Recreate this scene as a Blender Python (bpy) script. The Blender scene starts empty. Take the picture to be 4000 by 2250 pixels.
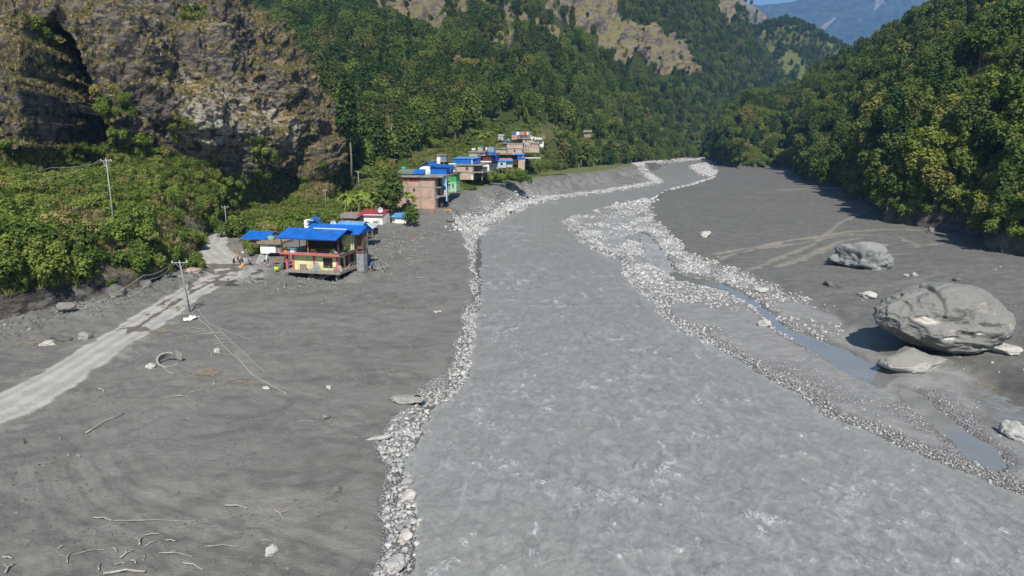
import bpy, math, random
import numpy as np
from mathutils import Vector, Matrix
rng = np.random.default_rng(11)
random.seed(11)
SC = bpy.context.scene
COL = SC.collection
# ---------------------------------------------------------------- camera, sky, sun, exposure
CH = 23.0; FPX = 2703.0; PITCH = math.radians(12.43)
SP, CP = math.sin(PITCH), math.cos(PITCH)
cam = bpy.data.objects.new('camera', bpy.data.cameras.new('camera'))
COL.objects.link(cam)
cam.location = (0, 0, CH); cam.rotation_euler = (math.radians(90) - PITCH, 0, 0)
cam.data.sensor_width = 36.0; cam.data.lens = 36.0 * FPX / 4000.0
cam.data.clip_start = 0.5; cam.data.clip_end = 60000
SC.camera = cam
SUN_EL = math.radians(46); SUN_TO = Vector((0.09, -0.995, 0)).normalized()
world = bpy.data.worlds.new('World'); SC.world = world; world.use_nodes = True
wn = world.node_tree; wn.nodes.clear()
sky = wn.nodes.new('ShaderNodeTexSky'); sky.sky_type = 'NISHITA'; sky.sun_disc = False
sky.sun_elevation = SUN_EL; sky.sun_rotation = math.atan2(SUN_TO.x, SUN_TO.y)
sky.altitude = 1200; sky.air_density = 1.0; sky.dust_density = 0.3; sky.ozone_density = 1.5
wb = wn.nodes.new('ShaderNodeBackground'); wb.inputs['Strength'].default_value = 0.12
wo = wn.nodes.new('ShaderNodeOutputWorld')
wn.links.new(sky.outputs[0], wb.inputs[0]); wn.links.new(wb.outputs[0], wo.inputs[0])
sl = bpy.data.lights.new('sun', 'SUN'); sl.energy = 5.0; sl.angle = math.radians(0.5); sl.color = (1.0, 0.945, 0.83)
sun = bpy.data.objects.new('sun', sl); COL.objects.link(sun)
sd = Vector((SUN_TO.x * math.cos(SUN_EL), SUN_TO.y * math.cos(SUN_EL), math.sin(SUN_EL)))
sun.rotation_euler = sd.to_track_quat('Z', 'Y').to_euler(); sun.location = (0, -50, 200)
SC.view_settings.view_transform = 'Standard'; SC.view_settings.look = 'None'
SC.view_settings.exposure = 0.22; SC.view_settings.gamma = 1.0
SC.view_settings.use_curve_mapping = False
SC.render.engine = 'CYCLES'
cy = SC.cycles
cy.use_denoising = True
cy.max_bounces = 4; cy.diffuse_bounces = 2; cy.glossy_bounces = 2; cy.transmission_bounces = 2
cy.volume_bounces = 0; cy.transparent_max_bounces = 6; cy.use_adaptive_sampling = True; cy.adaptive_threshold = 0.02
cy.caustics_reflective = False; cy.caustics_refractive = False

# ---------------------------------------------------------------- helpers
def ray(u, v):
    a = (u - 2000) / FPX; b = (v - 1125) / FPX
    return a, CP - b * SP, -SP - b * CP
def g(u, v, z=0.0):
    """the point at height z seen in the survey photograph at (u, v)"""
    x, y, w = ray(u, v); t = (z - CH) / w
    return Vector((x * t, y * t, z))
def gy(u, v, Y):
    x, y, w = ray(u, v); t = Y / y
    return Vector((x * t, Y, CH + w * t))
def gz(u, Y, z):
    zc = Y * CP + (CH - z) * SP
    return Vector(((u - 2000) / FPX * zc, Y, z))
def proj(P):
    x = P[..., 0]; y = P[..., 1]; z = P[..., 2] - CH
    zc = y * CP - z * SP; yc = y * SP + z * CP
    zc = np.where(zc < 1, 1, zc)
    return 2000 + FPX * x / zc, 1125 - FPX * yc / zc
def polyd(px, py, pts, closed=True):
    """distance to a polyline, and inside mask when closed"""
    n = len(pts); d2 = np.full(px.shape, 1e18); ins = np.zeros(px.shape, bool)
    for i in range(n if closed else n - 1):
        ax, ay = pts[i][0], pts[i][1]; bx, by = pts[(i + 1) % n][0], pts[(i + 1) % n][1]
        dx, dy = bx - ax, by - ay; L = dx * dx + dy * dy + 1e-12
        t = np.clip(((px - ax) * dx + (py - ay) * dy) / L, 0, 1)
        d2 = np.minimum(d2, (px - ax - t * dx) ** 2 + (py - ay - t * dy) ** 2)
        if closed and ay != by:
            c = ((ay > py) != (by > py)) & (px < (bx - ax) * (py - ay) / (by - ay) + ax)
            ins ^= c
    return np.sqrt(d2), ins
def sdf(px, py, pts):
    d, i = polyd(px, py, pts); return np.where(i, d, -d)      # positive inside
def sst(x, a, b):
    t = np.clip((x - a) / (b - a), 0, 1); return t * t * (3 - 2 * t)
def _h(ix, iy, iz, s):
    h = (ix * 374761393 + iy * 668265263 + iz * 2147483647 + s * 974634777) & 0xffffffff
    h = ((h ^ (h >> 13)) * 1274126177) & 0xffffffff
    return ((h ^ (h >> 16)) & 0xffff) / 65535.0
def vn(x, y, z=0.0, s=0):
    x, y, z = np.broadcast_arrays(np.asarray(x, float), np.asarray(y, float), np.asarray(z, float))
    fx, fy, fz = np.floor(x), np.floor(y), np.floor(z)
    ix, iy, iz = fx.astype(np.int64), fy.astype(np.int64), fz.astype(np.int64)
    a, b, c = x - fx, y - fy, z - fz
    a = a * a * (3 - 2 * a); b = b * b * (3 - 2 * b); c = c * c * (3 - 2 * c)
    r = 0
    for i in (0, 1):
        for j in (0, 1):
            for k in (0, 1):
                r = r + _h(ix + i, iy + j, iz + k, s) * (a if i else 1 - a) * (b if j else 1 - b) * (c if k else 1 - c)
    return r * 2 - 1
def fbm(x, y, z=0.0, o=4, s=0, gain=0.5):
    r = 0; am = 1; f = 1
    for i in range(o):
        r = r + am * vn(x * f, y * f, z * f, s + i * 7); am *= gain; f *= 2.03
    return r
def ridged(x, y, z=0.0, o=4, s=0):
    r = 0; am = 1; f = 1
    for i in range(o):
        r = r + am * (1 - 2 * np.abs(vn(x * f, y * f, z * f, s + i * 7))); am *= 0.5; f *= 2.1
    return r

def tag(o, label=None, cat=None, group=None, kind=None):
    for k, w in (('label', label), ('category', cat), ('group', group), ('kind', kind)):
        if w: o[k] = w
    return o
def link(name, me, mat=None, parent=None, loc=None, rot=None, scale=None):
    o = bpy.data.objects.new(name, me)
    if mat is not None and me is not None:
        ms = mat if isinstance(mat, (list, tuple)) else [mat]
        if not me.materials:
            for m in ms: me.materials.append(m)
    COL.objects.link(o)
    if parent is not None: o.parent = parent
    if loc is not None: o.location = loc
    if rot is not None: o.rotation_euler = rot
    if scale is not None: o.scale = scale if hasattr(scale, '__len__') else (scale,) * 3
    return o
def thing(name, label, cat, loc, rz=0.0, group=None, rot=None):
    o = bpy.data.objects.new(name, None); COL.objects.link(o); o.empty_display_size = 0.3
    o.location = loc; o.rotation_euler = rot if rot is not None else (0, 0, rz)
    return tag(o, label, cat, group)
def mesh_np(name, V, F, smooth=True, nper=4, matidx=None):
    me = bpy.data.meshes.new(name); V = np.asarray(V, np.float32); F = np.asarray(F, np.int32)
    me.vertices.add(len(V)); me.vertices.foreach_set('co', V.ravel())
    me.loops.add(F.size); me.loops.foreach_set('vertex_index', F.ravel())
    me.polygons.add(len(F)); me.polygons.foreach_set('loop_start', np.arange(0, F.size, nper, dtype=np.int32))
    if smooth: me.polygons.foreach_set('use_smooth', np.ones(len(F), bool))
    if matidx is not None: me.polygons.foreach_set('material_index', np.asarray(matidx, np.int32))
    me.update(calc_edges=True); return me
def gridF(n, m):
    i = np.arange(n * m).reshape(n, m)
    return np.stack([i[:-1, :-1], i[:-1, 1:], i[1:, 1:], i[1:, :-1]], -1).reshape(-1, 4)
def colattr(me, name, rgb):
    a = me.color_attributes.new(name, 'FLOAT_COLOR', 'POINT')
    d = np.ones((len(me.vertices), 4), np.float32); d[:, :rgb.shape[1]] = rgb
    a.data.foreach_set('color', d.ravel())

class MB:
    """collects solids; build() links them as one mesh"""
    def __init__(s): s.v = []; s.f = []
    def add(s, V, F):
        b = len(s.v); s.v += [tuple(p) for p in V]; s.f += [tuple(i + b for i in f) for f in F]; return s
    def box(s, x0, x1, y0, y1, z0, z1, M=None):
        V = [(x, y, z) for z in (z0, z1) for y in (y0, y1) for x in (x0, x1)]
        if M is not None: V = [M @ Vector(p) for p in V]
        return s.add(V, [(0, 2, 3, 1), (4, 5, 7, 6), (0, 1, 5, 4), (1, 3, 7, 5), (3, 2, 6, 7), (2, 0, 4, 6)])
    def tube(s, pts, r, n=6, r1=None, cap=True):
        pts = [Vector(p) for p in pts]; k = len(pts); V = []
        for i, p in enumerate(pts):
            d = (pts[min(i + 1, k - 1)] - pts[max(i - 1, 0)]).normalized()
            a = d.cross(Vector((0, 0, 1)) if abs(d.z) < .9 else Vector((1, 0, 0))).normalized(); b = d.cross(a)
            if hasattr(r, '__len__'): rr = r[i]
            else: rr = r if r1 is None else r + (r1 - r) * i / (k - 1)
            V += [p + (a * math.cos(t) + b * math.sin(t)) * rr for t in [2 * math.pi * j / n for j in range(n)]]
        F = [(i * n + j, i * n + (j + 1) % n, (i + 1) * n + (j + 1) % n, (i + 1) * n + j) for i in range(k - 1) for j in range(n)]
        if cap: F += [tuple(range(n - 1, -1, -1)), tuple((k - 1) * n + j for j in range(n))]
        return s.add(V, F)
    def poly(s, pts, th):
        """flat polygon sheet given thickness along its normal"""
        P = [Vector(p) for p in pts]; n = (P[1] - P[0]).cross(P[2] - P[0]).normalized() * th; k = len(P)
        V = P + [p - n for p in P]
        F = [tuple(range(k)), tuple(range(2 * k - 1, k - 1, -1))] + [(i, i + k, (i + 1) % k + k, (i + 1) % k) for i in range(k)]
        return s.add(V, F)
    def prism(s, prof, y0, y1):
        """profile in x,z extruded along y"""
        k = len(prof); V = [(x, y0, z) for x, z in prof] + [(x, y1, z) for x, z in prof]
        return s.add(V, [tuple(range(k)), tuple(range(2 * k - 1, k - 1, -1))] + [(i, (i + 1) % k + 0, (i + 1) % k + k, i + k)[::-1] for i in range(k)])
    def ball(s, c, rx, ry=None, rz=None, n=8, m=6):
        ry = ry or rx; rz = rz or rx; V = []
        for i in range(m + 1):
            a = math.pi * i / m
            for j in range(n):
                b = 2 * math.pi * j / n
                V.append((c[0] + rx * math.sin(a) * math.cos(b), c[1] + ry * math.sin(a) * math.sin(b), c[2] + rz * math.cos(a)))
        return s.add(V, [(i * n + j, (i + 1) * n + j, (i + 1) * n + (j + 1) % n, i * n + (j + 1) % n) for i in range(m) for j in range(n)])
    def build(s, name, mat, parent=None, smooth=False, loc=None, rot=None):
        me = bpy.data.meshes.new(name); me.from_pydata([tuple(p) for p in s.v], [], s.f)
        if smooth:
            for p in me.polygons: p.use_smooth = True
        me.update(); return link(name, me, mat, parent, loc, rot)

# ---------------------------------------------------------------- materials
def N(nt, t, **kw):
    n = nt.nodes.new(t)
    for k, w in kw.items():
        if k.startswith('i_'):
            k = k[2:]; k = int(k) if k.isdigit() else k
            n.inputs[k].default_value = w
        else: setattr(n, k, w)
    return n
def newmat(name, rough=0.9, spec=0.2):
    m = bpy.data.materials.new(name); m.use_nodes = True; nt = m.node_tree
    b = nt.nodes['Principled BSDF']; b.inputs['Roughness'].default_value = rough; b.inputs['Specular IOR Level'].default_value = spec
    return m, nt, b
def rgb(c): return (c[0], c[1], c[2], 1)
def mixc(nt, fac, a, b, blend='MIX'):
    n = nt.nodes.new('ShaderNodeMix'); n.data_type = 'RGBA'; n.blend_type = blend
    for sock, w in ((n.inputs[0], fac), (n.inputs[6], a), (n.inputs[7], b)):
        if hasattr(w, 'is_linked') or hasattr(w, 'links'): nt.links.new(w, sock)
        elif isinstance(w, (int, float)): sock.default_value = w
        else: sock.default_value = rgb(w)
    return n.outputs[2]
def mathn(nt, op, a, b=None, clamp=False):
    n = nt.nodes.new('ShaderNodeMath'); n.operation = op; n.use_clamp = clamp
    for sock, w in ((n.inputs[0], a), (n.inputs[1], b)):
        if w is None: continue
        if hasattr(w, 'links'): nt.links.new(w, sock)
        else: sock.default_value = w
    return n.outputs[0]
def maprange(nt, x, a, b, c=0.0, d=1.0):
    n = nt.nodes.new('ShaderNodeMapRange'); n.interpolation_type = 'SMOOTHSTEP'
    nt.links.new(x, n.inputs[0])
    for i, w in enumerate((a, b, c, d)): n.inputs[i + 1].default_value = w
    return n.outputs[0]
def coords(nt, kind='Object', scale=(1, 1, 1), rot=(0, 0, 0)):
    t = nt.nodes.new('ShaderNodeTexCoord'); mp = nt.nodes.new('ShaderNodeMapping')
    mp.inputs['Scale'].default_value = scale; mp.inputs['Rotation'].default_value = rot
    nt.links.new(t.outputs[kind], mp.inputs[0]); return mp.outputs[0]
def noise(nt, vec, scale, detail=4, rough=0.55, dist=0.0):
    n = nt.nodes.new('ShaderNodeTexNoise'); nt.links.new(vec, n.inputs['Vector'])
    n.inputs['Scale'].default_value = scale; n.inputs['Detail'].default_value = detail
    n.inputs['Roughness'].default_value = rough; n.inputs['Distortion'].default_value = dist
    return n.outputs[0]
def voro(nt, vec, scale, feature='F1', out=0, rnd=1.0):
    n = nt.nodes.new('ShaderNodeTexVoronoi'); n.feature = feature; nt.links.new(vec, n.inputs['Vector'])
    n.inputs['Scale'].default_value = scale; n.inputs['Randomness'].default_value = rnd; return n.outputs[out]
def bump(nt, b, h, strength=0.5, dist=0.1, prev=None):
    n = nt.nodes.new('ShaderNodeBump'); n.inputs['Strength'].default_value = strength; n.inputs['Distance'].default_value = dist
    nt.links.new(h, n.inputs['Height'])
    if prev is not None: nt.links.new(prev, n.inputs['Normal'])
    if b is not None: nt.links.new(n.outputs[0], b.inputs['Normal'])
    return n.outputs[0]
def attr(nt, name):
    a = nt.nodes.new('ShaderNodeAttribute'); a.attribute_name = name
    s = nt.nodes.new('ShaderNodeSeparateColor'); nt.links.new(a.outputs['Color'], s.inputs[0]); return s.outputs
def simple(name, c, rough=0.85, var=0.18, scale=3.0, bumpk=0.0, spec=0.2, dirt=None):
    """painted or bare surface with grime: colour varied by two noises"""
    m, nt, b = newmat(name, rough, spec); v = coords(nt)
    n1 = noise(nt, v, scale, 5, 0.6); n2 = noise(nt, v, scale * 0.23, 3, 0.5)
    k = [x * (1 - var) for x in c]; l = [min(x * (1 + var), 1) for x in c]
    col = mixc(nt, maprange(nt, n1, .3, .7), k, l)
    if dirt: col = mixc(nt, maprange(nt, n2, .45, .75, 0, .7), col, dirt)
    nt.links.new(col, b.inputs['Base Color'])
    if bumpk: bump(nt, b, n1, bumpk, 0.05)
    return m
# ---------------------------------------------------------------- ground plan (all outlines are surveyed points on the ground)
def L(pts, z=0.0): return [tuple(g(p[0], p[1], p[2] if len(p) > 2 else z))[:2] for p in pts]
LEFT_W = [(1590,2400),(1595,2250),(1600,2140),(1612,2020),(1572,1895),(1600,1755),(1640,1690),(1618,1655),(1655,1640),(1650,1600),(1755,1568),(1808,1475),(1832,1366),
          (1856,1242),(1871,1118),(1848,1025),(1856,947),(1902,885),(1972,846),(2065,807),(2174,776),(2340,758),(2480,735),(2591,714),(2560,690),(2507,661),(2570,650),(2675,630),(2745,623),(2775,617)]
RIGHT_W = [(2790,618),(2760,632),(2690,650),(2712,676),(2780,697),(2700,722),(2619,742),(2583,760),(2560,780),(2500,783),(2400,800),(2326,822),(2240,845),(2205,868),(2240,905),
           (2280,950),(2350,990),(2440,1020),(2452,1070),(2490,1130),(2545,1175),(2590,1190),(2583,1225),(2650,1275),(2795,1350),(2919,1428),(3043,1490),(3183,1568),(3261,1630),(3416,1677),(3556,1755),
           (3727,1817),(3851,1863),(4000,1925),(4500,2150),(5200,2600)]
RIVER = L(LEFT_W) + L(RIGHT_W)
far_end = [tuple(g(2775,617))[:2], tuple(g(2790,618))[:2]]
RIVER = L([(1500,4200)]) + L(LEFT_W) + [(210, 1000), (260, 1000)] + L(RIGHT_W) + L([(5200,4200)])
# dark mud terrace right of the gravel: its river-side edge
MUD_E = [(2556,770),(2535,800),(2521,831),(2540,870),(2570,901),(2600,940),(2640,970),(2660,1000),(2710,1023),(2760,1040),(2830,1066),(2900,1095),(2975,1130),(3030,1160),(3120,1190),(3190,1220),(3270,1250),(3300,1290),(3390,1330),(3440,1400),(3520,1440),(3640,1450),(3760,1470),(3900,1540),(4100,1640),(4400,1800)]
MUDR = L(MUD_E) + L([(6500,1900),(6500,900)]) + [(420, 420), (300, 760), (200, 800), (180, 640)] + L([(2800,668),(2770,706),(2690,730),(2600,752)])
POOL = L([(2661,1073),(2760,1090),(2835,1118),(2900,1150),(2965,1195),(3020,1240),(3070,1290),(3180,1325),(3332,1383),(3400,1430),(3470,1475),(3430,1510),(3330,1465),(3207,1398),(3110,1345),(3040,1300),(2985,1240),(2920,1190),(2850,1150),(2740,1120),(2640,1090)])
POOL2 = L([(3500,1512),(3570,1535),(3700,1640),(3850,1740),(3920,1805),(3870,1828),(3760,1770),(3640,1670),(3540,1580)])
POOL3 = L([(2505,905),(2560,935),(2595,985),(2640,1050),(2690,1095),(2660,1110),(2590,1075),(2530,1030),(2490,970)])
POND = L([(2400,830),(2460,820),(2490,850),(2470,900),(2430,960),(2400,985),(2350,965),(2340,910),(2360,860)])
CREEK = L([(4300,1400),(4050,1450),(3960,1480),(3860,1500),(3790,1520),(3770,1545),(3850,1590),(3830,1640),(3900,1700),(4000,1740),(4300,1900),(4500,1700)])
SCARP = [(1380,4200,1),(1410,2400,1),(1427,2250,1),(1475,2142,1),(1480,1997,1),(1483,1852,1),(1480,1765,1),(1452,1736,1),(1505,1656,1),(1556,1606,1),(1620,1555,1),(1640,1525,1),(1725,1460,1.2),(1762,1366,1.3),(1800,1242,1.5),(1826,1118,1.8),(1822,994,2),
         (1800,905,3),(1775,840,4),(1752,790,5),(1800,750,6),(1870,733,6.5),(1960,716,6),(2080,703,6),(2200,690,5),(2350,672,5),(2480,652,4),(2560,632,3),(2680,612,2)]
TERR = [tuple(g(*p))[:2] for p in SCARP] + [(130, 900), (-900, 1400), (-1500, 300), (-900, -50), (-60, -50)]
ROAD = L([(-700,1850,1.6),(-300,1700,1.7),(0,1580,1.8),(200,1475,1.9),(380,1365,2),(520,1280,2),(640,1205,2),(760,1130,2.1),(880,1075,2.2),(880,1020,2.5),(830,985,3),(800,955,3),(830,920,3),(890,892,3.4),(960,875,3.4)])
ROADY = ROAD + [tuple(gz(1000, 150, 3.5))[:2], tuple(gz(1180, 172, 4))[:2]]
LOW_N = 0
def T_h(Y): return np.interp(Y, [20, 60, 100, 130, 160, 180, 230, 300, 400, 550, 900], [0.95, 1.25, 1.55, 2.0, 2.7, 3.7, 5.8, 6.0, 5.0, 3.4, 3.0])
HOUSE_C = g(1329, 1066, 2.5)
def ground_fields(X, Y):
    j = vn(X * 0.35, Y * 0.35, 0, 3) * 0.5 + vn(X * 1.3, Y * 1.3, 0, 4) * 0.22
    dr = -sdf(X, Y, RIVER)                      # >0 on land
    far = np.clip(Y / 120, 1, 4)
    drj = dr + j * far
    te = sdf(X, Y, TERR) + j * 1.0 * far
    mu = sdf(X, Y, MUDR) + j * 1.6 * np.clip(Y / 120, 1, 2)
    pool = np.maximum(np.maximum(sdf(X, Y, POOL), sdf(X, Y, POOL2)), sdf(X, Y, POOL3) - .4); pond = sdf(X, Y, POND); creek = sdf(X, Y, CREEK) + j
    road, _ = polyd(X, Y, ROADY, False)
    big = fbm(X / 60, Y / 60, 0, 3, 21); med = fbm(X / 9, Y / 9, 0, 4, 22); sm = fbm(X / 1.6, Y / 1.6, 0, 4, 23); fine = fbm(X / 0.45, Y / 0.45, 0, 3, 29)
    # river bed and low gravel
    z = np.where(drj < 0, -1.0 * sst(-drj, 0, 3.0), 0.42 * sst(drj, 0, 1.4) + np.clip(drj, 0, 30) * 0.006)
    z += np.where(drj > 0, 0.05 * sm, 0)
    left = te > -60
    # right side
    z += 0.45 * sst(mu, -0.3, 1.6) + np.clip(mu, 0, 90) * 0.012 + sst(mu, 0, 12) * (0.35 * big + 0.12 * med)
    z -= 0.62 * sst(pool + j, -1.5, 1.2) * (mu < 2); z -= 0.5 * sst(pond + j, -2, 1.5); z -= 0.55 * sst(creek, -1.5, 1.5)
    # left terrace
    w = np.interp(Y, [20, 90, 130, 170, 200, 260, 400, 900], [1.3, 1.8, 4, 8, 10, 9, 10, 10])
    k = sst(te, -w, 0.3)
    Th = T_h(Y) + np.clip(te, 0, 60) * 0.012 + sst(te, 1, 14) * (0.30 * big + 0.13 * med)
    gul = ridged(X / 5.0, Y / 7.0, 0, 4, 31) * np.clip((w - 1.5) * 0.16, 0, 1.1) * k * (1 - k) * 4
    z = z * (1 - k) + np.maximum(z, Th) * k - gul * 0.5
    # scour pit below the leaning corner of the yellow house and the heap beside it
    hx, hy = HOUSE_C.x, HOUSE_C.y
    px = (X - (hx - 0.6)) * .97 - (Y - (hy + 1.6)) * .24; py = (X - (hx - 0.6)) * .24 + (Y - (hy + 1.6)) * .97
    z -= 2.6 * np.exp(-((np.where(px < 0, px / 7.6, px / 2.6)) ** 2 + (np.where(py < 0, py / 2.4, py / 6.5)) ** 2) ** 1.3)
    hp = g(1390, 1078, 2.2); z += 1.5 * np.clip(1 - np.hypot(X - hp.x, Y - hp.y) / 2.6, 0, 1)
    rut = 0.05 * np.sin(road * 2.2) * sst(-road, -3.6, -2.0)
    rw = np.interp(Y, [40, 90, 105, 120, 150], [2.3, 2.3, 3.2, 3.9, 3.4])
    rd = 1 - sst(road + 0.7 * med + .25 * sm, rw - .9, rw + .5)
    z = z * (1 - rd * .6) + (T_h(Y) + np.clip(te, 0, 60) * 0.012) * rd * .6 + rut * rd
    for pl, hw in ((L([(620,1600,1.3),(400,1700,1.3),(330,1800,1.2),(420,1930,1.2),(700,2040,1.1),(1050,2120,1),(1420,2240,1)]), 3.2), (L([(0,1640,1.4),(200,1590,1.5),(450,1500,1.6),(700,1480,1.5),(1000,1500,1.4),(1300,1620,1.2),(1460,1690,1)]), 3.0), (L([(740,1280,1.9),(850,1250,1.9),(960,1235,1.9),(1020,1270,1.8),(960,1310,1.8),(820,1330,1.8)]), 2.5)):
        dp_, _ = polyd(X, Y, pl, False); e_ = np.exp(-(dp_ / hw) ** 2); z += e_ * (.045 * np.sin(dp_ * 4.6 + 1.5 * med) + .02 * np.sin(dp_ * 11 + 2 * sm)) - .10 * e_ * (te > 1)
    rough = sst(te, 0, 3) * (1 - rd) + sst(mu, 0, 4)
    z += rough * (0.07 * sm + 0.035 * fine)
    # debris roughness along the foot of the left slope and by the village
    dl, _ = polyd(X, Y, L([(0,1290,2),(250,1225,2),(520,1165,2),(720,1090,2)]), False)
    z += sst(-dl, -9, 0) * (0.25 + 0.5 * np.abs(sm)) * (1 - rd)
    return dict(z=z, dr=drj, te=te, mu=mu, pool=pool, pond=pond, creek=creek, rd=rd, road=road, k=k, w=w, big=big, med=med, sm=sm, dl=dl)
nT, nY = 860, 700
tt = np.linspace(-1.12, 1.12, nT); yy = 13 * (1500 / 13) ** np.linspace(0, 1, nY)
GY, TT = np.meshgrid(yy, tt, indexing='ij'); GX = GY * TT
FLD = ground_fields(GX, GY)
def G(x, y):
    """ground height at a point (from the same grid as the mesh)"""
    i = math.log(max(y, 13.1) / 13) / math.log(1500 / 13) * (nY - 1); j = (x / max(y, 13.1) + 1.12) / 2.24 * (nT - 1)
    i = min(max(i, 0), nY - 1.001); j = min(max(j, 0), nT - 1.001); a = int(i); b = int(j); fi = i - a; fj = j - b
    Z = FLD['z']; return float((Z[a, b] * (1 - fj) + Z[a, b + 1] * fj) * (1 - fi) + (Z[a + 1, b] * (1 - fj) + Z[a + 1, b + 1] * fj) * fi)
def on(u, v, z0=1.5):
    """ground point seen at (u,v), iterated onto the terrain"""
    p = g(u, v, z0)
    for _ in range(6): p = g(u, v, G(p.x, p.y))
    return p

# masks: A = gravel, road dust, tan silt ; B = wet, grass, dark mud
U0, V0 = proj(np.stack([GX, GY, FLD['z']], -1))
f = FLD
tan = np.zeros_like(GX)
def streak(pts, wd, amp=1.0, z=1.3):
    global tan
    d, _ = polyd(GX, GY, L(pts, z), False)
    w = wd * (0.6 + 0.8 * np.clip(vn(GX / 6, GY / 6, 0, 55) + .5, 0, 1.3))
    t = 1 - sst(d + 0.35 * f['sm'], w * .35, w)
    tan = np.maximum(tan, amp * t)
streak([(2760,1078),(2900,1060),(3030,1010),(3170,955),(3290,870),(3390,825),(3395,815),(3350,780),(3280,765),(3180,757),(3060,752),(2960,756)], 0.8, .8)
streak([(2800,985),(2950,965),(3060,940),(3180,925),(3330,905),(3480,898),(3610,902)], 1.1, 1)
streak([(3200,740),(3300,745),(3360,760)], 3.0, .7); streak([(3050,745),(3180,742),(3290,738)], 4.0, .6)
streak([(2750,1020),(2880,985),(3000,963),(3140,945),(3240,925),(3330,915),(3450,925),(3520,930),(3570,950),(3590,970)], .7, .9)
streak([(3040,1035),(3130,1010),(3210,975),(3280,940),(3360,928)], 1.0, .9)
streak([(3450,1120),(3520,1108),(3600,1085),(3680,1070)], 1.2, .4); streak([(3250,1135),(3400,1120),(3550,1100)], 1.4, .3)
streak([(3540,958),(3640,955),(3700,948)], .9, .7)
streak([(3560,1440),(3700,1460),(3850,1500)], 2.4, .75, .5)
streak([(900,1340),(1010,1490),(1200,1530),(1300,1560)], .3, .35); streak([(600,1890),(900,1930),(1200,1990),(1420,2090)], 1.6, .22)
gr_left = sst(f['dr'], -0.5, 0.2) * (1 - sst(f['te'], -0.4, 0.3))
nearv = sst(-GY, -175, -150)
dLw, _ = polyd(GX, GY, L(LEFT_W), False); dRw, _ = polyd(GX, GY, L(RIGHT_W), False)
gr_left = gr_left * (dLw < dRw) * (f['dr'] < 14) * np.maximum(nearv, 1 - sst(f['dr'], 3, 9))
rightside = (f['te'] < -3) & (f['dr'] > -1.5) & (f['mu'] < 1)
patch = fbm(GX / 7, GY / 9, 0, 4, 61)
spit = np.exp(-(np.clip(f['dr'] - 0.6, 0, 99) / 2.0) ** 2)
d_pool = -f['pool']; around = np.exp(-(np.clip(d_pool, 0, 99) / 2.2) ** 2)
up = sst(GY, 68, 88)
gr_right = np.where(rightside, np.clip(0.95 * up * sst(patch, -.75, .0) + 0.9 * spit + .8 * around * sst(patch, -.5, .3) + 0.75 * sst(patch, .25, .6), 0, 1), 0)
# pebble bars upstream, on the left bank bend and round the right one
gravel = np.clip(np.maximum(gr_left * (f['te'] < 1), gr_right), 0, 1)
gravel = np.where((dLw > dRw) & (GY < 92) & (f['mu'] < 1), gravel * np.clip(1.1 * np.exp(-(np.clip(f['dr'], 0, 99) / 1.2) ** 2) + .8 * np.exp(-(np.clip(d_pool - .3, 0, 99) / 1.0) ** 2) + .45 * sst(patch, .2, .6), 0, 1), gravel)
gravel *= 1 - sst(f['pool'], -.2, .5); gravel *= 1 - 0.75 * sst(f['pond'], -1, 1)
clod = sst(fbm(GX / 5, GY / 5, 0, 4, 71), .05, .7)
for (cu, cv, ru, rv, a) in ((1200,1850,420,230,.42),(1350,1500,300,160,.3),(1500,1300,180,330,.3),(3300,1080,200,60,.25),(1450,960,140,60,.35),(1450,2060,80,160,.4),(3850,1400,180,90,.35),(3050,1030,200,50,.2)):
    gravel = np.maximum(gravel, a * clod * np.exp(-((U0 - cu) / ru) ** 2 - ((V0 - cv) / rv) ** 2))
wet = np.maximum(sst(-f['dr'], -1.3, -0.2) * (f['te'] < 0), sst(f['pool'], -1.2, 0.1)) * .9
wet = np.maximum(wet, sst(f['creek'], -1.5, 0.3))
# water spilt in the ruts of the road
ra = GX * .57 + GY * .82; rb = fbm(GX / 2.2, GY / 2.2, 0, 3, 81)
rp = sst(-np.abs(f['road'] - 0.15), -1.5, -0.3)
rutw = sst(np.maximum(np.cos(f['road'] * 2.6 + 0.4), 0) + .75 * rb, .35, .6) * sst(GY, 70, 76) * (1 - sst(GY, 108, 113)) * (f['rd'] > .5) * (1 - sst(f['road'], 1.5, 2.3))
rutw = np.maximum(rutw, sst(rb - np.hypot(U0 - 870, (V0 - 1070) * 2) / 120, -.75, -.4) * (V0 > 1030) * (V0 < 1130))
dusty = np.maximum(f['rd'], .55 * np.exp(-((U0 - 960) / 150.) ** 2 - ((V0 - 1060) / 60.) ** 2))
dusty = np.maximum(dusty, 0.33 * sst(-f['road'], -9, -2) * sst(patch, -.6, .5))
grass = np.zeros_like(GX)
grass = np.maximum(grass, sst(GY, 175, 190) * (f['te'] > 1.5) * sst(f['te'] + 3 * patch, 1.0, 4.0) * (U0 > 1400))
yard = sst(sdf(U0 + 20 * f['sm'], V0 + 8 * f['sm'], [(905,890),(960,960),(1130,905),(1190,900),(1300,850),(1420,845),(1600,815),(1590,720),(1250,740),(1000,800),(890,850)]), -10, 15)
grass = np.maximum(grass, yard * .95)
grass = np.maximum(grass, sst(-f['dl'], -4, 0) * .25 * sst(patch, 0, .6))
dark = np.clip(sst(f['mu'], 0.2, 1.5) * 0.75 + .25 * sst(f['k'], .5, 1) * sst(patch, -.3, .6), 0, 1)
me = mesh_np('ground', np.stack([GX, GY, f['z']], -1).reshape(-1, 3), gridF(nY, nT))
colattr(me, 'ma', np.stack([gravel, dusty, tan], -1).reshape(-1, 3)); colattr(me, 'mb', np.stack([np.clip(np.maximum(wet, 0), 0, 1), grass, dark], -1).reshape(-1, 3))
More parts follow.
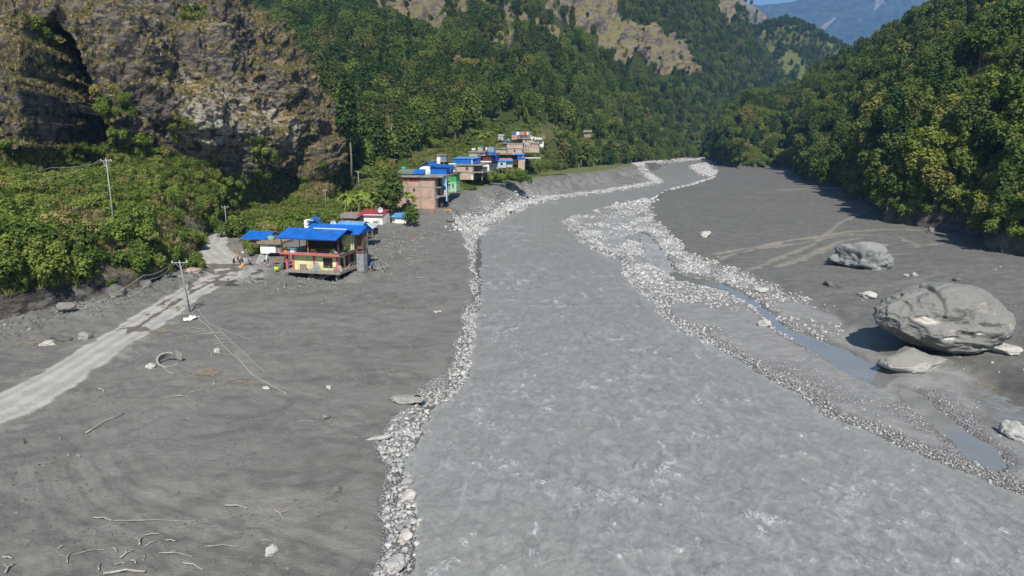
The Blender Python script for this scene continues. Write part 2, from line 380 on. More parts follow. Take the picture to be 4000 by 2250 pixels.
trk = f['rd'] * np.clip(np.cos(f['road'] * 4.2 + .5 * f['med']) * .5 + .5 + .5 * f['sm'], 0, 1)
silt = np.where((f['te'] < -3) & (dLw > dRw), sst(-f['mu'], -.4, .8), 0) * (1 - sst(f['pool'], -.5, .3))
colattr(me, 'mc', np.stack([rutw, silt, trk], -1).reshape(-1, 3))

m, nt, b = newmat('mud_ground', 0.93, 0.25)
A = attr(nt, 'ma'); B = attr(nt, 'mb'); C3 = attr(nt, 'mc'); v = coords(nt)
n_l = noise(nt, v, 0.05, 4); n_m = noise(nt, v, 0.6, 6, .62); n_s = noise(nt, v, 5.0, 5, .65); n_x = noise(nt, coords(nt, scale=(.8, 1.1, 1), rot=(0, 0, .6)), 0.55, 5, .6, 1.6)
mud = mixc(nt, maprange(nt, n_m, .3, .7), (.118, .116, .103), (.180, .176, .156))
mud = mixc(nt, maprange(nt, n_l, .35, .65, 0, .5), mud, (.185, .180, .167))
n_w = noise(nt, coords(nt, scale=(.8, 1.1, 1), rot=(0, 0, -.5)), .13, 6, .6, 3.0)
mud = mixc(nt, maprange(nt, n_x, .5, .75, 0, .35), mud, (.095, .092, .086))
mud = mixc(nt, maprange(nt, n_w, .48, .62, 0, .6), mud, (.20, .194, .178)); mud = mixc(nt, maprange(nt, n_w, .45, .36, 0, .5), mud, (.098, .096, .09))
mud = mixc(nt, mathn(nt, 'MULTIPLY', B[2], .7), mud, mixc(nt, maprange(nt, n_m, .3, .7), (.088, .087, .084), (.122, .119, .114)))
pc = voro(nt, v, 7.0, 'F1', 1); sp = nt.nodes.new('ShaderNodeSeparateColor'); nt.links.new(pc, sp.inputs[0])
pd = voro(nt, v, 7.0, 'F1', 0)
speck = mathn(nt, 'MULTIPLY', maprange(nt, sp.outputs[0], .93, .97), maprange(nt, pd, .45, .2))
mud = mixc(nt, mathn(nt, 'MULTIPLY', speck, .5), mud, (.26, .25, .235))
mud = mixc(nt, maprange(nt, n_s, .62, .8, 0, .35), mud, (.19, .18, .165))
tn = noise(nt, coords(nt, scale=(.4, 1.5, 1)), 2.5, 5, .7)
mud = mixc(nt, mathn(nt, 'MULTIPLY', A[2], maprange(nt, tn, .3, .62)), mud, (.30, .265, .215))
mud = mixc(nt, C3[1], mud, mixc(nt, maprange(nt, n_x, .3, .7), (.195, .194, .19), (.265, .26, .25)))
dust = mixc(nt, maprange(nt, n_m, .25, .75), (.37, .352, .318), (.45, .43, .39))
mud = mixc(nt, maprange(nt, mathn(nt, 'ADD', A[1], mathn(nt, 'MULTIPLY', mathn(nt, 'SUBTRACT', n_m, .5), .6)), .2, .75), mud, mixc(nt, mathn(nt, 'MULTIPLY', C3[2], .45), dust, (.20, .19, .17)))
# gravel: mixed river pebbles
gs = mixc(nt, sp.outputs[1], (.16, .165, .17), (.50, .49, .47)); gs = mixc(nt, maprange(nt, sp.outputs[2], .7, .9, 0, .6), gs, (.42, .33, .27))
gs = mixc(nt, maprange(nt, pd, .35, .6, 0, .75), gs, (.10, .10, .10))
gfac = maprange(nt, mathn(nt, 'ADD', A[0], mathn(nt, 'MULTIPLY', mathn(nt, 'SUBTRACT', n_s, .5), .9)), .3, .75)
col = mixc(nt, gfac, mud, gs)
gg = mixc(nt, maprange(nt, n_m, .35, .65), (.07, .11, .025), (.17, .165, .06))
col = mixc(nt, maprange(nt, mathn(nt, 'ADD', B[1], mathn(nt, 'MULTIPLY', mathn(nt, 'SUBTRACT', n_s, .5), .8)), .35, .7), col, gg)
wf = maprange(nt, mathn(nt, 'ADD', C3[0], mathn(nt, 'MULTIPLY', mathn(nt, 'SUBTRACT', n_s, .5), .5)), .4, .6)
wf2 = mathn(nt, 'MAXIMUM', wf, mathn(nt, 'MULTIPLY', B[0], .55))
col = mixc(nt, wf2, col, mixc(nt, 1.0, col, (.42, .40, .38), 'MULTIPLY'))
nt.links.new(col, b.inputs['Base Color'])
nt.links.new(mixc(nt, wf2, (.93,) * 3, (.45,) * 3), b.inputs['Roughness'])
cr = voro(nt, v, 1.7, 'DISTANCE_TO_EDGE', 0); crk = maprange(nt, cr, .0, .05, 0, 1)
h = mathn(nt, 'ADD', mathn(nt, 'MULTIPLY', n_s, .55), mathn(nt, 'MULTIPLY', crk, mathn(nt, 'MULTIPLY', maprange(nt, n_w, .5, .6), .18)))
h = mathn(nt, 'ADD', h, mathn(nt, 'MULTIPLY', n_x, .35))
h = mathn(nt, 'ADD', h, mathn(nt, 'MULTIPLY', mathn(nt, 'SUBTRACT', 1.0, pd), mathn(nt, 'ADD', mathn(nt, 'MULTIPLY', gfac, 1.0), .12)))
bump(nt, b, h, .85, .15)
MUD = m
tag(link('ground', me, MUD), kind='structure')
# the wide land below and beyond
nb = 40; xs = np.linspace(-9000, 9000, nb); ys = np.linspace(-3000, 15000, nb); QY, QX = np.meshgrid(ys, xs, indexing='ij')
me = mesh_np('terrain', np.stack([QX, QY, np.full_like(QX, -2.2)], -1).reshape(-1, 3), gridF(nb, nb))
tag(link('terrain', me, simple('terrain_soil', (.10, .10, .06), .95, .3, .02)), kind='structure')

# ---------------------------------------------------------------- water
nW, nV = 900, 820
ty = 14 * (1000 / 14) ** np.linspace(0, 1, nV); tx = np.linspace(-.32, 1.12, nW)
WY, WT = np.meshgrid(ty, tx, indexing='ij'); WX = WY * WT
rv = sdf(WX, WY, RIVER)
wj = fbm(WX / 6, WY / 6, 0, 3, 91)
amp = 0.05 + 0.16 * sst(rv, 0.5, 6)
cross = WX * .97 + WY * .2
hump = ridged(WX / 2.6 + .6 * wj, WY / 3.8 + .4 * wj, 0, 4, 95); sw = fbm(WX / 0.6, WY / 0.95, 0, 3, 97)
flow = fbm(WX * 1.0 / 1.6 + WY * .12, WY / 7.0, 0, 4, 93)
WZ = amp * (0.20 * hump + 0.20 * sw + .16 * flow) * np.clip(60 / WY, .25, 1.0) - 0.03
WZ += 0.02 * fbm(WX / .3, WY / .25, 0, 2, 99) * np.clip(40 / WY, 0, 1)
keep = (rv > -4).reshape(-1)
F = gridF(nV, nW); F = F[keep[F].all(1)]
used = np.zeros(nV * nW, bool); used[F.ravel()] = True; idx = np.cumsum(used) - 1
Vw = np.stack([WX, WY, WZ], -1).reshape(-1, 3)[used]
me = mesh_np('river_water', Vw, idx[F])
rapid = np.zeros_like(WX); UW, VW = proj(Vw)
foam = sst(hump + .55 * sw + .5 * wj, .95, 2.1) * .8
fr = foam.reshape(-1)[used]
for (cu, cv, ru, rvv, a) in ((2000,890,90,40,.7),(3300,1950,160,110,.6),(2250,1980,60,50,.6),(3550,2000,200,150,.35),(1900,1650,120,60,.3),(1960,1250,60,90,.3),(2640,760,60,25,.6),(3500,2200,300,80,.3),(2000,1100,60,200,.25)):
    fr = np.maximum(fr, a * np.exp(-((UW - cu) / ru) ** 2 - ((VW - cv) / rvv) ** 2) * sst(vn(Vw[:, 0] * 1.1, Vw[:, 1] * 1.6, 0, 77) + 1.2 * vn(Vw[:, 0] * .4, Vw[:, 1] * .5, 0, 78), -.3, .8))
edge = np.exp(-(np.clip(rv.reshape(-1)[used], 0, 99) / .7) ** 2)
colattr(me, 'foam', np.stack([fr, edge, np.zeros_like(fr)], -1))
m, nt, b = newmat('silty_river', 0.28, 0.5)
Fo = attr(nt, 'foam'); v = coords(nt)
wn1 = noise(nt, coords(nt, scale=(1.1, .7, 1)), .9, 7, .7, 1.2); wn2 = noise(nt, coords(nt, scale=(1.1, .7, 1)), 3.4, 5, .68, .8); wn3 = noise(nt, v, .05, 3); wn4 = noise(nt, coords(nt, scale=(1.5, .45, 1), rot=(0, 0, -.12)), .5, 7, .68, 1.4)
wc = mixc(nt, maprange(nt, wn1, .3, .7), (.208, .208, .196), (.292, .290, .274))
wc = mixc(nt, maprange(nt, wn4, .52, .68, 0, .6), wc, (.36, .365, .355)); wc = mixc(nt, maprange(nt, wn4, .46, .34, 0, .55), wc, (.155, .16, .155))
wc = mixc(nt, maprange(nt, wn3, .4, .65, 0, .5), wc, (.255, .245, .225))
nr = nt.nodes.new('ShaderNodeTexNoise'); nt.links.new(coords(nt, scale=(1.1, .75, 1)), nr.inputs['Vector']); nr.inputs['Scale'].default_value = 1.3; nr.inputs['Detail'].default_value = 7; nr.inputs['Distortion'].default_value = 1.8
lace = maprange(nt, mathn(nt, 'ABSOLUTE', mathn(nt, 'SUBTRACT', nr.outputs[0], .5)), .045, .0)
ff = mathn(nt, 'MULTIPLY', lace, maprange(nt, mathn(nt, 'ADD', Fo[0], mathn(nt, 'MULTIPLY', mathn(nt, 'SUBTRACT', wn1, .5), 1.8)), .05, .65))
ff = mathn(nt, 'MAXIMUM', mathn(nt, 'MULTIPLY', ff, .8), mathn(nt, 'MULTIPLY', Fo[1], mathn(nt, 'MULTIPLY', maprange(nt, wn2, .5, .68), .5)))
wc = mixc(nt, ff, wc, (.62, .63, .62))
nt.links.new(wc, b.inputs['Base Color']); nt.links.new(mixc(nt, ff, (.28,) * 3, (.8,) * 3), b.inputs['Roughness'])
bn = bump(nt, None, wn1, .55, .30); bump(nt, b, wn2, .5, .09, bn)
RIVM = m
tag(link('river_water', me, RIVM), kind='structure')
# calm side water: pools behind the spit
m, nt, b = newmat('calm_water', 0.04, 0.6); v = coords(nt)
nt.links.new(mixc(nt, noise(nt, v, .3, 3), (.15, .155, .15), (.22, .22, .21)), b.inputs['Base Color'])
bump(nt, b, noise(nt, v, 4, 3), .05, .05)
CALM = m
def sheet(name, poly, z, mat, pad=0.6):
    px = [p[0] for p in poly]; py = [p[1] for p in poly]
    x0, x1, y0, y1 = min(px) - pad, max(px) + pad, min(py) - pad, max(py) + pad
    n1 = max(int((x1 - x0) / .35), 4); n2 = max(int((y1 - y0) / .35), 4); n1 = min(n1, 260); n2 = min(n2, 260)
    X, Y = np.meshgrid(np.linspace(x0, x1, n1), np.linspace(y0, y1, n2))
    s = (sdf(X, Y, poly) > -pad).reshape(-1); F = gridF(n2, n1); F = F[s[F].all(1)]
    u = np.zeros(n1 * n2, bool); u[F.ravel()] = True; ix = np.cumsum(u) - 1
    V = np.stack([X, Y, np.full_like(X, z) + .012 * vn(X, Y, 0, 5)], -1).reshape(-1, 3)[u]
    ms_ = mesh_np(name, V, ix[F]); fq = .35 + .65 * sst(fbm(V[:, 0] / 1.6, V[:, 1] / 2.4, 0, 3, 44), -.2, .7); colattr(ms_, 'foam', np.stack([fq, fq * .5, fq], -1))
    return tag(link(name, ms_, mat), kind='structure')
sheet('side_channel_water', POOL, 0.16, CALM, 2.0); sheet('side_channel_water', POOL2, 0.13, CALM, 1.5)
sheet('side_channel_water', POOL3, 0.15, RIVM, 1.2)
sheet('pond_water', POND, 0.12, RIVM, 2.5)
# ---------------------------------------------------------------- hills, lofted through surveyed points
def cr(P, t):
    n = len(P); i = np.clip(np.floor(t).astype(int), 0, n - 2); s = (t - i)[:, None]
    P = np.asarray(P); sh = P.shape[1:]; Q = P.reshape(n, -1)
    p0 = Q[np.maximum(i - 1, 0)]; p1 = Q[i]; p2 = Q[i + 1]; p3 = Q[np.minimum(i + 2, n - 1)]
    r = .5 * (2 * p1 + (p2 - p0) * s + (2 * p0 - 5 * p1 + 4 * p2 - p3) * s * s + (3 * p1 - p0 - 3 * p2 + p3) * s ** 3)
    return r.reshape((len(t),) + sh)
def loft(net, nu, nv, dens_r=None, dens_c=None):
    N0 = np.array([[tuple(p) for p in row] for row in net])
    R, C = N0.shape[:2]
    tr = np.linspace(0, R - 1, nv) if dens_r is None else np.interp(np.linspace(0, 1, nv), np.cumsum([0] + dens_r) / sum(dens_r), range(R))
    tc = np.linspace(0, C - 1, nu) if dens_c is None else np.interp(np.linspace(0, 1, nu), np.cumsum([0] + dens_c) / sum(dens_c), range(C))
    A = cr(N0, tr); A = np.swapaxes(A, 0, 1); A = cr(A, tc); return np.swapaxes(A, 0, 1)
def normals(P):
    du = np.gradient(P, axis=1); dv = np.gradient(P, axis=0); n = np.cross(du, dv)
    n /= np.linalg.norm(n, axis=-1, keepdims=True) + 1e-9
    return n
def facing(P):
    n = normals(P)
    return np.where((np.mean(n[..., 2]) < 0), -n, n)
def H(*rows):
    out = []
    for kind, pts in rows:
        out.append([gz(p[0], p[1], p[2]) if kind == 'z' else gy(p[0], p[1], p[2]) for p in pts])
    return out
# A: bank, talus and rock cliff at the left
NA = H(('z', [(-900,58,1.2),(-400,68,1.2),(0,77,1.2),(250,83,1.2),(450,90,1.2),(600,96,1.4),(730,113,1.6),(850,150,2.5),(1080,178,3),(1290,196,3.5),(1400,290,3)]),
       ('y', [(-900,900,62),(-400,980,72),(0,1010,81),(250,1010,88),(450,1000,95),(610,1030,101),(735,1000,119),(860,900,154),(1085,820,182),(1293,745,200),(1398,660,300)]),
       ('y', [(-900,750,68),(-400,850,79),(0,905,90),(250,905,97),(450,890,104),(620,940,112),(745,925,126),(875,875,158),(1090,795,186),(1295,728,203),(1395,650,302)]),
       ('y', [(-900,500,90),(-400,600,100),(0,760,108),(250,740,116),(450,710,124),(620,770,130),(760,810,142),(900,805,168),(1090,765,192),(1297,705,208),(1390,600,310)]),
       ('y', [(-900,300,105),(-400,450,120),(0,650,130),(250,640,136),(430,620,142),(620,640,150),(800,660,160),(940,705,174),(1100,730,196),(1290,672,212),(1330,520,320)]),
       ('y', [(-900,100,110),(-400,250,124),(0,430,133),(250,430,139),(430,430,145),(620,450,153),(800,470,163),(940,500,176),(1090,525,198),(1212,520,216),(1250,400,320)]),
       ('y', [(-900,-100,116),(-400,50,131),(0,220,141),(250,220,147),(430,230,152),(600,240,160),(760,250,171),(900,260,184),(990,260,198),(1062,252,215),(1090,200,320)]),
       ('y', [(-900,-350,124),(-400,-200,141),(0,20,152),(230,20,158),(400,20,164),(560,20,173),(680,20,184),(770,20,194),(830,15,206),(885,40,216),(900,0,330)]),
       ('y', [(-900,-600,140),(-400,-500,160),(0,-250,170),(200,-230,178),(340,-220,186),(480,-210,195),(580,-200,205),(660,-180,214),(720,-160,222),(770,-140,232),(780,-150,340)]),
       ('y', [(-900,-700,200),(-400,-600,220),(0,-400,235),(200,-380,240),(330,-360,245),(450,-350,255),(550,-330,262),(620,-300,270),(680,-280,275),(700,-250,285),(700,-200,350)]))
nuA, nvA = 760, 560
PA = loft(NA, nuA, nvA, [1, 1, 3, 3, 5, 5, 5, 3, 1.5], [2, 2, 2.2, 2, 2, 2, 2, 2.2, 2, 1])
uA, vA = proj(PA); rowt = np.interp(np.linspace(0, 1, nvA), np.cumsum([0, 1, 1, 3, 3, 5, 5, 5, 3, 1.5]) / 27.5, range(10))[:, None] * np.ones((1, nuA))
nA = facing(PA)
rockA = sst(rowt + .35 * fbm(PA[..., 0] / 14, PA[..., 1] / 14, PA[..., 2] / 14, 3, 5), 3.7, 4.25)
rockA = np.maximum(rockA, .0)
x, y, z = PA[..., 0], PA[..., 1], PA[..., 2]
q = z * .80 + x * .55                                   # bedding dips to the right
d = 4.2 * fbm(x / 17, y / 17, z / 17, 4, 11)
al = x * .60 - z * .80; ac = x * .80 + z * .60 + 2.5 * fbm(x / 14, y / 14, z / 14, 2, 10)
spur = ridged(ac / 12, al / 40, y / 40, 3, 21); spur2 = ridged(ac / 4.5, al / 11, y / 12, 3, 22)
ledge = fbm(x / 9, y / 9, q / 2.2, 4, 12); rid = ridged(x / 8, y / 8, z / 13, 4, 14)
steps = (q / 5.5 + .8 * fbm(x / 10, y / 10, z / 10, 2, 15)); stp = (steps - np.floor(steps)); st2 = (q / 1.1 + .6 * fbm(x / 5, y / 5, z / 5, 2, 16)); st2 = st2 - np.floor(st2)
gul = sst(sdf(uA + 14 * vn(z / 3, x / 5), vA, [(120,240),(165,175),(245,180),(305,265),(345,380),(385,520),(405,680),(150,680),(85,560),(85,400)]), -18, 22)
dd = rockA * (1 - .85 * gul) * (.7 * d + 3.0 * spur + 1.5 * spur2 + .7 * ledge + .8 * rid + 2.8 * stp * stp * sst(vn(x / 12, y / 12, z / 12, 17), -.5, .4) + .25 * st2 + .5 * fbm(x / 1.2, y / 1.2, z / .8, 3, 18))
dd += (1 - rockA) * (1.1 * fbm(x / 8, y / 8, z / 8, 4, 19)) * sst(rowt, 0, 1.2)
edge_fade = sst(rowt, 0, .4)
over = sst(sdf(uA, vA + 10 * vn(x / 4, z / 4), [(440,80),(560,110),(640,190),(520,190),(450,150)]), -25, 15) * 4 + sst(sdf(uA, vA, [(560,250),(700,250),(780,300),(770,360),(640,370),(560,310)]), -20, 25) * 5.5 + sst(sdf(uA, vA, [(860,140),(960,150),(970,260),(880,260)]), -20, 20) * 4.5 + sst(sdf(uA, vA, [(1170,560),(1205,640),(1200,680),(1110,670),(1140,600)]), -20, 20) * 4 + sst(sdf(uA, vA, [(690,620),(740,650),(720,680)]), -20, 10) * 4
PA = PA + nA * (dd * edge_fade)[..., None]
PA[..., 1] += (gul * 34 + over) * (1 + .12 * fbm(x / 5, y / 5, z / 5, 3, 20)) + np.clip(gul, 0, 1) * 1.6 * fbm(x / 3, z / 7, 0, 4, 24)
me = mesh_np('cliff_hillside', PA.reshape(-1, 3), gridF(nvA, nuA))
pale = sst(sdf(uA + 30 * vn(x / 4, z / 4, 0, 8), vA + 30 * vn(x / 4, z / 4, 0, 9), [(620,330),(720,300),(860,340),(960,380),(1060,460),(1110,540),(1040,560),(900,560),(800,620),(700,560),(660,440)]), -40, 40)
lowrock = np.maximum(sst(sdf(uA, vA, [(650,810),(700,812),(760,860),(820,915),(800,925),(730,915),(690,860)]), -12, 8), 0)
bank_r = sst(sdf(uA + 30 * vn(x / 3, z / 3, 0, 18), vA, [(380,985),(440,960),(560,985),(640,1010),(640,1090),(560,1130),(400,1160),(0,1270),(0,1190),(250,1150),(380,1080)]), -25, 15)
lowrock = np.maximum(lowrock, np.maximum(bank_r * .9, 1 - sst(rowt, .35, .75)))
drygr = np.clip(sst(sdf(uA, vA, [(260,850),(420,880),(640,940),(720,1010),(640,1000),(500,960),(350,930)]), -60, 30) + sst(sdf(uA, vA, [(1000,720),(1290,690),(1300,790),(1000,800)]), -30, 30) * .8, 0, 1)
colattr(me, 'hm', np.stack([np.maximum(rockA, lowrock), pale, drygr], -1).reshape(-1, 3))
m, nt, b = newmat('cliff_rock', 0.9, 0.2)
A = attr(nt, 'hm'); v = coords(nt, rot=(0, math.radians(-34), 0)); vs = coords(nt, scale=(.45, .45, 1.25), rot=(0, math.radians(-46), 0))
n1 = noise(nt, vs, .9, 8, .68, .5); n2 = noise(nt, v, .12, 6, .6); n3 = noise(nt, v, 1.3, 6, .7); n4 = noise(nt, v, .45, 5, .6, .4)
rock = mixc(nt, maprange(nt, n1, .32, .68), (.022, .021, .022), (.24, .22, .19))
rock = mixc(nt, maprange(nt, n2, .4, .62, 0, .7), rock, (.17, .14, .11))
rock = mixc(nt, maprange(nt, n4, .47, .60, 0, .85), rock, (.035, .034, .037))
palec = mixc(nt, maprange(nt, n1, .3, .7), (.16, .145, .12), (.52, .48, .40))
rock = mixc(nt, mathn(nt, 'MULTIPLY', A[1], maprange(nt, n4, .60, .46)), rock, palec)
geo = nt.nodes.new('ShaderNodeNewGeometry'); sx = nt.nodes.new('ShaderNodeSeparateXYZ'); nt.links.new(geo.outputs['Normal'], sx.inputs[0])
gcol = mixc(nt, maprange(nt, n3, .3, .7), (.20, .145, .07), (.34, .26, .135)); gcol = mixc(nt, maprange(nt, n2, .5, .62, 0, .85), gcol, (.10, .12, .03))
flat = maprange(nt, mathn(nt, 'ADD', sx.outputs[2], mathn(nt, 'MULTIPLY', mathn(nt, 'SUBTRACT', n3, .5), .9)), .50, .72)
rock = mixc(nt, flat, rock, gcol)
soil = mixc(nt, maprange(nt, n3, .3, .7), (.05, .075, .02), (.11, .125, .035)); soil = mixc(nt, A[2], soil, gcol)
col = mixc(nt, maprange(nt, mathn(nt, 'ADD', A[0], mathn(nt, 'MULTIPLY', mathn(nt, 'SUBTRACT', n3, .5), .6)), .35, .6), soil, rock)
nt.links.new(col, b.inputs['Base Color'])
bn = bump(nt, None, n1, 1.0, .9); bump(nt, b, n3, .8, .35, bn)
ROCK = m
tag(link('cliff_hillside', me, ROCK), kind='structure')

# B: the long wooded mountain side
NB = H(('z', [(600,225,1),(850,225,2),(1050,215,2),(1300,205,2.5),(1550,212,3),(1800,236,4),(1980,268,4),(2150,350,3),(2380,450,2),(2580,570,0),(2760,770,-1),(2950,860,-1),(3200,900,-1)]),
       ('y', [(600,690,240),(850,690,240),(1050,700,230),(1300,700,228),(1550,665,236),(1800,622,262),(1980,592,300),(2150,582,380),(2380,590,480),(2580,588,620),(2760,590,800),(2950,560,900),(3200,560,950)]),
       ('y', [(600,560,290),(850,560,290),(1050,560,280),(1300,540,285),(1550,500,300),(1800,490,330),(1980,480,370),(2150,490,440),(2380,505,540),(2580,515,690),(2760,520,860),(2950,480,980),(3200,500,1050)]),
       ('y', [(600,400,350),(850,390,350),(1050,380,345),(1300,370,360),(1550,350,385),(1800,340,415),(1980,340,450),(2150,350,500),(2380,375,600),(2580,400,740),(2760,425,900),(2940,410,1030),(3150,430,1150)]),
       ('y', [(600,200,450),(850,200,450),(1050,200,450),(1300,190,460),(1550,190,485),(1800,200,510),(1980,210,540),(2150,220,580),(2380,250,670),(2580,285,790),(2750,310,930),(2910,310,1060),(3080,350,1250)]),
       ('y', [(600,20,540),(850,20,545),(1050,20,550),(1300,20,560),(1550,30,580),(1800,40,610),(1980,60,640),(2150,70,680),(2380,100,750),(2580,135,850),(2750,175,970),(2890,205,1090),(3000,260,1300)]),
       ('y', [(600,-200,650),(850,-200,655),(1050,-200,660),(1300,-190,670),(1550,-180,690),(1800,-160,720),(1980,-140,750),(2150,-120,790),(2380,-80,850),(2570,-20,930),(2740,40,1030),(2855,95,1130),(2900,160,1350)]),
       ('y', [(600,-450,800),(850,-450,800),(1050,-450,800),(1300,-430,800),(1550,-400,830),(1800,-370,860),(1980,-340,880),(2150,-300,900),(2380,-240,950),(2560,-170,1020),(2690,-90,1100),(2790,-20,1180),(2840,40,1400)]),
       ('y', [(600,-600,1100),(850,-600,1100),(1050,-600,1100),(1300,-580,1100),(1550,-550,1100),(1800,-500,1150),(1980,-460,1150),(2150,-420,1200),(2380,-340,1250),(2560,-250,1300),(2660,-160,1350),(2740,-60,1400),(2790,20,1500)]))
nuB, nvB = 620, 420
PB = loft(NB, nuB, nvB)
uB, vB = proj(PB); nBn = facing(PB)
RPOLY = [[(1430,-70),(1440,20),(1540,85),(1606,130),(1670,165),(1740,165),(1745,110),(1730,60),(1740,-70)],[(1750,-20),(1760,70),(1830,120),(1910,125),(1915,90),(1850,20)],
         [(1880,-40),(1960,10),(2009,76),(2060,116),(2135,131),(2211,197),(2160,227),(2060,237),(2009,192),(1959,212),(1954,116),(1930,40)],[(1893,217),(1944,217),(1984,262),(1949,303),(1908,272)],
         [(2080,-150),(2354,-150),(2380,0),(2430,91),(2480,126),(2535,105),(2619,140),(2703,147),(2689,196),(2752,266),(2752,300),(2647,280),(2591,300),(2549,307),(2465,280),(2396,265),(2305,189),(2242,133),(2130,100)],
         [(2790,-60),(2850,-20),(2868,40),(2872,120),(2850,100),(2800,20)],[(1740,265),(1790,280),(1810,310),(1770,300)],[(2370,480),(2400,500),(2425,530),(2350,520)],[(2530,470),(2560,470),(2555,500),(2530,500)],[(2525,505),(2545,510),(2570,540),(2550,545)],[(2045,320),(2060,350),(2055,370),(2040,340)]]
x, y, z = PB[..., 0], PB[..., 1], PB[..., 2]
sB = np.full(uB.shape, -999.)
wu = uB + 22 * fbm(x / 18, y / 18, z / 18, 3, 40); wv = vB + 22 * fbm(x / 18, y / 18, z / 18, 3, 41)
for p in RPOLY: sB = np.maximum(sB, sdf(wu, wv, p))
rockB = sst(sB, -6, 10)
rowB = np.linspace(0, 8, nvB)[:, None] * np.ones((1, nuB))
ef = sst(rowB, .15, 1.2)
dB = ef * (9 * fbm(x / 90, y / 90, z / 90, 4, 42) + 7 * ridged((x + .4 * y) / 75, y / 140, 0, 3, 43)) * sst(y, 240, 420) + ef * 1.0 * fbm(x / 12, y / 12, z / 12, 3, 44)
dB += rockB * (5.5 * fbm(x / 22, y / 22, z / 22, 4, 45) + 4.5 * ridged(x / 16, y / 16, z / 26, 4, 46) + 2.0 * fbm(x / 4, y / 4, z / 4, 3, 47))
PB = PB + nBn * dB[..., None]
me = mesh_np('wooded_hillside', PB.reshape(-1, 3), gridF(nvB, nuB))
green_low = sst(-rowB, -2.0, -.8) * sst(uB, 1250, 1450)
colattr(me, 'hm', np.stack([rockB, green_low, np.zeros_like(rockB)], -1).reshape(-1, 3))
m, nt, b = newmat('hill_soil', 0.95, 0.1)
A = attr(nt, 'hm'); v = coords(nt); n1 = noise(nt, coords(nt, scale=(1, 1, 1.8)), .16, 8, .7, .6); n2 = noise(nt, v, .03, 5); n3 = noise(nt, v, .5, 6, .7)
rock = mixc(nt, maprange(nt, n1, .35, .65), (.085, .075, .07), (.26, .215, .17)); rock = mixc(nt, maprange(nt, n2, .42, .6, 0, .6), rock, (.235, .185, .10))
geo = nt.nodes.new('ShaderNodeNewGeometry'); sx = nt.nodes.new('ShaderNodeSeparateXYZ'); nt.links.new(geo.outputs['Normal'], sx.inputs[0])
rock = mixc(nt, maprange(nt, mathn(nt, 'ADD', sx.outputs[2], mathn(nt, 'MULTIPLY', mathn(nt, 'SUBTRACT', n3, .5), .8)), .52, .75), rock, mixc(nt, n3, (.20, .16, .07), (.20, .19, .07)))
soil = mixc(nt, maprange(nt, n3, .3, .7), (.030, .045, .014), (.07, .08, .025)); soil = mixc(nt, A[1], soil, mixc(nt, n1, (.09, .12, .03), (.19, .18, .07)))
nt.links.new(mixc(nt, maprange(nt, mathn(nt, 'ADD', A[0], mathn(nt, 'MULTIPLY', mathn(nt, 'SUBTRACT', n3, .5), .7)), .35, .6), soil, rock), b.inputs['Base Color'])
bump(nt, b, n1, 1.0, 3.0)
HILL = m
tag(link('wooded_hillside', me, HILL), kind='structure')

# E: wooded hill on the right bank
uE = [2755,2770,2864,3090,3150,3290,3458,3633,3807,4000,4400,5000]; YE = [900,720,490,472,368,283,201,159,142,121,101,87]
def rowE(us, ys, zs): return ('z', list(zip(us, ys, zs)))
NE = H(rowE(uE, YE, [-1] * 12), rowE(uE, [a + 3 for a in YE], [1.2, 1.2, 1.5, 1.5, 2, 2.2, 2.5, 2.6, 2.8, 3, 3, 3]), rowE([a + 3 for a in uE], [a + 7 for a in YE], [3.5, 4, 5, 5, 5, 5.5, 6, 6, 6, 6, 6, 6]),
       rowE([2770,2785,2872,3085,3165,3305,3470,3645,3820,4020,4420,5000], [912,738,512,505,402,312,230,186,168,148,128,112], [12,14,17,17,17,17,18,18,18,18,19,20]),
       rowE([2790,2800,2885,3050,3180,3320,3490,3665,3845,4050,4450,5000], [900,755,560,550,450,360,275,235,218,200,182,168], [20,23,31,31,33,33,33,35,37,39,41,42]),
       rowE([2850,2850,2930,3090,3215,3355,3525,3705,3885,4100,4500,5000], [905,810,640,610,530,450,370,330,310,290,270,250], [28,38,45,51,53,55,58,62,66,70,74,76]),
       rowE([2890,2880,2975,3110,3260,3390,3550,3715,3900,4200,4600,5000], [950,890,720,690,600,560,520,500,480,460,440,420], [28,42,54,62,72,80,92,106,122,138,148,150]),
       rowE([2930,2920,3040,3180,3330,3470,3640,3800,4000,4300,4700,5100], [1050,1000,860,820,730,690,650,630,600,580,560,540], [20,34,44,52,62,72,84,100,118,134,142,145]),
       rowE([2960,2960,3080,3230,3380,3520,3700,3860,4060,4360,4750,5150], [1200,1150,1050,1000,930,900,850,820,800,780,760,740], [5,10,16,24,34,44,56,70,90,110,120,125]))
nuE, nvE = 520, 360
PE = loft(NE, nuE, nvE, [1, 1.2, 2, 3, 4, 4, 2, 1]); uEe, vEe = proj(PE); nEn = facing(PE)
x, y, z = PE[..., 0], PE[..., 1], PE[..., 2]
rowEe = np.interp(np.linspace(0, 1, nvE), np.cumsum([0, 1, 1.2, 2, 3, 4, 4, 2, 1]) / 18.2, range(9))[:, None] * np.ones((1, nuE))
bank = sst(rowEe, .05, .6) * (1 - sst(rowEe, 2, 3)); PE[..., 0] += (1 - sst(rowEe, 2, 4)) * 5 * fbm(y / 16, z * 0, 0, 3, 58) * sst(PE[..., 1], 90, 130)
dE = bank * (1.4 * ridged(x / 7, y / 9, z / 20, 4, 50) + .5 * fbm(x / 2, y / 2, z / 2, 3, 52)) + sst(rowEe, 2, 4) * (4 * fbm(x / 50, y / 50, z / 50, 4, 53) + 5 * ridged(x / 70, y / 60, 0, 2, 54))
PE = PE + nEn * dE[..., None]
me = mesh_np('right_hillside', PE.reshape(-1, 3), gridF(nvE, nuE))
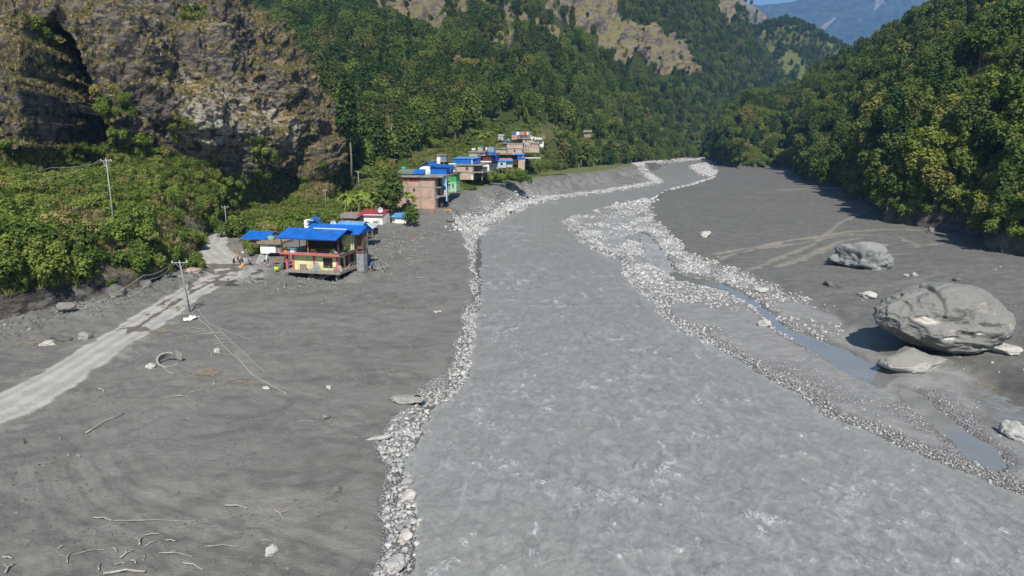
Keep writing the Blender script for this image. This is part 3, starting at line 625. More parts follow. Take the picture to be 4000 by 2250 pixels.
clearE = sst(sdf(uEe, vEe, [(3690,480),(3760,400),(3850,330),(4000,250),(4300,150),(4300,500),(4000,470),(3900,520),(3800,540)]), -20, 30)
scar = sst(sdf(uEe, vEe, [(3920,430),(4000,375),(4300,280),(4300,330),(4010,410)]), -8, 8)
colattr(me, 'hm', np.stack([np.clip(1 - sst(rowEe, 1.9, 2.6), 0, 1), clearE, scar], -1).reshape(-1, 3))
m, nt, b = newmat('right_bank_soil', 0.95, 0.1)
A = attr(nt, 'hm'); v = coords(nt); n1 = noise(nt, v, .5, 8, .7, .6); n3 = noise(nt, v, 2.0, 6, .7)
mudb = mixc(nt, maprange(nt, n1, .35, .65), (.07, .066, .06), (.15, .14, .125)); soil = mixc(nt, maprange(nt, n3, .3, .7), (.028, .036, .014), (.06, .07, .022))
soil = mixc(nt, A[1], soil, mixc(nt, n1, (.13, .15, .035), (.24, .21, .08))); soil = mixc(nt, A[2], soil, (.26, .24, .22))
nt.links.new(mixc(nt, A[0], soil, mudb), b.inputs['Base Color']); bump(nt, b, n1, 1.0, .8)
tag(link('right_hillside', me, m), kind='structure')

# far ridges
def ridge(name, crest, Yc, Yf, vf, mat, amp, nu=260, nv=140, seed=0, back=1.5, sc=120):
    top = [gy(u, v, Yc) for u, v in crest]; n = len(crest)
    rows = [[gy(u, vf, Yf) for u, v in crest]]
    for t in (.33, .66): rows.append([Vector((a.x * (1 - t) + c.x * t, a.y * (1 - t) + c.y * t, a.z * (1 - t) + c.z * t)) for a, c in zip(rows[0], top)])
    rows.append(top); rows.append([Vector((p.x * back, p.y * back, p.z * .5)) for p in top])
    P = loft(rows, nu, nv); nn = facing(P); x, y, z = P[..., 0], P[..., 1], P[..., 2]
    r = np.linspace(0, 4, nv)[:, None]
    d = amp * (ridged(x / sc, y / sc, z / sc, 5, seed) * .6 + fbm(x / sc * 2, y / sc * 2, z / sc * 2, 4, seed + 3) * .5) * (1 - .85 * np.exp(-((r - 3) / .35) ** 2))
    P = P + nn * d[..., None]
    me = mesh_np(name, P.reshape(-1, 3), gridF(nv, nu)); tag(link(name, me, mat), kind='structure'); return P, me
m, nt, b = newmat('knoll_grass', .95, .1); v = coords(nt); n1 = noise(nt, v, .02, 6, .7); n3 = noise(nt, v, .12, 5, .7)
zt = coords(nt, scale=(.002, .002, .22)); wv_ = nt.nodes.new('ShaderNodeTexWave'); wv_.bands_direction = 'Z'; nt.links.new(zt, wv_.inputs[0]); wv_.inputs['Scale'].default_value = 1.0; wv_.inputs['Distortion'].default_value = 3
nt.links.new(mixc(nt, maprange(nt, wv_.outputs['Fac'], .6, .9, 0, .6), mixc(nt, maprange(nt, n3, .3, .7), (.085, .11, .03), (.16, .155, .06)), (.09, .10, .04)), b.inputs['Base Color'])
PD, meD = ridge('knoll_hill', [(2780,150),(2850,165),(2927,158),(2990,128),(3060,112),(3143,140),(3213,182),(3283,214),(3360,270),(3450,330)], 1480, 1230, 400, m, 12, seed=60, sc=150)
m, nt, b = newmat('scree_ridge', .95, .1); v = coords(nt); n1 = noise(nt, v, .012, 8, .7, .5); n2 = noise(nt, v, .05, 5, .7)
nt.links.new(mixc(nt, maprange(nt, n1, .42, .55), mixc(nt, n2, (.03, .045, .018), (.07, .085, .03)), mixc(nt, n2, (.16, .14, .12), (.27, .24, .2))), b.inputs['Base Color']); bump(nt, b, n2, 1, 5)
PC, meC = ridge('rocky_ridge', [(2500,-300),(2700,-130),(2800,-45),(2850,0),(2905,35),(2955,66),(3004,108),(3060,150),(3150,220)], 2100, 1700, 320, m, 25, seed=70, sc=260)
m, nt, b = newmat('far_forest', .95, .1); v = coords(nt); n1 = noise(nt, v, .002, 8, .72, .3); n2 = noise(nt, v, .012, 6, .7); n3 = noise(nt, v, .03, 4, .7)
geo = nt.nodes.new('ShaderNodeAttribute'); geo.attribute_name = 'hm'; ss = nt.nodes.new('ShaderNodeSeparateColor'); nt.links.new(geo.outputs['Color'], ss.inputs[0])
c = mixc(nt, maprange(nt, n2, .4, .6), (.02, .03, .012), (.13, .12, .06)); c = mixc(nt, maprange(nt, n1, .55, .68, 0, .6), c, (.16, .13, .085))
c = mixc(nt, maprange(nt, mathn(nt, 'ADD', ss.outputs[0], mathn(nt, 'MULTIPLY', mathn(nt, 'SUBTRACT', n2, .5), .8)), .4, .6), c, (.42, .36, .28))
nt.links.new(c, b.inputs['Base Color']); bump(nt, b, n2, 1, 90)
PF, meF = ridge('far_mountain', [(2500,90),(2700,80),(2900,68),(2960,62),(3025,56),(3108,40),(3178,26),(3248,-4),(3400,-40),(3600,-60),(3900,-70),(4300,-80)], 10000, 6000, 480, m, 270, nu=420, nv=300, seed=80, sc=2100)
uf, vf = proj(PF); sl = np.zeros(uf.shape)
wfu = uf + 7 * fbm(PF[..., 0] / 300, PF[..., 1] / 300, PF[..., 2] / 100, 3, 84)
for p in ([(3260,70),(3255,64),(3225,90),(3195,120),(3182,142),(3195,143),(3225,115),(3250,85)],[(3420,-20),(3455,-20),(3440,12),(3418,40),(3408,42),(3412,18)],[(3310,42),(3318,48),(3302,56)],[(3245,145),(3222,163),(3217,160)],[(3370,66),(3360,85),(3355,80)],[(3450,-10),(3452,5),(3443,20)]):
    sl = np.maximum(sl, sst(sdf(wfu, vf, p), -1.5, 2.0))
colattr(meF, 'hm', np.stack([sl] * 3, -1).reshape(-1, 3))
m, nt, b = newmat('snow', .8, .2); v = coords(nt)
nt.links.new(mixc(nt, maprange(nt, noise(nt, v, .001, 6), .35, .65), (.55, .57, .62), (.85, .87, .9)), b.inputs['Base Color'])
ridge('snow_peak', [(2950,90),(3000,66),(3025,58),(3038,50),(3048,46),(3056,49),(3066,58),(3090,60),(3108,46),(3120,38),(3135,31),(3146,36),(3165,48),(3250,80)], 12700, 11900, 110, m, 45, nu=160, nv=60, seed=90, sc=900, back=1.1)
# ---------------------------------------------------------------- plants
def leafmat(name, a, b_, c=None):
    m, nt, b = newmat(name, .75, .15)
    oi = nt.nodes.new('ShaderNodeObjectInfo'); r = oi.outputs['Random']
    v = coords(nt, 'Object'); n = noise(nt, v, .9, 3, .6)
    col = mixc(nt, r, a, b_)
    r2 = mathn(nt, 'FRACT', mathn(nt, 'MULTIPLY', r, 7.31))
    if c: col = mixc(nt, maprange(nt, r2, .72, .98), col, c)
    col = mixc(nt, maprange(nt, n, .3, .7), mixc(nt, 1.0, col, (.72, .72, .72), 'MULTIPLY'), mixc(nt, 1.0, col, (1.25, 1.22, 1.1), 'MULTIPLY'))
    nt.links.new(col, b.inputs['Base Color'])
    tr = nt.nodes.new('ShaderNodeBsdfTranslucent'); nt.links.new(mixc(nt, 1.0, col, (1.3, 1.5, .7), 'MULTIPLY'), tr.inputs[0])
    mx = nt.nodes.new('ShaderNodeMixShader'); mx.inputs[0].default_value = .18
    out = nt.nodes['Material Output']; nt.links.new(b.outputs[0], mx.inputs[1]); nt.links.new(tr.outputs[0], mx.inputs[2]); nt.links.new(mx.outputs[0], out.inputs[0])
    return m
LF_DARK = leafmat('dark_foliage', (.038, .072, .018), (.085, .125, .032), (.105, .12, .04))
LF_MID = leafmat('mid_foliage', (.075, .125, .025), (.155, .20, .045), (.18, .185, .055))
LF_LIME = leafmat('yellow_green_foliage', (.13, .18, .03), (.20, .22, .045), (.24, .23, .06))
LF_BUSH = leafmat('shrub_foliage', (.12, .185, .035), (.21, .26, .06), (.28, .25, .10))
BARK = simple('bark', (.19, .165, .13), .95, .35, 6)
DRY = leafmat('dry_grass_blades', (.27, .225, .125), (.42, .35, .20), (.18, .19, .075))
GREENG = leafmat('green_grass_blades', (.13, .18, .04), (.23, .24, .07))
def quads(c, n, s, r, bend=.25, asp=1.0):
    """leaf sprays: one bent quad (4 verts) per centre, facing n"""
    k = len(c); n = n / (np.linalg.norm(n, axis=1, keepdims=True) + 1e-9)
    t = np.cross(n, r.normal(size=(k, 3))); t /= np.linalg.norm(t, axis=1, keepdims=True) + 1e-9; w = np.cross(n, t)
    s = s[:, None]; j = lambda: (1 + .35 * r.normal(size=(k, 1)))
    V = np.stack([c - t * s * j() * asp, c - w * s * j() + n * s * bend, c + t * s * j() * asp - n * s * bend, c + w * s * j()], 1)
    return V.reshape(-1, 3), np.arange(4 * k).reshape(-1, 4)
def crown(r, kind, nq, H_, R_, s0):
    """leaf sprays on and in a cluster of lobes; returns V,F"""
    C = []; Nn = []
    if kind == 'round': lob = [((r.normal(0, .42), r.normal(0, .42), .62 + r.uniform(-.25, .25)), r.uniform(.30, .48)) for _ in range(11)] + [((0, 0, .7), .55)]
    elif kind == 'tall': lob = [((r.normal(0, .2), r.normal(0, .2), t), .16 + .42 * math.sin(math.pi * min(1, (1.08 - t) * .8 + .08)) ) for t in np.linspace(.18, .95, 13)]
    elif kind == 'flat': lob = [((math.cos(a) * q, math.sin(a) * q, .78 + r.uniform(-.10, .1)), r.uniform(.24, .36)) for a, q in zip(r.uniform(0, 6.28, 13), np.sqrt(r.uniform(.02, .75, 13)))]
    elif kind == 'loose': lob = [((r.normal(0, .5), r.normal(0, .5), .55 + r.uniform(-.35, .35)), r.uniform(.18, .34)) for _ in range(13)]
    else: lob = [((r.normal(0, .5), r.normal(0, .5), .42 + r.uniform(-.25, .2)), r.uniform(.28, .45)) for _ in range(9)]
    w = np.array([l[1] ** 2 for l in lob]); w /= w.sum(); ch = r.choice(len(lob), nq, p=w)
    for l in ch:
        (cx, cy, cz), rr = lob[l]; d = r.normal(size=3); d /= np.linalg.norm(d)
        if d[2] < -.3 and r.random() < .6: d[2] = -d[2]
        q = rr * (1 - .45 * r.random() ** 2.2 + .10 * r.normal())
        C.append(((cx + d[0] * q) * R_, (cy + d[1] * q) * R_, (cz + d[2] * q * (.75 if kind == 'flat' else .9) * min(1.0, R_ * 1.4 / H_ + .35)) * H_)); Nn.append(d + np.array([0, 0, .55]) + .55 * r.normal(size=3))
    C = np.array(C); Nn = np.array(Nn)
    return quads(C, Nn, s0 * r.uniform(.6, 1.35, nq), r)
def trunk_mb(r, H_, R_, rad, kind):
    mb = MB(); lean = (r.normal(0, .05) * H_, r.normal(0, .05) * H_)
    top = (lean[0], lean[1], H_ * (.85 if kind == 'tall' else .66))
    mb.tube([(0, 0, -1.2), (lean[0] * .3, lean[1] * .3, H_ * .3), top], [rad * 1.25, rad * .8, rad * .35], 6)
    for i in range(0 if kind == 'bush' else 5):
        a = r.uniform(0, 6.28); h0 = H_ * r.uniform(.25, .55); e = R_ * r.uniform(.4, .75)
        mb.tube([(lean[0] * .5, lean[1] * .5, h0), (lean[0] + math.cos(a) * e * .5, lean[1] + math.sin(a) * e * .5, h0 + H_ * .16), (lean[0] + math.cos(a) * e, lean[1] + math.sin(a) * e, h0 + H_ * .26)], rad * .4, 5, rad * .12)
    return mb
TREES = {}
def make_kind(key, kind, H_, R_, rad, nq, s0, lm, seed):
    r = np.random.default_rng(seed)
    V, F = crown(r, kind, nq, H_, R_, s0); cm = mesh_np(key + '_crown', V, F, smooth=False); cm.materials.append(lm)
    tb = trunk_mb(r, H_, R_, rad, kind); tm = bpy.data.meshes.new(key + '_trunk'); tm.from_pydata([tuple(p) for p in tb.v], [], tb.f); tm.materials.append(BARK)
    nv = len(V)                       # joined version for the countless rest
    jm = bpy.data.meshes.new(key + '_whole'); jm.from_pydata([tuple(p) for p in V] + [tuple(p) for p in tb.v], [], [tuple(q) for q in F] + [tuple(i + nv for i in q) for q in tb.f])
    jm.materials.append(lm); jm.materials.append(BARK)
    mi = np.zeros(len(jm.polygons), np.int32); mi[len(F):] = 1; jm.polygons.foreach_set('material_index', mi)
    TREES[key] = (cm, tm, jm, H_, R_)
for i in range(3):
    make_kind('dark_round%d' % i, 'round', 9.5 + i, 4.0 + .3 * i, .22, 2400, .38, LF_DARK, 100 + i)
    make_kind('mid_round%d' % i, 'round', 8.5 + i, 3.8 + .4 * i, .20, 2400, .37, LF_MID, 110 + i)
for i in range(2):
    make_kind('tall%d' % i, 'tall', 13.0 + i, 3.0, .24, 2400, .38, LF_DARK, 120 + i)
    make_kind('flat%d' % i, 'flat', 10.5 + i, 5.2, .24, 2600, .36, LF_MID, 130 + i)
    make_kind('loose%d' % i, 'loose', 10.0 + i, 3.8, .20, 1500, .34, LF_MID, 140 + i)
    make_kind('lime%d' % i, 'flat', 8.5 + i, 4.2, .2, 2200, .34, LF_LIME, 150 + i)
for i in range(3):
    make_kind('bush%d' % i, 'bush', 2.6 + .4 * i, 2.0 + .3 * i, .06, 2400, .145, LF_BUSH, 160 + i)
    make_kind('darkbush%d' % i, 'bush', 3.0, 2.1, .06, 2300, .15, LF_MID, 170 + i)
def tuft(name, nb, h, sp, mat, seed, w=.05):
    r = np.random.default_rng(seed); V = []; F = []
    for i in range(nb):
        a = r.uniform(0, 6.28); q = sp * math.sqrt(r.random()) * .5; e = sp * r.uniform(.4, 1.3); hh = h * r.uniform(.5, 1.1)
        x0, y0 = math.cos(a) * q, math.sin(a) * q; x1, y1 = math.cos(a) * e, math.sin(a) * e; px, py = -math.sin(a) * w, math.cos(a) * w
        b = len(V); V += [(x0 - px, y0 - py, -.1), (x0 + px, y0 + py, -.1), ((x0 + x1) / 2 + px, (y0 + y1) / 2 + py, hh * .7), ((x0 + x1) / 2 - px, (y0 + y1) / 2 - py, hh * .7), (x1, y1, hh * r.uniform(.6, 1))]
        F += [(b, b + 1, b + 2, b + 3), (b + 3, b + 2, b + 4, b + 4)]
    me = bpy.data.meshes.new(name); me.from_pydata(V, [], [tuple(dict.fromkeys(q)) for q in F]); me.materials.append(mat); return me
TUFTS = [tuft('dry_tuft%d' % i, 34, 1.15, .95, DRY, 200 + i, .055) for i in range(3)]
GTUFT = [tuft('green_tuft%d' % i, 34, .8, .8, GREENG, 210 + i, .06) for i in range(2)]

def geo_stuff(name, pts, rotz, scl, vi, meshes, label=None, cat=None, kind='stuff', rotx=None):
    """one object: countless plants or stones set on points"""
    pts = np.asarray(pts, np.float32); me = bpy.data.meshes.new(name + '_points'); me.vertices.add(len(pts)); me.vertices.foreach_set('co', pts.ravel())
    def at(nm, ty, key, d): a = me.attributes.new(nm, ty, 'POINT'); a.data.foreach_set(key, np.asarray(d).ravel())
    rot = np.zeros((len(pts), 3), np.float32); rot[:, 2] = rotz
    if rotx is not None: rot[:, :2] = rotx
    at('rot', 'FLOAT_VECTOR', 'vector', rot); s = np.asarray(scl, np.float32); s = s if s.ndim == 2 else np.repeat(s[:, None], 3, 1); at('scl', 'FLOAT_VECTOR', 'vector', s)
    at('vi', 'INT', 'value', np.asarray(vi, np.int32))
    o = link(name, me); tag(o, label, cat, kind=kind)
    ng = bpy.data.node_groups.new(name, 'GeometryNodeTree'); ng.interface.new_socket('Geometry', in_out='INPUT', socket_type='NodeSocketGeometry'); ng.interface.new_socket('Geometry', in_out='OUTPUT', socket_type='NodeSocketGeometry')
    gi = ng.nodes.new('NodeGroupInput'); go = ng.nodes.new('NodeGroupOutput'); jn = ng.nodes.new('GeometryNodeJoinGeometry')
    def named(nm, ty):
        n = ng.nodes.new('GeometryNodeInputNamedAttribute'); n.data_type = ty; n.inputs[0].default_value = nm; return [q for q in n.outputs if q.enabled][0]
    R = named('rot', 'FLOAT_VECTOR'); S = named('scl', 'FLOAT_VECTOR'); I = named('vi', 'INT')
    for k, mm in enumerate(meshes):
        po = bpy.data.objects.new(name + '_source', mm)
        oi = ng.nodes.new('GeometryNodeObjectInfo'); oi.inputs[0].default_value = po; oi.inputs['As Instance'].default_value = True
        cmp_ = ng.nodes.new('FunctionNodeCompare'); cmp_.data_type = 'INT'; cmp_.operation = 'EQUAL'
        ii = [q for q in cmp_.inputs if q.enabled]; ng.links.new(I, ii[0]); ii[1].default_value = k
        ip = ng.nodes.new('GeometryNodeInstanceOnPoints'); ng.links.new(gi.outputs[0], ip.inputs['Points']); ng.links.new(oi.outputs['Geometry'], ip.inputs['Instance'])
        ng.links.new(cmp_.outputs[0], ip.inputs['Selection']); ng.links.new(R, ip.inputs['Rotation']); ng.links.new(S, ip.inputs['Scale']); ng.links.new(ip.outputs[0], jn.inputs[0])
    ng.links.new(jn.outputs[0], go.inputs[0]); md = o.modifiers.new('scatter', 'NODES'); md.node_group = ng
    return o
def scatter(P, dens, mask, r, ymax=None):
    """random points on a lofted hill, dens per square metre times mask"""
    a = P[:-1, :-1]; b = P[:-1, 1:]; c = P[1:, :-1]; ar = np.linalg.norm(np.cross(b - a, c - a), axis=-1) * dens * mask[:-1, :-1]
    n = r.poisson(np.clip(ar, 0, 40)); ii, jj = np.nonzero(n); ii = np.repeat(ii, n[ii, jj]) if False else None
    I, J = np.nonzero(n); k = n[I, J]; I = np.repeat(I, k); J = np.repeat(J, k); s = r.random(len(I))[:, None]; t = r.random(len(I))[:, None]
    p = P[I, J] * (1 - s) * (1 - t) + P[I, J + 1] * s * (1 - t) + P[I + 1, J] * (1 - s) * t + P[I + 1, J + 1] * s * t
    return p, I, J
def thin(p, d, r, pri=None):
    """drop points closer than d(y) to an accepted one"""
    idx = np.argsort(pri) if pri is not None else r.permutation(len(p)); cell = {}; keep = []
    for i in idx:
        x, y, z = p[i]; q = d if not callable(d) else d(p[i]); kx, ky = int(x // q), int(y // q); ok = True
        for a in (-1, 0, 1):
            for b in (-1, 0, 1):
                for (X, Y, Z) in cell.get((kx + a, ky + b), ()):
                    if (x - X) ** 2 + (y - Y) ** 2 + (z - Z) ** 2 < q * q: ok = False; break
                if not ok: break
            if not ok: break
        if ok: cell.setdefault((kx, ky), []).append((x, y, z)); keep.append(i)
    return np.array(keep, int)
KEYS = list(TREES); KI = {k: i for i, k in enumerate(KEYS)}
ALLT = []      # x, y, z, key, scale, region
def add_trees(P, dens, mask, sp, mix, region, smin, smax, seed):
    r = np.random.default_rng(seed); p, I, J = scatter(P, dens, mask, r)
    uu, vv = proj(p); sel = (uu > -350) & (uu < 4350) & (vv > -330); p, I, J, uu, vv = p[sel], I[sel], J[sel], uu[sel], vv[sel]
    k = thin(p, sp, r); ks = [a for a, _ in mix]; w = np.array([b for _, b in mix], float); w /= w.sum()
    nz = fbm(p[:, 0] / 40, p[:, 1] / 40, 0, 3, seed)
    for i in k:
        ww = w.copy()
        if nz[i] > .25: ww = ww[::-1]
        key = ks[r.choice(len(ks), p=w)] if nz[i] < .3 or r.random() < .5 else ks[r.choice(len(ks), p=ww / ww.sum())]
        ALLT.append((p[i][0], p[i][1], p[i][2], key, r.uniform(smin, smax), region, uu[i], vv[i]))
HOLES = []
def hole(P, u, v):
    """1 outside the listed clearings"""
    m = np.ones(u.shape)
    for q in HOLES: m *= 1 - sst(sdf(u, v, q), -4, 6)
    return m
HOLES += [[(1850,470),(2140,470),(2180,620),(2150,740),(2000,760),(1700,800),(1620,870),(1290,880),(1290,700),(1500,690),(1520,640),(1700,590),(1800,560)], [(2140,560),(2260,590),(2300,620),(2500,640),(2520,600),(2420,590),(2290,540),(2200,500),(2130,500)]]
uB2, vB2 = proj(PB)
sB2 = np.full(uB2.shape, -999.)
for q in RPOLY: sB2 = np.maximum(sB2, sdf(uB2, vB2 - np.interp(PB[..., 1], [300, 1000], [60, 26]), q))
mB = (1 - rockB) * (1 - .9 * sst(sB2, -5, 8)) * hole(PB, uB2, vB2) * (rowB < 7.2); mB *= 1 - .85 * sst(fbm(x * 0 + PB[..., 0] / 45, PB[..., 1] / 45, 0, 3, 301), .55, .8)if PB[...,0].shape == x.shape else 1
mB = mB * np.where((vB2 > 470) & (uB2 > 1050), .75, 1)
add_trees(PB, .05, mB, lambda q: 4.6 if q[1] < 420 else (5.2 if q[1] < 650 else 6.2), [('dark_round0', 3), ('dark_round1', 3), ('dark_round2', 3), ('tall0', .9), ('tall1', .7), ('mid_round0', 2.4), ('mid_round1', 2.2), ('loose0', 1.2), ('loose1', 1.0), ('mid_round2', 2.), ('lime0', .5), ('flat0', .8)], 'wooded hillside', .6, 1.2, 401)
mBr = rockB * sst(fbm(PB[..., 0] / 14, PB[..., 1] / 14, PB[..., 2] / 14, 3, 309), .1, .5)
add_trees(PB, .012, mBr, 5, [('dark_round0', 2), ('mid_round0', 1), ('loose0', 1)], 'rock face', .3, .6, 402)
uE2, vE2 = proj(PE)
mE = sst(rowEe, 1.25, 2.0) * (1 - clearE) * (1 - scar) * (rowEe < 7.4)
add_trees(PE, .05, mE, lambda q: 4.5 if q[1] < 350 else 5.6, [('dark_round1', 2), ('flat0', 2.2), ('flat1', 2.2), ('mid_round0', 2), ('mid_round1', 2), ('loose0', 1.4), ('dark_round2', 2), ('mid_round2', 1.5), ('tall0', .8), ('lime1', .6), ('lime0', .5)], 'right-hand slope', .6, 1.05, 403)
uD, vD = proj(PD); rD = np.linspace(0, 4, PD.shape[0])[:, None] * np.ones((1, PD.shape[1]))
terr = sst(sdf(uD + 12 * vn(PD[..., 0] / 30, PD[..., 1] / 30, 0, 7), vD, [(2950,200),(3010,165),(3060,175),(3110,215),(3160,250),(3150,280),(3230,300),(3100,345),(2990,330),(2960,260)]), -3, 5)
add_trees(PD, .035, (1 - terr * .93) * (rD < 3.4), 7.5, [('dark_round0', 3), ('dark_round2', 3), ('mid_round0', 1)], 'knoll', .8, 1.3, 404)
uC, vC = proj(PC); rC = np.linspace(0, 4, PC.shape[0])[:, None] * np.ones((1, PC.shape[1]))
add_trees(PC, .006, (rC < 3.4) * sst(fbm(PC[..., 0] / 90, PC[..., 1] / 90, PC[..., 2] / 60, 3, 7), -.1, .3), 10, [('dark_round0', 3)], 'ridge', .9, 1.3, 405)
# cliff and talus: shrubs, dry grass
r = np.random.default_rng(500); uA2, vA2 = proj(PA)
nAn = facing(PA); flatA = nAn[..., 2]
nzA = fbm(PA[..., 0] / 9, PA[..., 1] / 9, PA[..., 2] / 9, 3, 501)
low = 1 - np.maximum(rockA, lowrock); low = low * (rowt > .42)
SH = []
def shrubs(P, dens, mask, sp, mix, smin, smax, seed, reg):
    r = np.random.default_rng(seed); p, I, J = scatter(P, dens, mask, r); uu, vv = proj(p); sel = (uu > -150) & (uu < 4200) & (vv > -80) & (vv < 1350); p, uu, vv = p[sel], uu[sel], vv[sel]
    for i in thin(p, sp, r): SH.append((p[i][0], p[i][1], p[i][2] - .3, mix[r.integers(len(mix))], r.uniform(smin, smax), reg, uu[i], vv[i]))
BU = ['bush0', 'bush1', 'bush2', 'darkbush0', 'darkbush1', 'darkbush2']
shrubs(PA, .5, low * (1 - .85 * drygr) * sst(nzA, -.45, .1), 1.3, BU, .30, .80, 502, 'talus slope')
shrubs(PA, .3, low * (1 - drygr) * (uA2 < 640) * sst(rowt, .45, .8) * (1 - sst(rowt, 1.6, 2.4)) , 2.0, ['bush2', 'darkbush1', 'darkbush2'], .9, 1.35, 503, 'roadside bank')
patchA = np.maximum.reduce([sst(sdf(uA2, vA2, q), -25, 20) for q in ([(380,360),(490,350),(500,430),(460,480),(385,450)],[(660,470),(720,490),(720,560),(670,540)],[(960,490),(1010,510),(1060,620),(1020,640),(970,580)],[(460,530),(560,560),(650,620),(640,660),(500,640)],[(130,100),(230,90),(260,170),(160,180)],[(720,30),(800,60),(790,90),(720,80)])])
shrubs(PA, .35, rockA * patchA * (gul < .3), 1.5, BU, .5, 1.0, 504, 'cliff')
shrubs(PA, .06, rockA * sst(flatA, .35, .6) * sst(-spur, -.2, .5) * (gul < .3), 2.0, BU, .25, .6, 505, 'cliff')
mlow = hole(PB, uB2, vB2) * sst(vB2, 470, 520) * (rowB < 3) * (uB2 > 1000) * (1 - rockB) * sst(rowB, .3, .8)
shrubs(PB, .10, mlow * sst(fbm(PB[..., 0] / 16, PB[..., 1] / 16, 0, 3, 506), -.4, .3), 2.4, BU, .7, 1.5, 506, 'village slope')
mv = (1 - hole(PB, uB2, vB2)) * (rowB < 3) * (uB2 < 2520) * sst(rowB, .05, .2)
shrubs(PB, .3, mv * sst(fbm(PB[..., 0] / 9, PB[..., 1] / 9, 0, 3, 516), -.4, .2), 1.5, BU, .35, .7, 516, 'village slope')
shrubs(PE, .5, sst(rowEe, 1.5, 1.9) * (1 - sst(rowEe, 2.3, 3.0)), 2.2, ['darkbush0', 'darkbush1', 'bush1'], .8, 1.5, 507, 'mud bank')
shrubs(PE, .12, clearE * (1 - scar), 2.5, BU, .5, 1.2, 508, 'clearing')
dAg = np.gradient(GX, axis=1) * np.gradient(GY, axis=0)
dp, I, J = scatter(PA, 3.0, np.clip(rockA * sst(flatA + .5 * nzA + .35 * spur - .5 * pale, .40, .85) * (1 - gul) * .8 + 1.0 * drygr * low + .7 * low * (nzA < -.15), 0, 1), r)
uu, vv = proj(dp); s = (uu > -100) & (vv > -60) & (vv < 1300); dp = dp[s]
dgs = r.uniform(.3, .95, len(dp)); dgs[(uu[s] < 760) & (vv[s] > 820)] *= 1.5
geo_stuff('dry_grass', dp, r.uniform(0, 6.28, len(dp)), dgs, r.integers(0, 3, len(dp)), TUFTS, 'tan dry grass hanging in tufts over the ledges of the cliff and along the roadside bank', 'grass')
gp, I, J = scatter(PA, 2.2, low * (1 - drygr) * .8, r); uu, vv = proj(gp); s = (uu > -100) & (vv > -60) & (vv < 1300); gp = gp[s]
gp2, I, J = scatter(PB, .35, sst(vB2, 540, 600) * (uB2 > 1250) * (uB2 < 2500) * (rowB < 3) * sst(rowB, .1, .3), r)
gp3, I, J = scatter(PE, .5, clearE * (1 - scar), r); gp = np.concatenate([gp, gp2, gp3])
yi = np.argwhere(rng.random(yard.shape) < np.clip(yard * dAg * .9, 0, 1)); yp = np.array([(GX[i, j], GY[i, j], f['z'][i, j]) for i, j in yi])
gp = np.concatenate([gp, yp])
for i, j in yi[rng.random(len(yi)) < .045]:
    SH.append((GX[i, j], GY[i, j], f['z'][i, j] - .2, BU[int(rng.integers(6))], rng.uniform(.3, .85), 'flat ground behind the sheds', U0[i, j], V0[i, j]))
geo_stuff('green_grass', gp, r.uniform(0, 6.28, len(gp)), r.uniform(.5, 1.3, len(gp)), r.integers(0, 2, len(gp)), GTUFT, 'green grass between the shrubs on the slopes and in the clearings', 'grass')

# individuals: the 300 trees and 300 shrubs that show largest; the rest as one object each
def where(u, v):
    a = 'far left' if u < 700 else 'left' if u < 1500 else 'middle' if u < 2400 else 'right' if u < 3300 else 'far right'
    b = 'high up' if v < 230 else 'halfway up' if v < 520 else 'low down' if v < 800 else 'near road level'
    return b + ', ' + a
def colourword(k): return {'da': 'dark green', 'mi': 'mid green', 'ta': 'dark green', 'fl': 'green spreading', 'lo': 'thin open-crowned', 'li': 'yellow-green', 'bu': 'bright green'}[k[:2]]
def plant(root_name, part1, part2, key, p, sc, rz, label, cat, group):
    cm, tm, jm, H_, R_ = TREES[key]
    t = thing(root_name, label, cat, p, rz, label.split(',')[0] + label[label.find(','):]); t.scale = (sc, sc, sc * random.uniform(.9, 1.15))
    link(part2, tm, parent=t); link(part1, cm, parent=t); return t
random.seed(5)
def split(lst, names, kind_, grp, lab, restlab, cat, nmax=300):
    sc = sorted(range(len(lst)), key=lambda i: -(TREES[lst[i][3]][4] * lst[i][4] / lst[i][1]) * (1.0 if -30 < lst[i][6] < 4030 and -20 < lst[i][7] < 1400 else 0.01))
    for i in sc[:nmax]:
        q = lst[i]; l = lab(q); plant(names[0], names[1], names[2], q[3], (q[0], q[1], q[2]), q[4], random.uniform(0, 6.28), l, cat, grp % q[5])
    R_ = sc[nmax:]; r = np.random.default_rng(9)
    ks = sorted({lst[i][3] for i in R_}); kk = {k: n for n, k in enumerate(ks)}
    geo_stuff(kind_, [lst[i][:3] for i in R_], r.uniform(0, 6.28, len(R_)), [lst[i][4] for i in R_], [kk[lst[i][3]] for i in R_], [TREES[k][2] for k in ks], restlab, cat)
print('TREES', len(ALLT), 'SHRUBS', len(SH), 'DRY', len(dp), 'GR', len(gp))
split(ALLT, ('tree', 'crown', 'trunk'), 'forest', 'trees on the %s', lambda q: '%s tree of the %s, %s' % (colourword(q[3]), q[5], where(q[6], q[7])), 'countless broadleaf trees covering the valley sides and the far ridges', 'tree')
split(SH, ('shrub', 'leaves', 'stem'), 'undergrowth', 'shrubs on the %s', lambda q: '%s leafy shrub on the %s, %s' % (colourword(q[3]) if q[3][0] == 'b' else 'deep green', q[5], where(q[6], q[7])), 'undergrowth of small shrubs over the slopes and ledges', 'shrub')
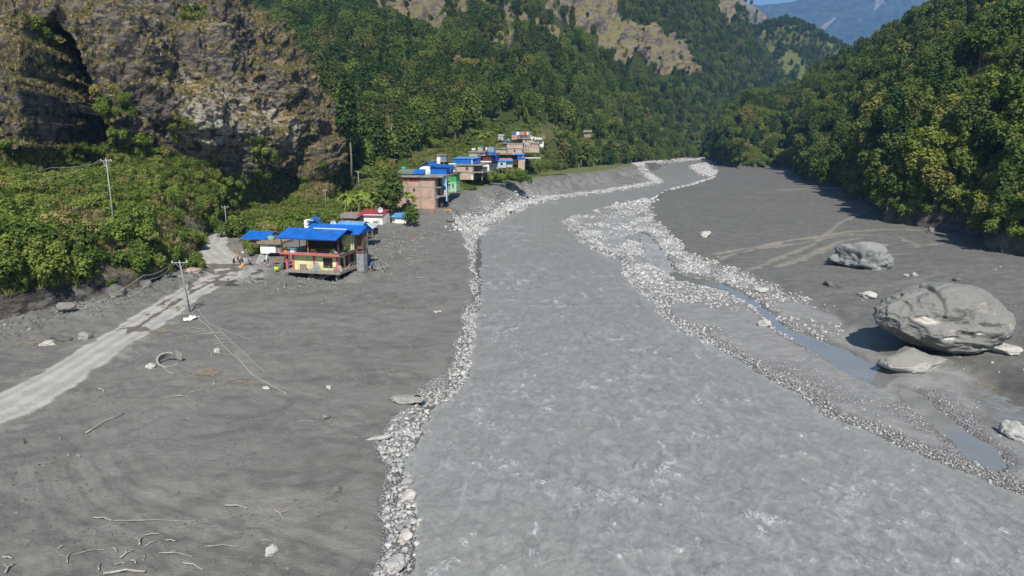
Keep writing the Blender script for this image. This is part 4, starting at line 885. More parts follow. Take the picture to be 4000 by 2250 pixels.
# air
hz = MB().box(-9500, 9500, -150, 14500, -3.4, 2350).build('haze', None)
m = bpy.data.materials.new('haze'); m.use_nodes = True; nt = m.node_tree; nt.nodes.clear()
pv = nt.nodes.new('ShaderNodeVolumePrincipled'); pv.inputs['Color'].default_value = (.26, .54, 1, 1); pv.inputs['Density'].default_value = .00011; pv.inputs['Anisotropy'].default_value = .0
ou = nt.nodes.new('ShaderNodeOutputMaterial'); nt.links.new(pv.outputs[0], ou.inputs['Volume']); hz.data.materials.append(m); tag(hz, kind='stuff', label='thin blue haze filling the valley air', cat='haze')
# ---------------------------------------------------------------- building materials
def sheetmat(name, c, rough=.45, pitch=6.0, axis='X', rust=None):
    m, nt, b = newmat(name, rough, .4); v = coords(nt); n = noise(nt, v, .7, 5, .65)
    w = nt.nodes.new('ShaderNodeTexWave'); w.bands_direction = axis; nt.links.new(v, w.inputs[0]); w.inputs['Scale'].default_value = pitch
    col = mixc(nt, maprange(nt, n, .3, .7), [q * .78 for q in c], [min(1, q * 1.2) for q in c])
    w2 = nt.nodes.new('ShaderNodeTexWave'); w2.bands_direction = axis; nt.links.new(v, w2.inputs[0]); w2.inputs['Scale'].default_value = .33; w2.inputs['Detail'].default_value = 0
    col = mixc(nt, maprange(nt, w2.outputs['Fac'], .93, .99, 0, .35), col, [q * .5 for q in c]); col = mixc(nt, maprange(nt, noise(nt, coords(nt, scale=(1.5, .3, 1)), 1.2, 5, .7), .52, .75, 0, .35), col, [q * .5 + .12 for q in c])
    if rust: col = mixc(nt, maprange(nt, noise(nt, v, 1.6, 6, .7), .52, .7, 0, .8), col, rust)
    nt.links.new(col, b.inputs['Base Color']); bump(nt, b, w.outputs['Fac'], .5, .03); return m
M_BLUE = sheetmat('blue_sheet', (.008, .125, .50)); M_BLUE2 = sheetmat('light_blue_sheet', (.10, .30, .60)); M_RED = sheetmat('red_sheet', (.33, .045, .045), .5)
M_GREY = sheetmat('grey_sheet', (.30, .31, .31), .5, rust=(.22, .17, .13)); M_PALE = sheetmat('pale_sheet', (.55, .56, .56), .5); M_OLIVE = sheetmat('olive_sheet', (.17, .19, .14), .6)
M_YEL = simple('yellow_wall_paint', (.72, .69, .33), .8, .07, 2, dirt=(.52, .49, .30)); M_PINK = simple('pink_paint', (.50, .12, .13), .7, .15, 3, dirt=(.40, .22, .2))
M_WHITE = simple('white_paint', (.78, .77, .73), .8, .08, 2, dirt=(.52, .49, .43)); M_CONC = simple('concrete', (.27, .25, .22), .9, .22, 2.5, .3, dirt=(.13, .12, .105))
M_WOOD = simple('weathered_wood', (.27, .23, .18), .9, .3, 6, .2); M_DARKW = simple('dark_wood', (.055, .035, .028), .7, .3, 3); M_BROWN = simple('brown_board', (.16, .095, .07), .8, .25, 2)
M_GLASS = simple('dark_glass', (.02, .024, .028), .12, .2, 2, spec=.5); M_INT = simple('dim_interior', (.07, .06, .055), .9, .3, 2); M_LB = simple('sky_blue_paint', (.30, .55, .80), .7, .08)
M_GREEN = simple('green_paint', (.05, .33, .10), .7, .15); M_PGREEN = simple('pale_green_paint', (.30, .52, .34), .7, .12); M_TANK = simple('green_plastic', (.03, .33, .16), .5, .15); M_PTANK = simple('faded_green_plastic', (.20, .34, .27), .6, .2)
M_OR = simple('orange_plastic', (.70, .28, .03), .6, .1); M_TARP = simple('grey_tarp', (.25, .26, .27), .8, .3, 2, .4); M_LINEN = simple('white_cloth', (.75, .75, .74), .9, .08); M_RCL = simple('red_cloth', (.55, .10, .09), .9, .2)
M_METAL = simple('galvanised_pole', (.30, .315, .33), .5, .15, 3); M_WIRE = simple('pale_cable', (.36, .35, .33), .7, .1); M_BLK = simple('black_rubber', (.02, .02, .02), .7, .2); M_SKIN = simple('skin', (.25, .13, .08), .7, .1)
M_CBLUE = simple('blue_shirt', (.02, .10, .45), .9, .15); M_CDK = simple('dark_trousers', (.03, .03, .035), .9, .2); M_NEON = simple('neon_vest', (.55, .75, .03), .8, .1); M_BEIGE = simple('beige_clothes', (.35, .26, .19), .9, .2); M_SLATE = simple('stone_roofing', (.21, .19, .165), .95, .3, 2, .4)
M_ROCKG = None
def brickmat(name, c1, c2, mort):
    m, nt, b = newmat(name, .9, .15); v = coords(nt, 'Object')
    bt = nt.nodes.new('ShaderNodeTexBrick'); sx = nt.nodes.new('ShaderNodeSeparateXYZ'); cx = nt.nodes.new('ShaderNodeCombineXYZ'); nt.links.new(v, sx.inputs[0])
    nt.links.new(mathn(nt, 'ADD', sx.outputs[0], sx.outputs[1]), cx.inputs[0]); nt.links.new(sx.outputs[2], cx.inputs[1]); nt.links.new(cx.outputs[0], bt.inputs['Vector'])
    bt.inputs['Color1'].default_value = rgb(c1); bt.inputs['Color2'].default_value = rgb(c2); bt.inputs['Mortar'].default_value = rgb(mort); bt.inputs['Scale'].default_value = 2.6; bt.inputs['Mortar Size'].default_value = .03
    n = noise(nt, v, .45, 5, .65); n2 = noise(nt, v, 2.5, 4, .6)
    col = mixc(nt, maprange(nt, n, .42, .66, 0, .65), bt.outputs[0], (.24, .205, .17)); col = mixc(nt, maprange(nt, n2, .5, .75, 0, .4), col, (.40, .32, .26))
    nt.links.new(col, b.inputs['Base Color']); bump(nt, b, bt.outputs['Fac'], .3, -.02); return m
M_BRICK = brickmat('pink_brick', (.52, .31, .235), (.44, .26, .20), (.42, .36, .31)); M_BRICK2 = brickmat('red_brick', (.28, .13, .095), (.22, .10, .08), (.25, .2, .17)); M_BRICK3 = brickmat('beige_brick', (.50, .38, .29), (.43, .32, .25), (.44, .38, .31))

class Bld:
    """a building surveyed in the photograph: u, v fixed at the facade plane, y = metres behind it"""
    def __init__(s, name, label, cat, uc, vb, Y, yaw=0, group=None, z=None):
        p = gy(uc, vb, Y) if z is None else gz(uc, Y, z)
        s.uc, s.vb = uc, vb; zc = p.y * CP + (CH - p.z) * SP; s.s = FPX / zc; s.t = thing(name, label, cat, p, math.radians(yaw), group); s.p = p
    def x(s, u): return (u - s.uc) / s.s
    def z(s, v): return (s.vb - v) / s.s / .985
    def part(s, name, mat, *bx, parent=None):
        """boxes (u0, u1, vtop, vbottom, y0, y1)"""
        mb = MB()
        for u0, u1, v0, v1, y0, y1 in bx: mb.box(s.x(u0), s.x(u1), y0, y1, s.z(v1), s.z(v0))
        return mb.build(name, mat, parent or s.t)
    def window(s, u0, u1, v0, v1, y=0.0, fm=None, parent=None, bars=1):
        fm = fm or M_DARKW; x0, x1, z0, z1 = s.x(u0), s.x(u1), s.z(v1), s.z(v0); w = .07; mb = MB()
        mb.box(x0 - w, x1 + w, y - .09, y + .05, z1, z1 + w).box(x0 - w, x1 + w, y - .12, y + .05, z0 - w, z0).box(x0 - w, x0, y - .09, y + .05, z0, z1).box(x1, x1 + w, y - .09, y + .05, z0, z1)
        for i in range(bars): q = x0 + (x1 - x0) * (i + 1) / (bars + 1); mb.box(q - .03, q + .03, y - .07, y + .04, z0, z1)
        o = mb.build('window', fm, s.t); MB().box(x0, x1, y - .03, y + .03, z0, z1).build('pane', M_GLASS, o); return o
    def gable(s, name, mat, u0, u1, veave, vridge, y0, y1, over=0, th=.06, parent=None, along='x', vback=None):
        """pitched roof sheet; ridge along x at mid depth, or along y"""
        x0, x1 = s.x(u0), s.x(u1); ze, zr = s.z(veave), s.z(vridge); mb = MB(); ym = (y0 + y1) / 2; zb = s.z(vback) if vback else ze
        if along == 'x':
            mb.poly([(x0, y0, ze), (x1, y0, ze), (x1, ym, zr), (x0, ym, zr)], th); mb.poly([(x0, ym, zr), (x1, ym, zr), (x1, y1, zb), (x0, y1, zb)], th)
        elif along == 'y':
            xm = (x0 + x1) / 2; mb.poly([(x0, y0, ze), (xm, y0, zr), (xm, y1, zr), (x0, y1, ze)], -th); mb.poly([(xm, y0, zr), (x1, y0, ze), (x1, y1, ze), (xm, y1, zr)], -th)
        else: mb.poly([(x0, y0, ze), (x1, y0, ze), (x1, y1, zr), (x0, y1, zr)], th)
        return mb.build(name, mat, parent or s.t)

# ---------------------------------------------------------------- the undermined yellow house
H1 = thing('yellow_house', 'two-storey yellow house with pink posts and blue roof, left hanging over the scoured mud', 'house', HOUSE_C, math.radians(-14.9))
def hp(name, mat, *bx, parent=None):
    mb = MB()
    for q in bx: mb.box(*q)
    return mb.build(name, mat, parent or H1)
hp('floor_slab', M_CONC, (-9.6, 0, 0, 6.8, -.28, 0), (-9.6, .02, -.02, .12, -.34, -.02))
s2 = hp('upper_slab', M_CONC, (-10.2, .05, -.1, 7.4, 2.55, 2.78)); hp('slab_edge', M_PINK, (-10.25, .08, -.18, -.1, 2.50, 2.84), (-10.28, -10.2, -.1, 5, 2.50, 2.84), parent=s2); hp('slab_edge', M_BROWN, (.05, .13, -.1, 7.4, 2.5, 2.84), parent=s2)
hp('wall', M_YEL, (-8.55, -.7, .8, .95, 0, 2.55), (-.85, -.7, .95, 6.0, 0, 2.55), (-8.55, -8.4, .95, 6.0, 0, 2.55), (-8.55, -.7, 6.0, 6.15, 0, 2.55))
for x0 in (-1.0, -4.95, -8.6, -9.75): hp('post', M_PINK, (x0, x0 + .32, .68, 1.0, 0, 2.5))
hp('post', M_PINK, (-.66, -.5, 3.9, 4.15, 0, 2.5))
def win(x0, x1, z0, z1, y, parent=H1, side=False):
    w = .08; mb = MB(); B = (lambda a, b, c, d, e, f_: mb.box(a, b, c, d, e, f_)) if not side else (lambda a, b, c, d, e, f_: mb.box(c, d, a, b, e, f_))
    e = 1 if not side else -1
    yo, yi = (y - .07, y + .03) if not side else (y - .03, y + .07)
    B(x0 - w, x1 + w, yo, yi, z1, z1 + w); B(x0 - w, x1 + w, yo, yi, z0 - w, z0); B(x0 - w, x0, yo, yi, z0, z1); B(x1, x1 + w, yo, yi, z0, z1); zt = z0 + (z1 - z0) * .33
    B(x0, x1, yo, yi, zt, zt + .05); B((x0 + x1) / 2 - .03, (x0 + x1) / 2 + .03, yo, yi, zt, z1)
    for k in (1, 2): B(x0 + (x1 - x0) * k / 3 - .03, x0 + (x1 - x0) * k / 3 + .03, yo, yi, z0, zt)
    o = mb.build('window', M_DARKW, parent); mg = MB(); (mg.box(x0, x1, y - .02, y + .01, z0, z1) if not side else mg.box(y - .01, y + .02, x0, x1, z0, z1)); mg.build('pane', M_GLASS, o); return o
win(-3.15, -1.75, .62, 1.98, .78); win(1.4, 2.3, .6, 1.9, -.69, side=True)
for y0, y1 in ((3.1, 3.8), (4.6, 5.6)): d_ = hp('door', M_DARKW, (-.72, -.66, y0, y1, .02, 2.05)); hp('door_frame', M_BROWN, (-.72, -.6, y0 - .08, y0, 0, 2.1), (-.72, -.6, y1, y1 + .08, 0, 2.1), parent=d_)
hp('rear_annex', M_TARP, (0.02, 1.15, 5.4, 6.9, -1.6, 2.2)); hp('annex_upper_wall', M_BROWN, (.15, 1.15, 5.5, 6.9, 2.84, 5.4)); hp('annex_lower_wall', M_BROWN, (0.04, 1.2, 5.3, 6.95, 2.2, 2.5))
hp('pillar', M_CONC, (-1.1, -.65, .5, .95, -2.6, -.28)); hp('pillar', M_CONC, (-5.1, -4.7, 2.5, 2.9, -2.6, -.28)); hp('pillar', M_CONC, (-1.1, -.65, 5.6, 6.0, -2.6, -.28)); hp('pillar', M_CONC, (-8.8, -8.4, 3.5, 3.9, -2.6, -.28))
rl = MB()
for z0 in (.3, .6, .9): rl.box(-7.2, -.1, .03, .07, z0, z0 + .035)
for x0 in np.arange(-7.2, 0, 1.05): rl.box(x0, x0 + .05, .02, .08, 0, .93)
rl.build('railing', M_METAL, H1)
rl = MB()
for z0 in (.35, .85): rl.box(-.08, -.03, 3.2, 6.6, z0, z0 + .06)
for y0 in np.arange(3.2, 6.7, .8): rl.box(-.09, -.02, y0, y0 + .07, 0, .9)
rl.build('railing', M_WOOD, H1)
rl = MB()
for z0 in (3.15, 3.5): rl.box(-10.1, 0, -.06, -.03, z0, z0 + .03).box(-.02, .01, -.05, 5.3, z0, z0 + .03)
for x0 in np.arange(-10.1, .05, 1.25): rl.box(x0, x0 + .04, -.07, -.03, 2.78, 3.55)
for y0 in np.arange(1.2, 5.4, 1.2): rl.box(-.03, .01, y0, y0 + .04, 2.78, 3.55)
rl.build('railing', M_DARKW, H1)
for x0, y0 in ((-9.9, -.05), (-5.3, -.05), (-.15, -.05), (-.15, 2.6), (-9.9, 5)):
    hp('veranda_post', M_BROWN if x0 != -5.3 else M_OR, (x0, x0 + .09, y0, y0 + .09, 2.78, 5.35 + (1 if y0 == 2.6 else 0) * .7))
hp('veranda_wall', M_DARKW, (-7.4, -2.3, 3.2, 3.3, 2.78, 5.9), (-2.3, -2.2, 3.2, 6.5, 2.78, 5.6), (-7.5, -7.4, 3.2, 7, 2.78, 5.6)); hp('upper_wall', M_YEL, (-2.2, -.6, 5.0, 5.12, 2.78, 5.3), (-.62, -.5, 5.12, 7.2, 2.78, 5.4)); hp('curtain', M_LINEN, (-.35, -.22, 5.2, 5.35, 2.8, 5.2))
for k in range(7): hp('slat', M_DARKW, (-2.1 + k * .28, -2.05 + k * .28, 3.0, 3.06, 4.6, 5.6)) if k < 7 else None
def roof(name, mat, x0, x1, y0, ym, y1, ze, zr, zb, th=.07):
    mb = MB(); mb.poly([(x0, y0, ze), (x1, y0, ze), (x1, ym, zr), (x0, ym, zr)], th); mb.poly([(x0, ym, zr), (x1, ym, zr), (x1, y1, zb), (x0, y1, zb)], th); return mb.build(name, mat, H1)
r1 = roof('roof', M_BLUE, -10.1, .25, -1.25, 2.55, 5.3, 5.22, 6.35, 5.45); hp('ridge_cap', M_LINEN, (-5.6, .1, 2.45, 2.65, 6.33, 6.41), parent=r1); hp('fascia', simple('deep_blue_paint', (.01, .06, .26), .6), (-10.1, .25, -1.29, -1.25, 5.08, 5.24), parent=r1)
roof('roof', M_BLUE, -8.3, 1.55, 3.6, 6.7, 9.2, 5.42, 6.52, 5.4); MB().poly([(1.3, 4.0, 5.4), (1.3, 9, 5.4), (1.3, 6.7, 6.45)], .04).build('gable_panel', M_BLUE, H1)
roof('roof', M_BLUE2, -5.6, -.8, 8.6, 10.6, 12.6, 5.4, 6.5, 5.3); hp('rear_block', M_CONC, (-8, -1.6, 7.4, 12.8, -1.3, 5.3))
for x0, w in ((-9.6, .9), (-4.6, .5), (-1.6, .45)): 
    pl = hp('planter', M_OR, (x0, x0 + w, .05, .4, 2.78, 3.1)); V, F = crown(np.random.default_rng(int(-x0 * 10)), 'bush', 90, .6, .4, .1); lm = mesh_np('potted_leaves', V + np.array([x0 + w / 2, .22, 3.0]), F, False); link('potted_plant', lm, LF_MID, pl)
kn = hp('kennel', M_WHITE, (-8.45, -7.6, .05, .6, 2.78, 3.4)); hp('kennel_roof', M_BLUE2, (-8.75, -7.35, -.15, .8, 3.42, 3.5), parent=kn)
sk = MB().ball((-2.15 + 1.0, .5, 3.02), .6, .4, .33).ball((-.75, .4, 2.95), .35, .3, .22); sk.build('cement_sack', M_TARP, H1, True); MB().ball((-1.1, .4, 3.5), .15).tube([(-1.1, .4, 3.2), (-1.1, .4, 3.45)], .06).build('lamp_globe', M_LINEN, H1, True)
V, F = crown(np.random.default_rng(3), 'bush', 160, 1.0, .5, .13); link('potted_plant', mesh_np('potted_leaves', V + np.array([-.5, 2.6, 2.9]), F, False), LF_MID, H1)
hp('leaning_board', simple('faded_pink_board', (.33, .22, .22), .8, .15), (-6.95, -5.8, .10, .16, .02, 1.05)); MB().poly([(-5.0, .06, .05), (-3.3, .06, .05), (-3.6, .3, .8), (-4.15, .55, 1.55), (-4.7, .3, .8)], .05).build('hung_tarp', M_TARP, H1)
hp('low_door', M_PINK, (-1.5, -.95, .68, .76, .05, .75)); mb = MB(); mb.tube([(-.9, -.2, .9), (-.35, -.3, -.35)], .09, 5).tube([(-.5, .2, .1), (.1, 2.5, .35)], .06, 5).tube([(-.3, 1.3, .05), (-.05, 3.3, .7)], .08, 5).tube([(-.1, .1, .1), (.0, 4.8, .12)], .05, 5); mb.build('broken_timber', M_WOOD, H1)
MB().tube([(1.3, 5.3, -1.9), (1.2, 5.35, 2.7)], .05, 5).build('prop_pole', M_METAL, H1)
MB().poly([(-.75, .66, .05), (.0, .6, .05), (-.1, .55, 1.0), (-.7, .6, .95)], .04).build('pink_cloth', simple('pale_pink_cloth', (.50, .35, .38), .9), H1)
st = MB()
for k in range(8): st.box(-11.9 + k * .24, -11.6 + k * .24, 1.6, 2.6, .0 + k * .32, .05 + k * .32)
st.tube([(-11.9, 1.6, 0), (-10.0, 1.6, 2.75)], .05, 4).tube([(-11.9, 2.6, 0), (-10.0, 2.6, 2.75)], .05, 4).tube([(-11.9, 1.6, .9), (-10.0, 1.6, 3.6)], .03, 4)
st.build('staircase', M_METAL, H1)
def dish(uv, Y, sc, label, z0=None):
    p = gy(*uv, Y); t = thing('satellite_dish', label, 'dish', p, .4); mb = MB(); n = 12; V = []; 
    for q, dz in ((0, 0), (.2, .02), (.4, .09)): V += [(math.cos(2 * math.pi * j / n) * q * sc, -dz * sc + .0, math.sin(2 * math.pi * j / n) * q * sc) for j in range(n)]
    mb.add(V, [(i * n + j, i * n + (j + 1) % n, (i + 1) * n + (j + 1) % n, (i + 1) * n + j) for i in range(2) for j in range(n)]); o = mb.build('reflector', M_PALE, t, True); MB().tube([(0, 0, 0), (0, .1, -.9 * sc)], .03).build('mast', M_METAL, t)
dish((1301, 872), 113, 1.3, 'satellite dish on the light blue rear roof of the yellow house'); dish((1485, 820), 158, 1.6, 'satellite dish beside the red roof of the white shed')

# ---------------------------------------------------------------- sheds round the yellow house
b_ = Bld('brick_hut', 'small brick hut with a shaded blue gable roof beside the parked motorcycles', 'hut', 1046, 986, 121, -18)
b_.part('wall', M_BRICK2, (973, 1046, 938, 990, 0, 4.5)); b_.gable('roof', M_BLUE, 932, 1050, 936, 911, -.6, 4.9); MB().poly([(0, 0, b_.z(938)), (0, 4.5, b_.z(938)), (0, 2.2, b_.z(914))], .1).build('gable', M_BRICK2, b_.t)
b_ = Bld('flat_roofed_outhouse', 'low outhouse with one white wall and an earth-covered flat roof carrying a water tank', 'outhouse', 1018, 986, 119, -10)
b_.part('wall', M_WHITE, (1018, 1056, 955, 990, 0, .15)); b_.part('side_wall', M_CONC, (1056.5, 1108, 948, 986, .1, .3), (1018, 1024, 950, 988, .15, 4)); b_.part('roof_slab', simple('earth_roof', (.24, .185, .12), .95, .25, 2), (1010, 1112, 943, 952, -.5, 4.2)); b_.part('sacking', M_LINEN, (1058, 1082, 962, 986, -.06, .1)); b_.part('shade_net', M_BLUE2, (1062, 1095, 948, 961, -.1, .0))
t_ = thing('water_tank', 'faded green water tank on the earth roof of the low outhouse', 'water tank', gy(1060, 944, 120.5)); MB().tube([(0, 0, 0), (0, 0, .92), (0, 0, 1.0)], [.62, .62, .5], 14).build('drum', M_PTANK, t_, True); MB().tube([(0, 0, 1.0), (0, 0, 1.08)], .25, 10).build('lid', M_PTANK, t_)
b_ = Bld('white_blue_shop', 'white-walled shop with two blue roofs and a red rail behind the yellow house', 'shop', 1190, 892, 146, -12)
b_.part('wall', M_WHITE, (1189, 1228, 860, 895, 0, 5), (1228, 1275, 874, 895, 1.2, 1.4)); b_.gable('roof', M_BLUE, 1205, 1250, 862, 850, -.5, 5, along='s'); b_.gable('roof', M_BLUE, 1210, 1284, 880, 856, -1.4, 3.0, along='y'); b_.part('rail', M_RED, (1226, 1276, 884, 886, .3, .4)); b_.part('doorway', M_DARKW, (1234, 1248, 874, 895, 1.0, 1.15)); b_.part('post', M_WHITE, (1226, 1228.5, 876, 895, -1, -.8)); b_.part('post', M_WHITE, (1262, 1264.5, 876, 895, -1, -.8))
b_ = Bld('grey_shed', 'long shed with a weathered grey sheet roof between the yellow house and the white sheds', 'shed', 1330, 922, 134, -14)
b_.part('wall', M_WOOD, (1340, 1410, 890, 925, 0, 5)); b_.gable('roof', M_GREY, 1335, 1420, 886, 868, -.8, 5.5)
b_ = Bld('lean_to', 'open lean-to with pale tin roof and boarded side, right of the grey shed', 'lean-to', 1405, 922, 130, -10)
b_.part('wall', M_DARKW, (1408, 1458, 897, 920, .4, 3)); b_.gable('roof', M_PALE, 1404, 1462, 893, 880, -.4, 3.4, along='s'); b_.part('door', M_METAL, (1425, 1437, 901, 919, .3, .38)); b_.part('post', M_WOOD, (1457, 1460, 893, 920, -.2, -.05))
b_ = Bld('red_roofed_shed', 'white rendered shed with a dull red tin roof among the small sheds', 'shed', 1422, 875, 158, -10)
b_.part('wall', M_WHITE, (1422, 1498, 838, 876, 0, .2), (1494, 1498, 838, 876, .2, 4.5)); b_.part('side_wall', M_WOOD, (1400, 1421, 846, 872, .8, 3)); b_.gable('roof', M_RED, 1394, 1500, 842, 826, -.5, 4.8, along='s'); b_.part('crate', M_WOOD, (1465, 1482, 862, 878, -.9, -.3)); b_.part('doorway', M_BROWN, (1470, 1478, 864, 876, -.29, -.2))
b_ = Bld('blue_roofed_shed', 'small white shed with a sloping blue tin roof, rightmost of the small sheds', 'shed', 1545, 872, 160, -8)
b_.part('wall', M_WHITE, (1543, 1592, 850, 872, 0, .2), (1530, 1542, 845, 873, .5, .6)); b_.gable('roof', M_BLUE2, 1528, 1596, 848, 838, -.5, 3.5, along='s'); b_.part('open_bay', M_DARKW, (1500, 1526, 842, 872, 1.5, 3)); b_.part('post', M_WOOD, (1520, 1523, 842, 874, 0, .2))
b_ = Bld('stone_roofed_barn', 'low barn with a long stone-weighted roof behind the blue-roofed shop', 'barn', 1318, 862, 162, -12)
b_.part('wall', M_WOOD, (1318, 1396, 848, 864, 0, 4)); b_.gable('roof', M_SLATE, 1312, 1402, 850, 836, -.6, 5, along='s'); b_.gable('low_roof', simple('rusty_sheet', (.20, .10, .08), .8, .25), 1330, 1392, 866, 858, -3, -.7, along='s')
b_ = Bld('grey_tin_hut', 'small grey tin hut half hidden by the bush above the shop', 'hut', 1262, 856, 168, -8); b_.part('wall', M_GREY, (1262, 1285, 842, 858, 0, 2.5)); b_.gable('roof', M_BLUE2, 1260, 1288, 842, 835, -.3, 2.8, along='s')
b_ = Bld('tin_roofed_hut', 'pale tin-roofed hut sunk among the bushes left of the yellow house', 'hut', 1000, 892, 150, -20); b_.part('wall', M_WOOD, (1003, 1038, 884, 896, 0, 2)); b_.gable('roof', M_PALE, 998, 1042, 889, 875, -.4, 2.6, along='s')
b_ = Bld('long_hut', 'long grey-roofed hut among bushes above the brick hut', 'hut', 1070, 874, 158, -15); b_.part('wall', M_CONC, (1070, 1112, 863, 876, 0, 2)); b_.gable('roof', M_PALE, 1066, 1116, 865, 859, -.4, 2.6, along='s')

# ---------------------------------------------------------------- the village
V1 = Bld('brick_tenement', 'three-storey unplastered brick building with red-painted strips, its river side torn open', 'building', 1701, 820, 183, -9)
for (u0, u1) in ((1541, 1590), (1594, 1641), (1645, 1697)):
    for (v0, v1) in ((698, 731), (735, 770), (774, 818)):
        V1.part('brick_panel', M_BRICK, (u0, u1, v0, v1, 0, .2))
V1.part('side_wall', M_BRICK, (1697, 1701, 698, 818, .2, 3.2))
V1.part('frame', M_CONC, *[(u, u + 4, 697, 820, -.06, .22) for u in (1537, 1590, 1641, 1697)], *[(1537, 1701, v, v + 4, -.04, .24) for v in (731, 770)], (1537, 1701, 816, 820, -.02, .24))
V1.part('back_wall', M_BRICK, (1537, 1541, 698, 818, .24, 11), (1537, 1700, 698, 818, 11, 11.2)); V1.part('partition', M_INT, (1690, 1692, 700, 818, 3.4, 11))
V1.part('painted_strip', M_RED, (1539, 1590, 699, 712, -.1, -.04)); V1.part('painted_strip', M_RED, (1597, 1640, 699, 712, -.1, -.04)); V1.part('painted_strip', M_BRICK2, (1541, 1590, 712.2, 714, -.08, -.04))
V1.part('roof_slab', M_CONC, (1518, 1736, 690, 696, -.9, 12)); V1.part('floor_slab', M_CONC, (1690, 1722, 733, 737, .3, 11.6)); V1.part('floor_slab', M_CONC, (1692, 1712, 772, 776, .3, 11.6))
for u, y_ in ((1700, 5.6), (1701, 8.4), (1701, 11)): V1.part('column', M_CONC, (u - 1, u + 3, 696, 818, y_, y_ + .35))
for u, y_ in ((1713, 2.2), (1716, 6.5)): V1.part('column', M_LB, (u, u + 3.5, 737, 800, y_ + 2, y_ + 2.3))
V1.part('light_blue_wall', M_LB, (1718, 1736, 698, 731, 3, 3.3), (1733, 1737, 731, 790, 3.0, 3.4)); V1.part('balcony_wall', M_BRICK, (1703, 1730, 744, 768, 4.2, 4.4)); V1.part('balcony_slab', M_CONC, (1700, 1732, 768, 772, 2.2, 8))
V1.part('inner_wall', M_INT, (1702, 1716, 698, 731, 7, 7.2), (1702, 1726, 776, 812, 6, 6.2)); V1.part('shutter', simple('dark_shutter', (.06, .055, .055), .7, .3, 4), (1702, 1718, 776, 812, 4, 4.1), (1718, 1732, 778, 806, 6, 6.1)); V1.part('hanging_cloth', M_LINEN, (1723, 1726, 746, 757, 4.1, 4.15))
for (u0, u1, v0, v1) in ((1613, 1621, 739, 749), (1613, 1623, 778, 789), (1666, 1670, 700, 705)): V1.window(u0, u1, v0, v1, -.0, M_CONC)
V1.gable('lean_roof', M_OLIVE, 1543, 1618, 684, 669, .5, 5, along='s'); V1.part('lean_wall', M_LINEN, (1546, 1616, 684, 690, 1.4, 1.5))
V1.gable('stair_roof', M_BLUE, 1611, 1654, 684, 668, .3, 3.2, along='s'); V1.part('stair_wall', M_BRICK2, (1613, 1650, 684, 690, .6, 3), (1648, 1652, 675, 690, 1.5, 3))
VB = Bld('blue_tin_block', 'blue corrugated tin upper storey with white end wall standing on the brick building roof', 'tin house', 1681, 688, 190, -9)
VB.part('end_wall', M_WHITE, (1638, 1681, 651, 690, 0, .2)); VB.part('painted_patch', M_LB, (1668, 1681, 672, 690, -.05, 0)); VB.part('front_wall', M_BLUE, (1681.5, 1745, 652, 688, 0, .12)); VB.part('side_wall', M_BLUE, (1743, 1745, 654, 686, .12, 8)); VB.gable('roof', M_BLUE, 1637, 1702, 652, 635, -.5, 6, along='y'); VB.gable('roof', M_BLUE, 1681, 1757, 653, 647, -.5, 7, along='s'); VB.part('parapet', M_LB, (1702, 1738, 685, 690, -2.2, -2.0)); VB.part('door', M_BLUE, (1757, 1762, 653, 672, 1, 1.1)); VB.part('gable', M_BLUE, (1660, 1680, 645, 651, 0, .1))
VG = Bld('green_house', 'narrow two-storey green house with a brown slab roof at the eroded bank edge', 'house', 1783, 752, 205, -6)
VG.part('upper_wall', M_GREEN, (1750, 1783, 683, 710, 0, 6)); VG.part('lower_wall', M_PGREEN, (1750, 1783, 716, 748, 0, 6)); VG.part('band', simple('lime_band', (.25, .6, .3), .7), (1756, 1784, 711, 715, -.1, 6.1)); VG.part('roof_slab', M_BROWN, (1744, 1789, 677, 682, -.7, 6.6)); VG.part('balcony', M_CONC, (1745, 1784, 748, 753, -.6, 6))
for q in ((1765, 1772, 687, 702), (1752, 1756, 688, 702), (1767, 1773, 719, 734), (1753, 1757, 722, 742)): VG.window(*q, fm=M_PGREEN)
V3 = Bld('concrete_block_house', 'unfinished beige block house with a blue tin storey on top, open floors on its right', 'house', 1848, 700, 240, -9)
V3.part('wall', M_BRICK3, (1776, 1848, 648, 672, 0, 9), (1776, 1848, 676, 702, 0, 9)); V3.part('slab', M_CONC, (1772, 1886, 643, 648, -.5, 9.5)); V3.part('slab', M_CONC, (1776, 1888, 672, 676, -.1, 9)); V3.part('column', M_CONC, (1844, 1850, 648, 704, -.1, .3)); V3.part('column', M_CONC, (1880, 1883, 648, 704, 1, 1.4)); V3.part('column', M_WHITE, (1842, 1847, 684, 702, -.2, -.1))
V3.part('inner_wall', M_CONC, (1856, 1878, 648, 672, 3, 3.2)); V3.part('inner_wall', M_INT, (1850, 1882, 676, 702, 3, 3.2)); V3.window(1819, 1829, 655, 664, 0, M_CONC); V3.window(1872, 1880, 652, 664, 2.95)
V3.part('tin_storey', M_BLUE, (1768, 1842, 622, 643, .4, .5), (1846, 1860, 622, 641, .9, 8)); V3.part('corner_post', M_WHITE, (1842, 1845, 622, 643, .4, .6)); V3.gable('tin_roof', M_BLUE2, 1767, 1861, 622, 617, .1, 8.5, along='s')
V4 = Bld('white_house', 'white house with a brown veranda under a bright blue gable roof', 'house', 1912, 690, 250, -8)
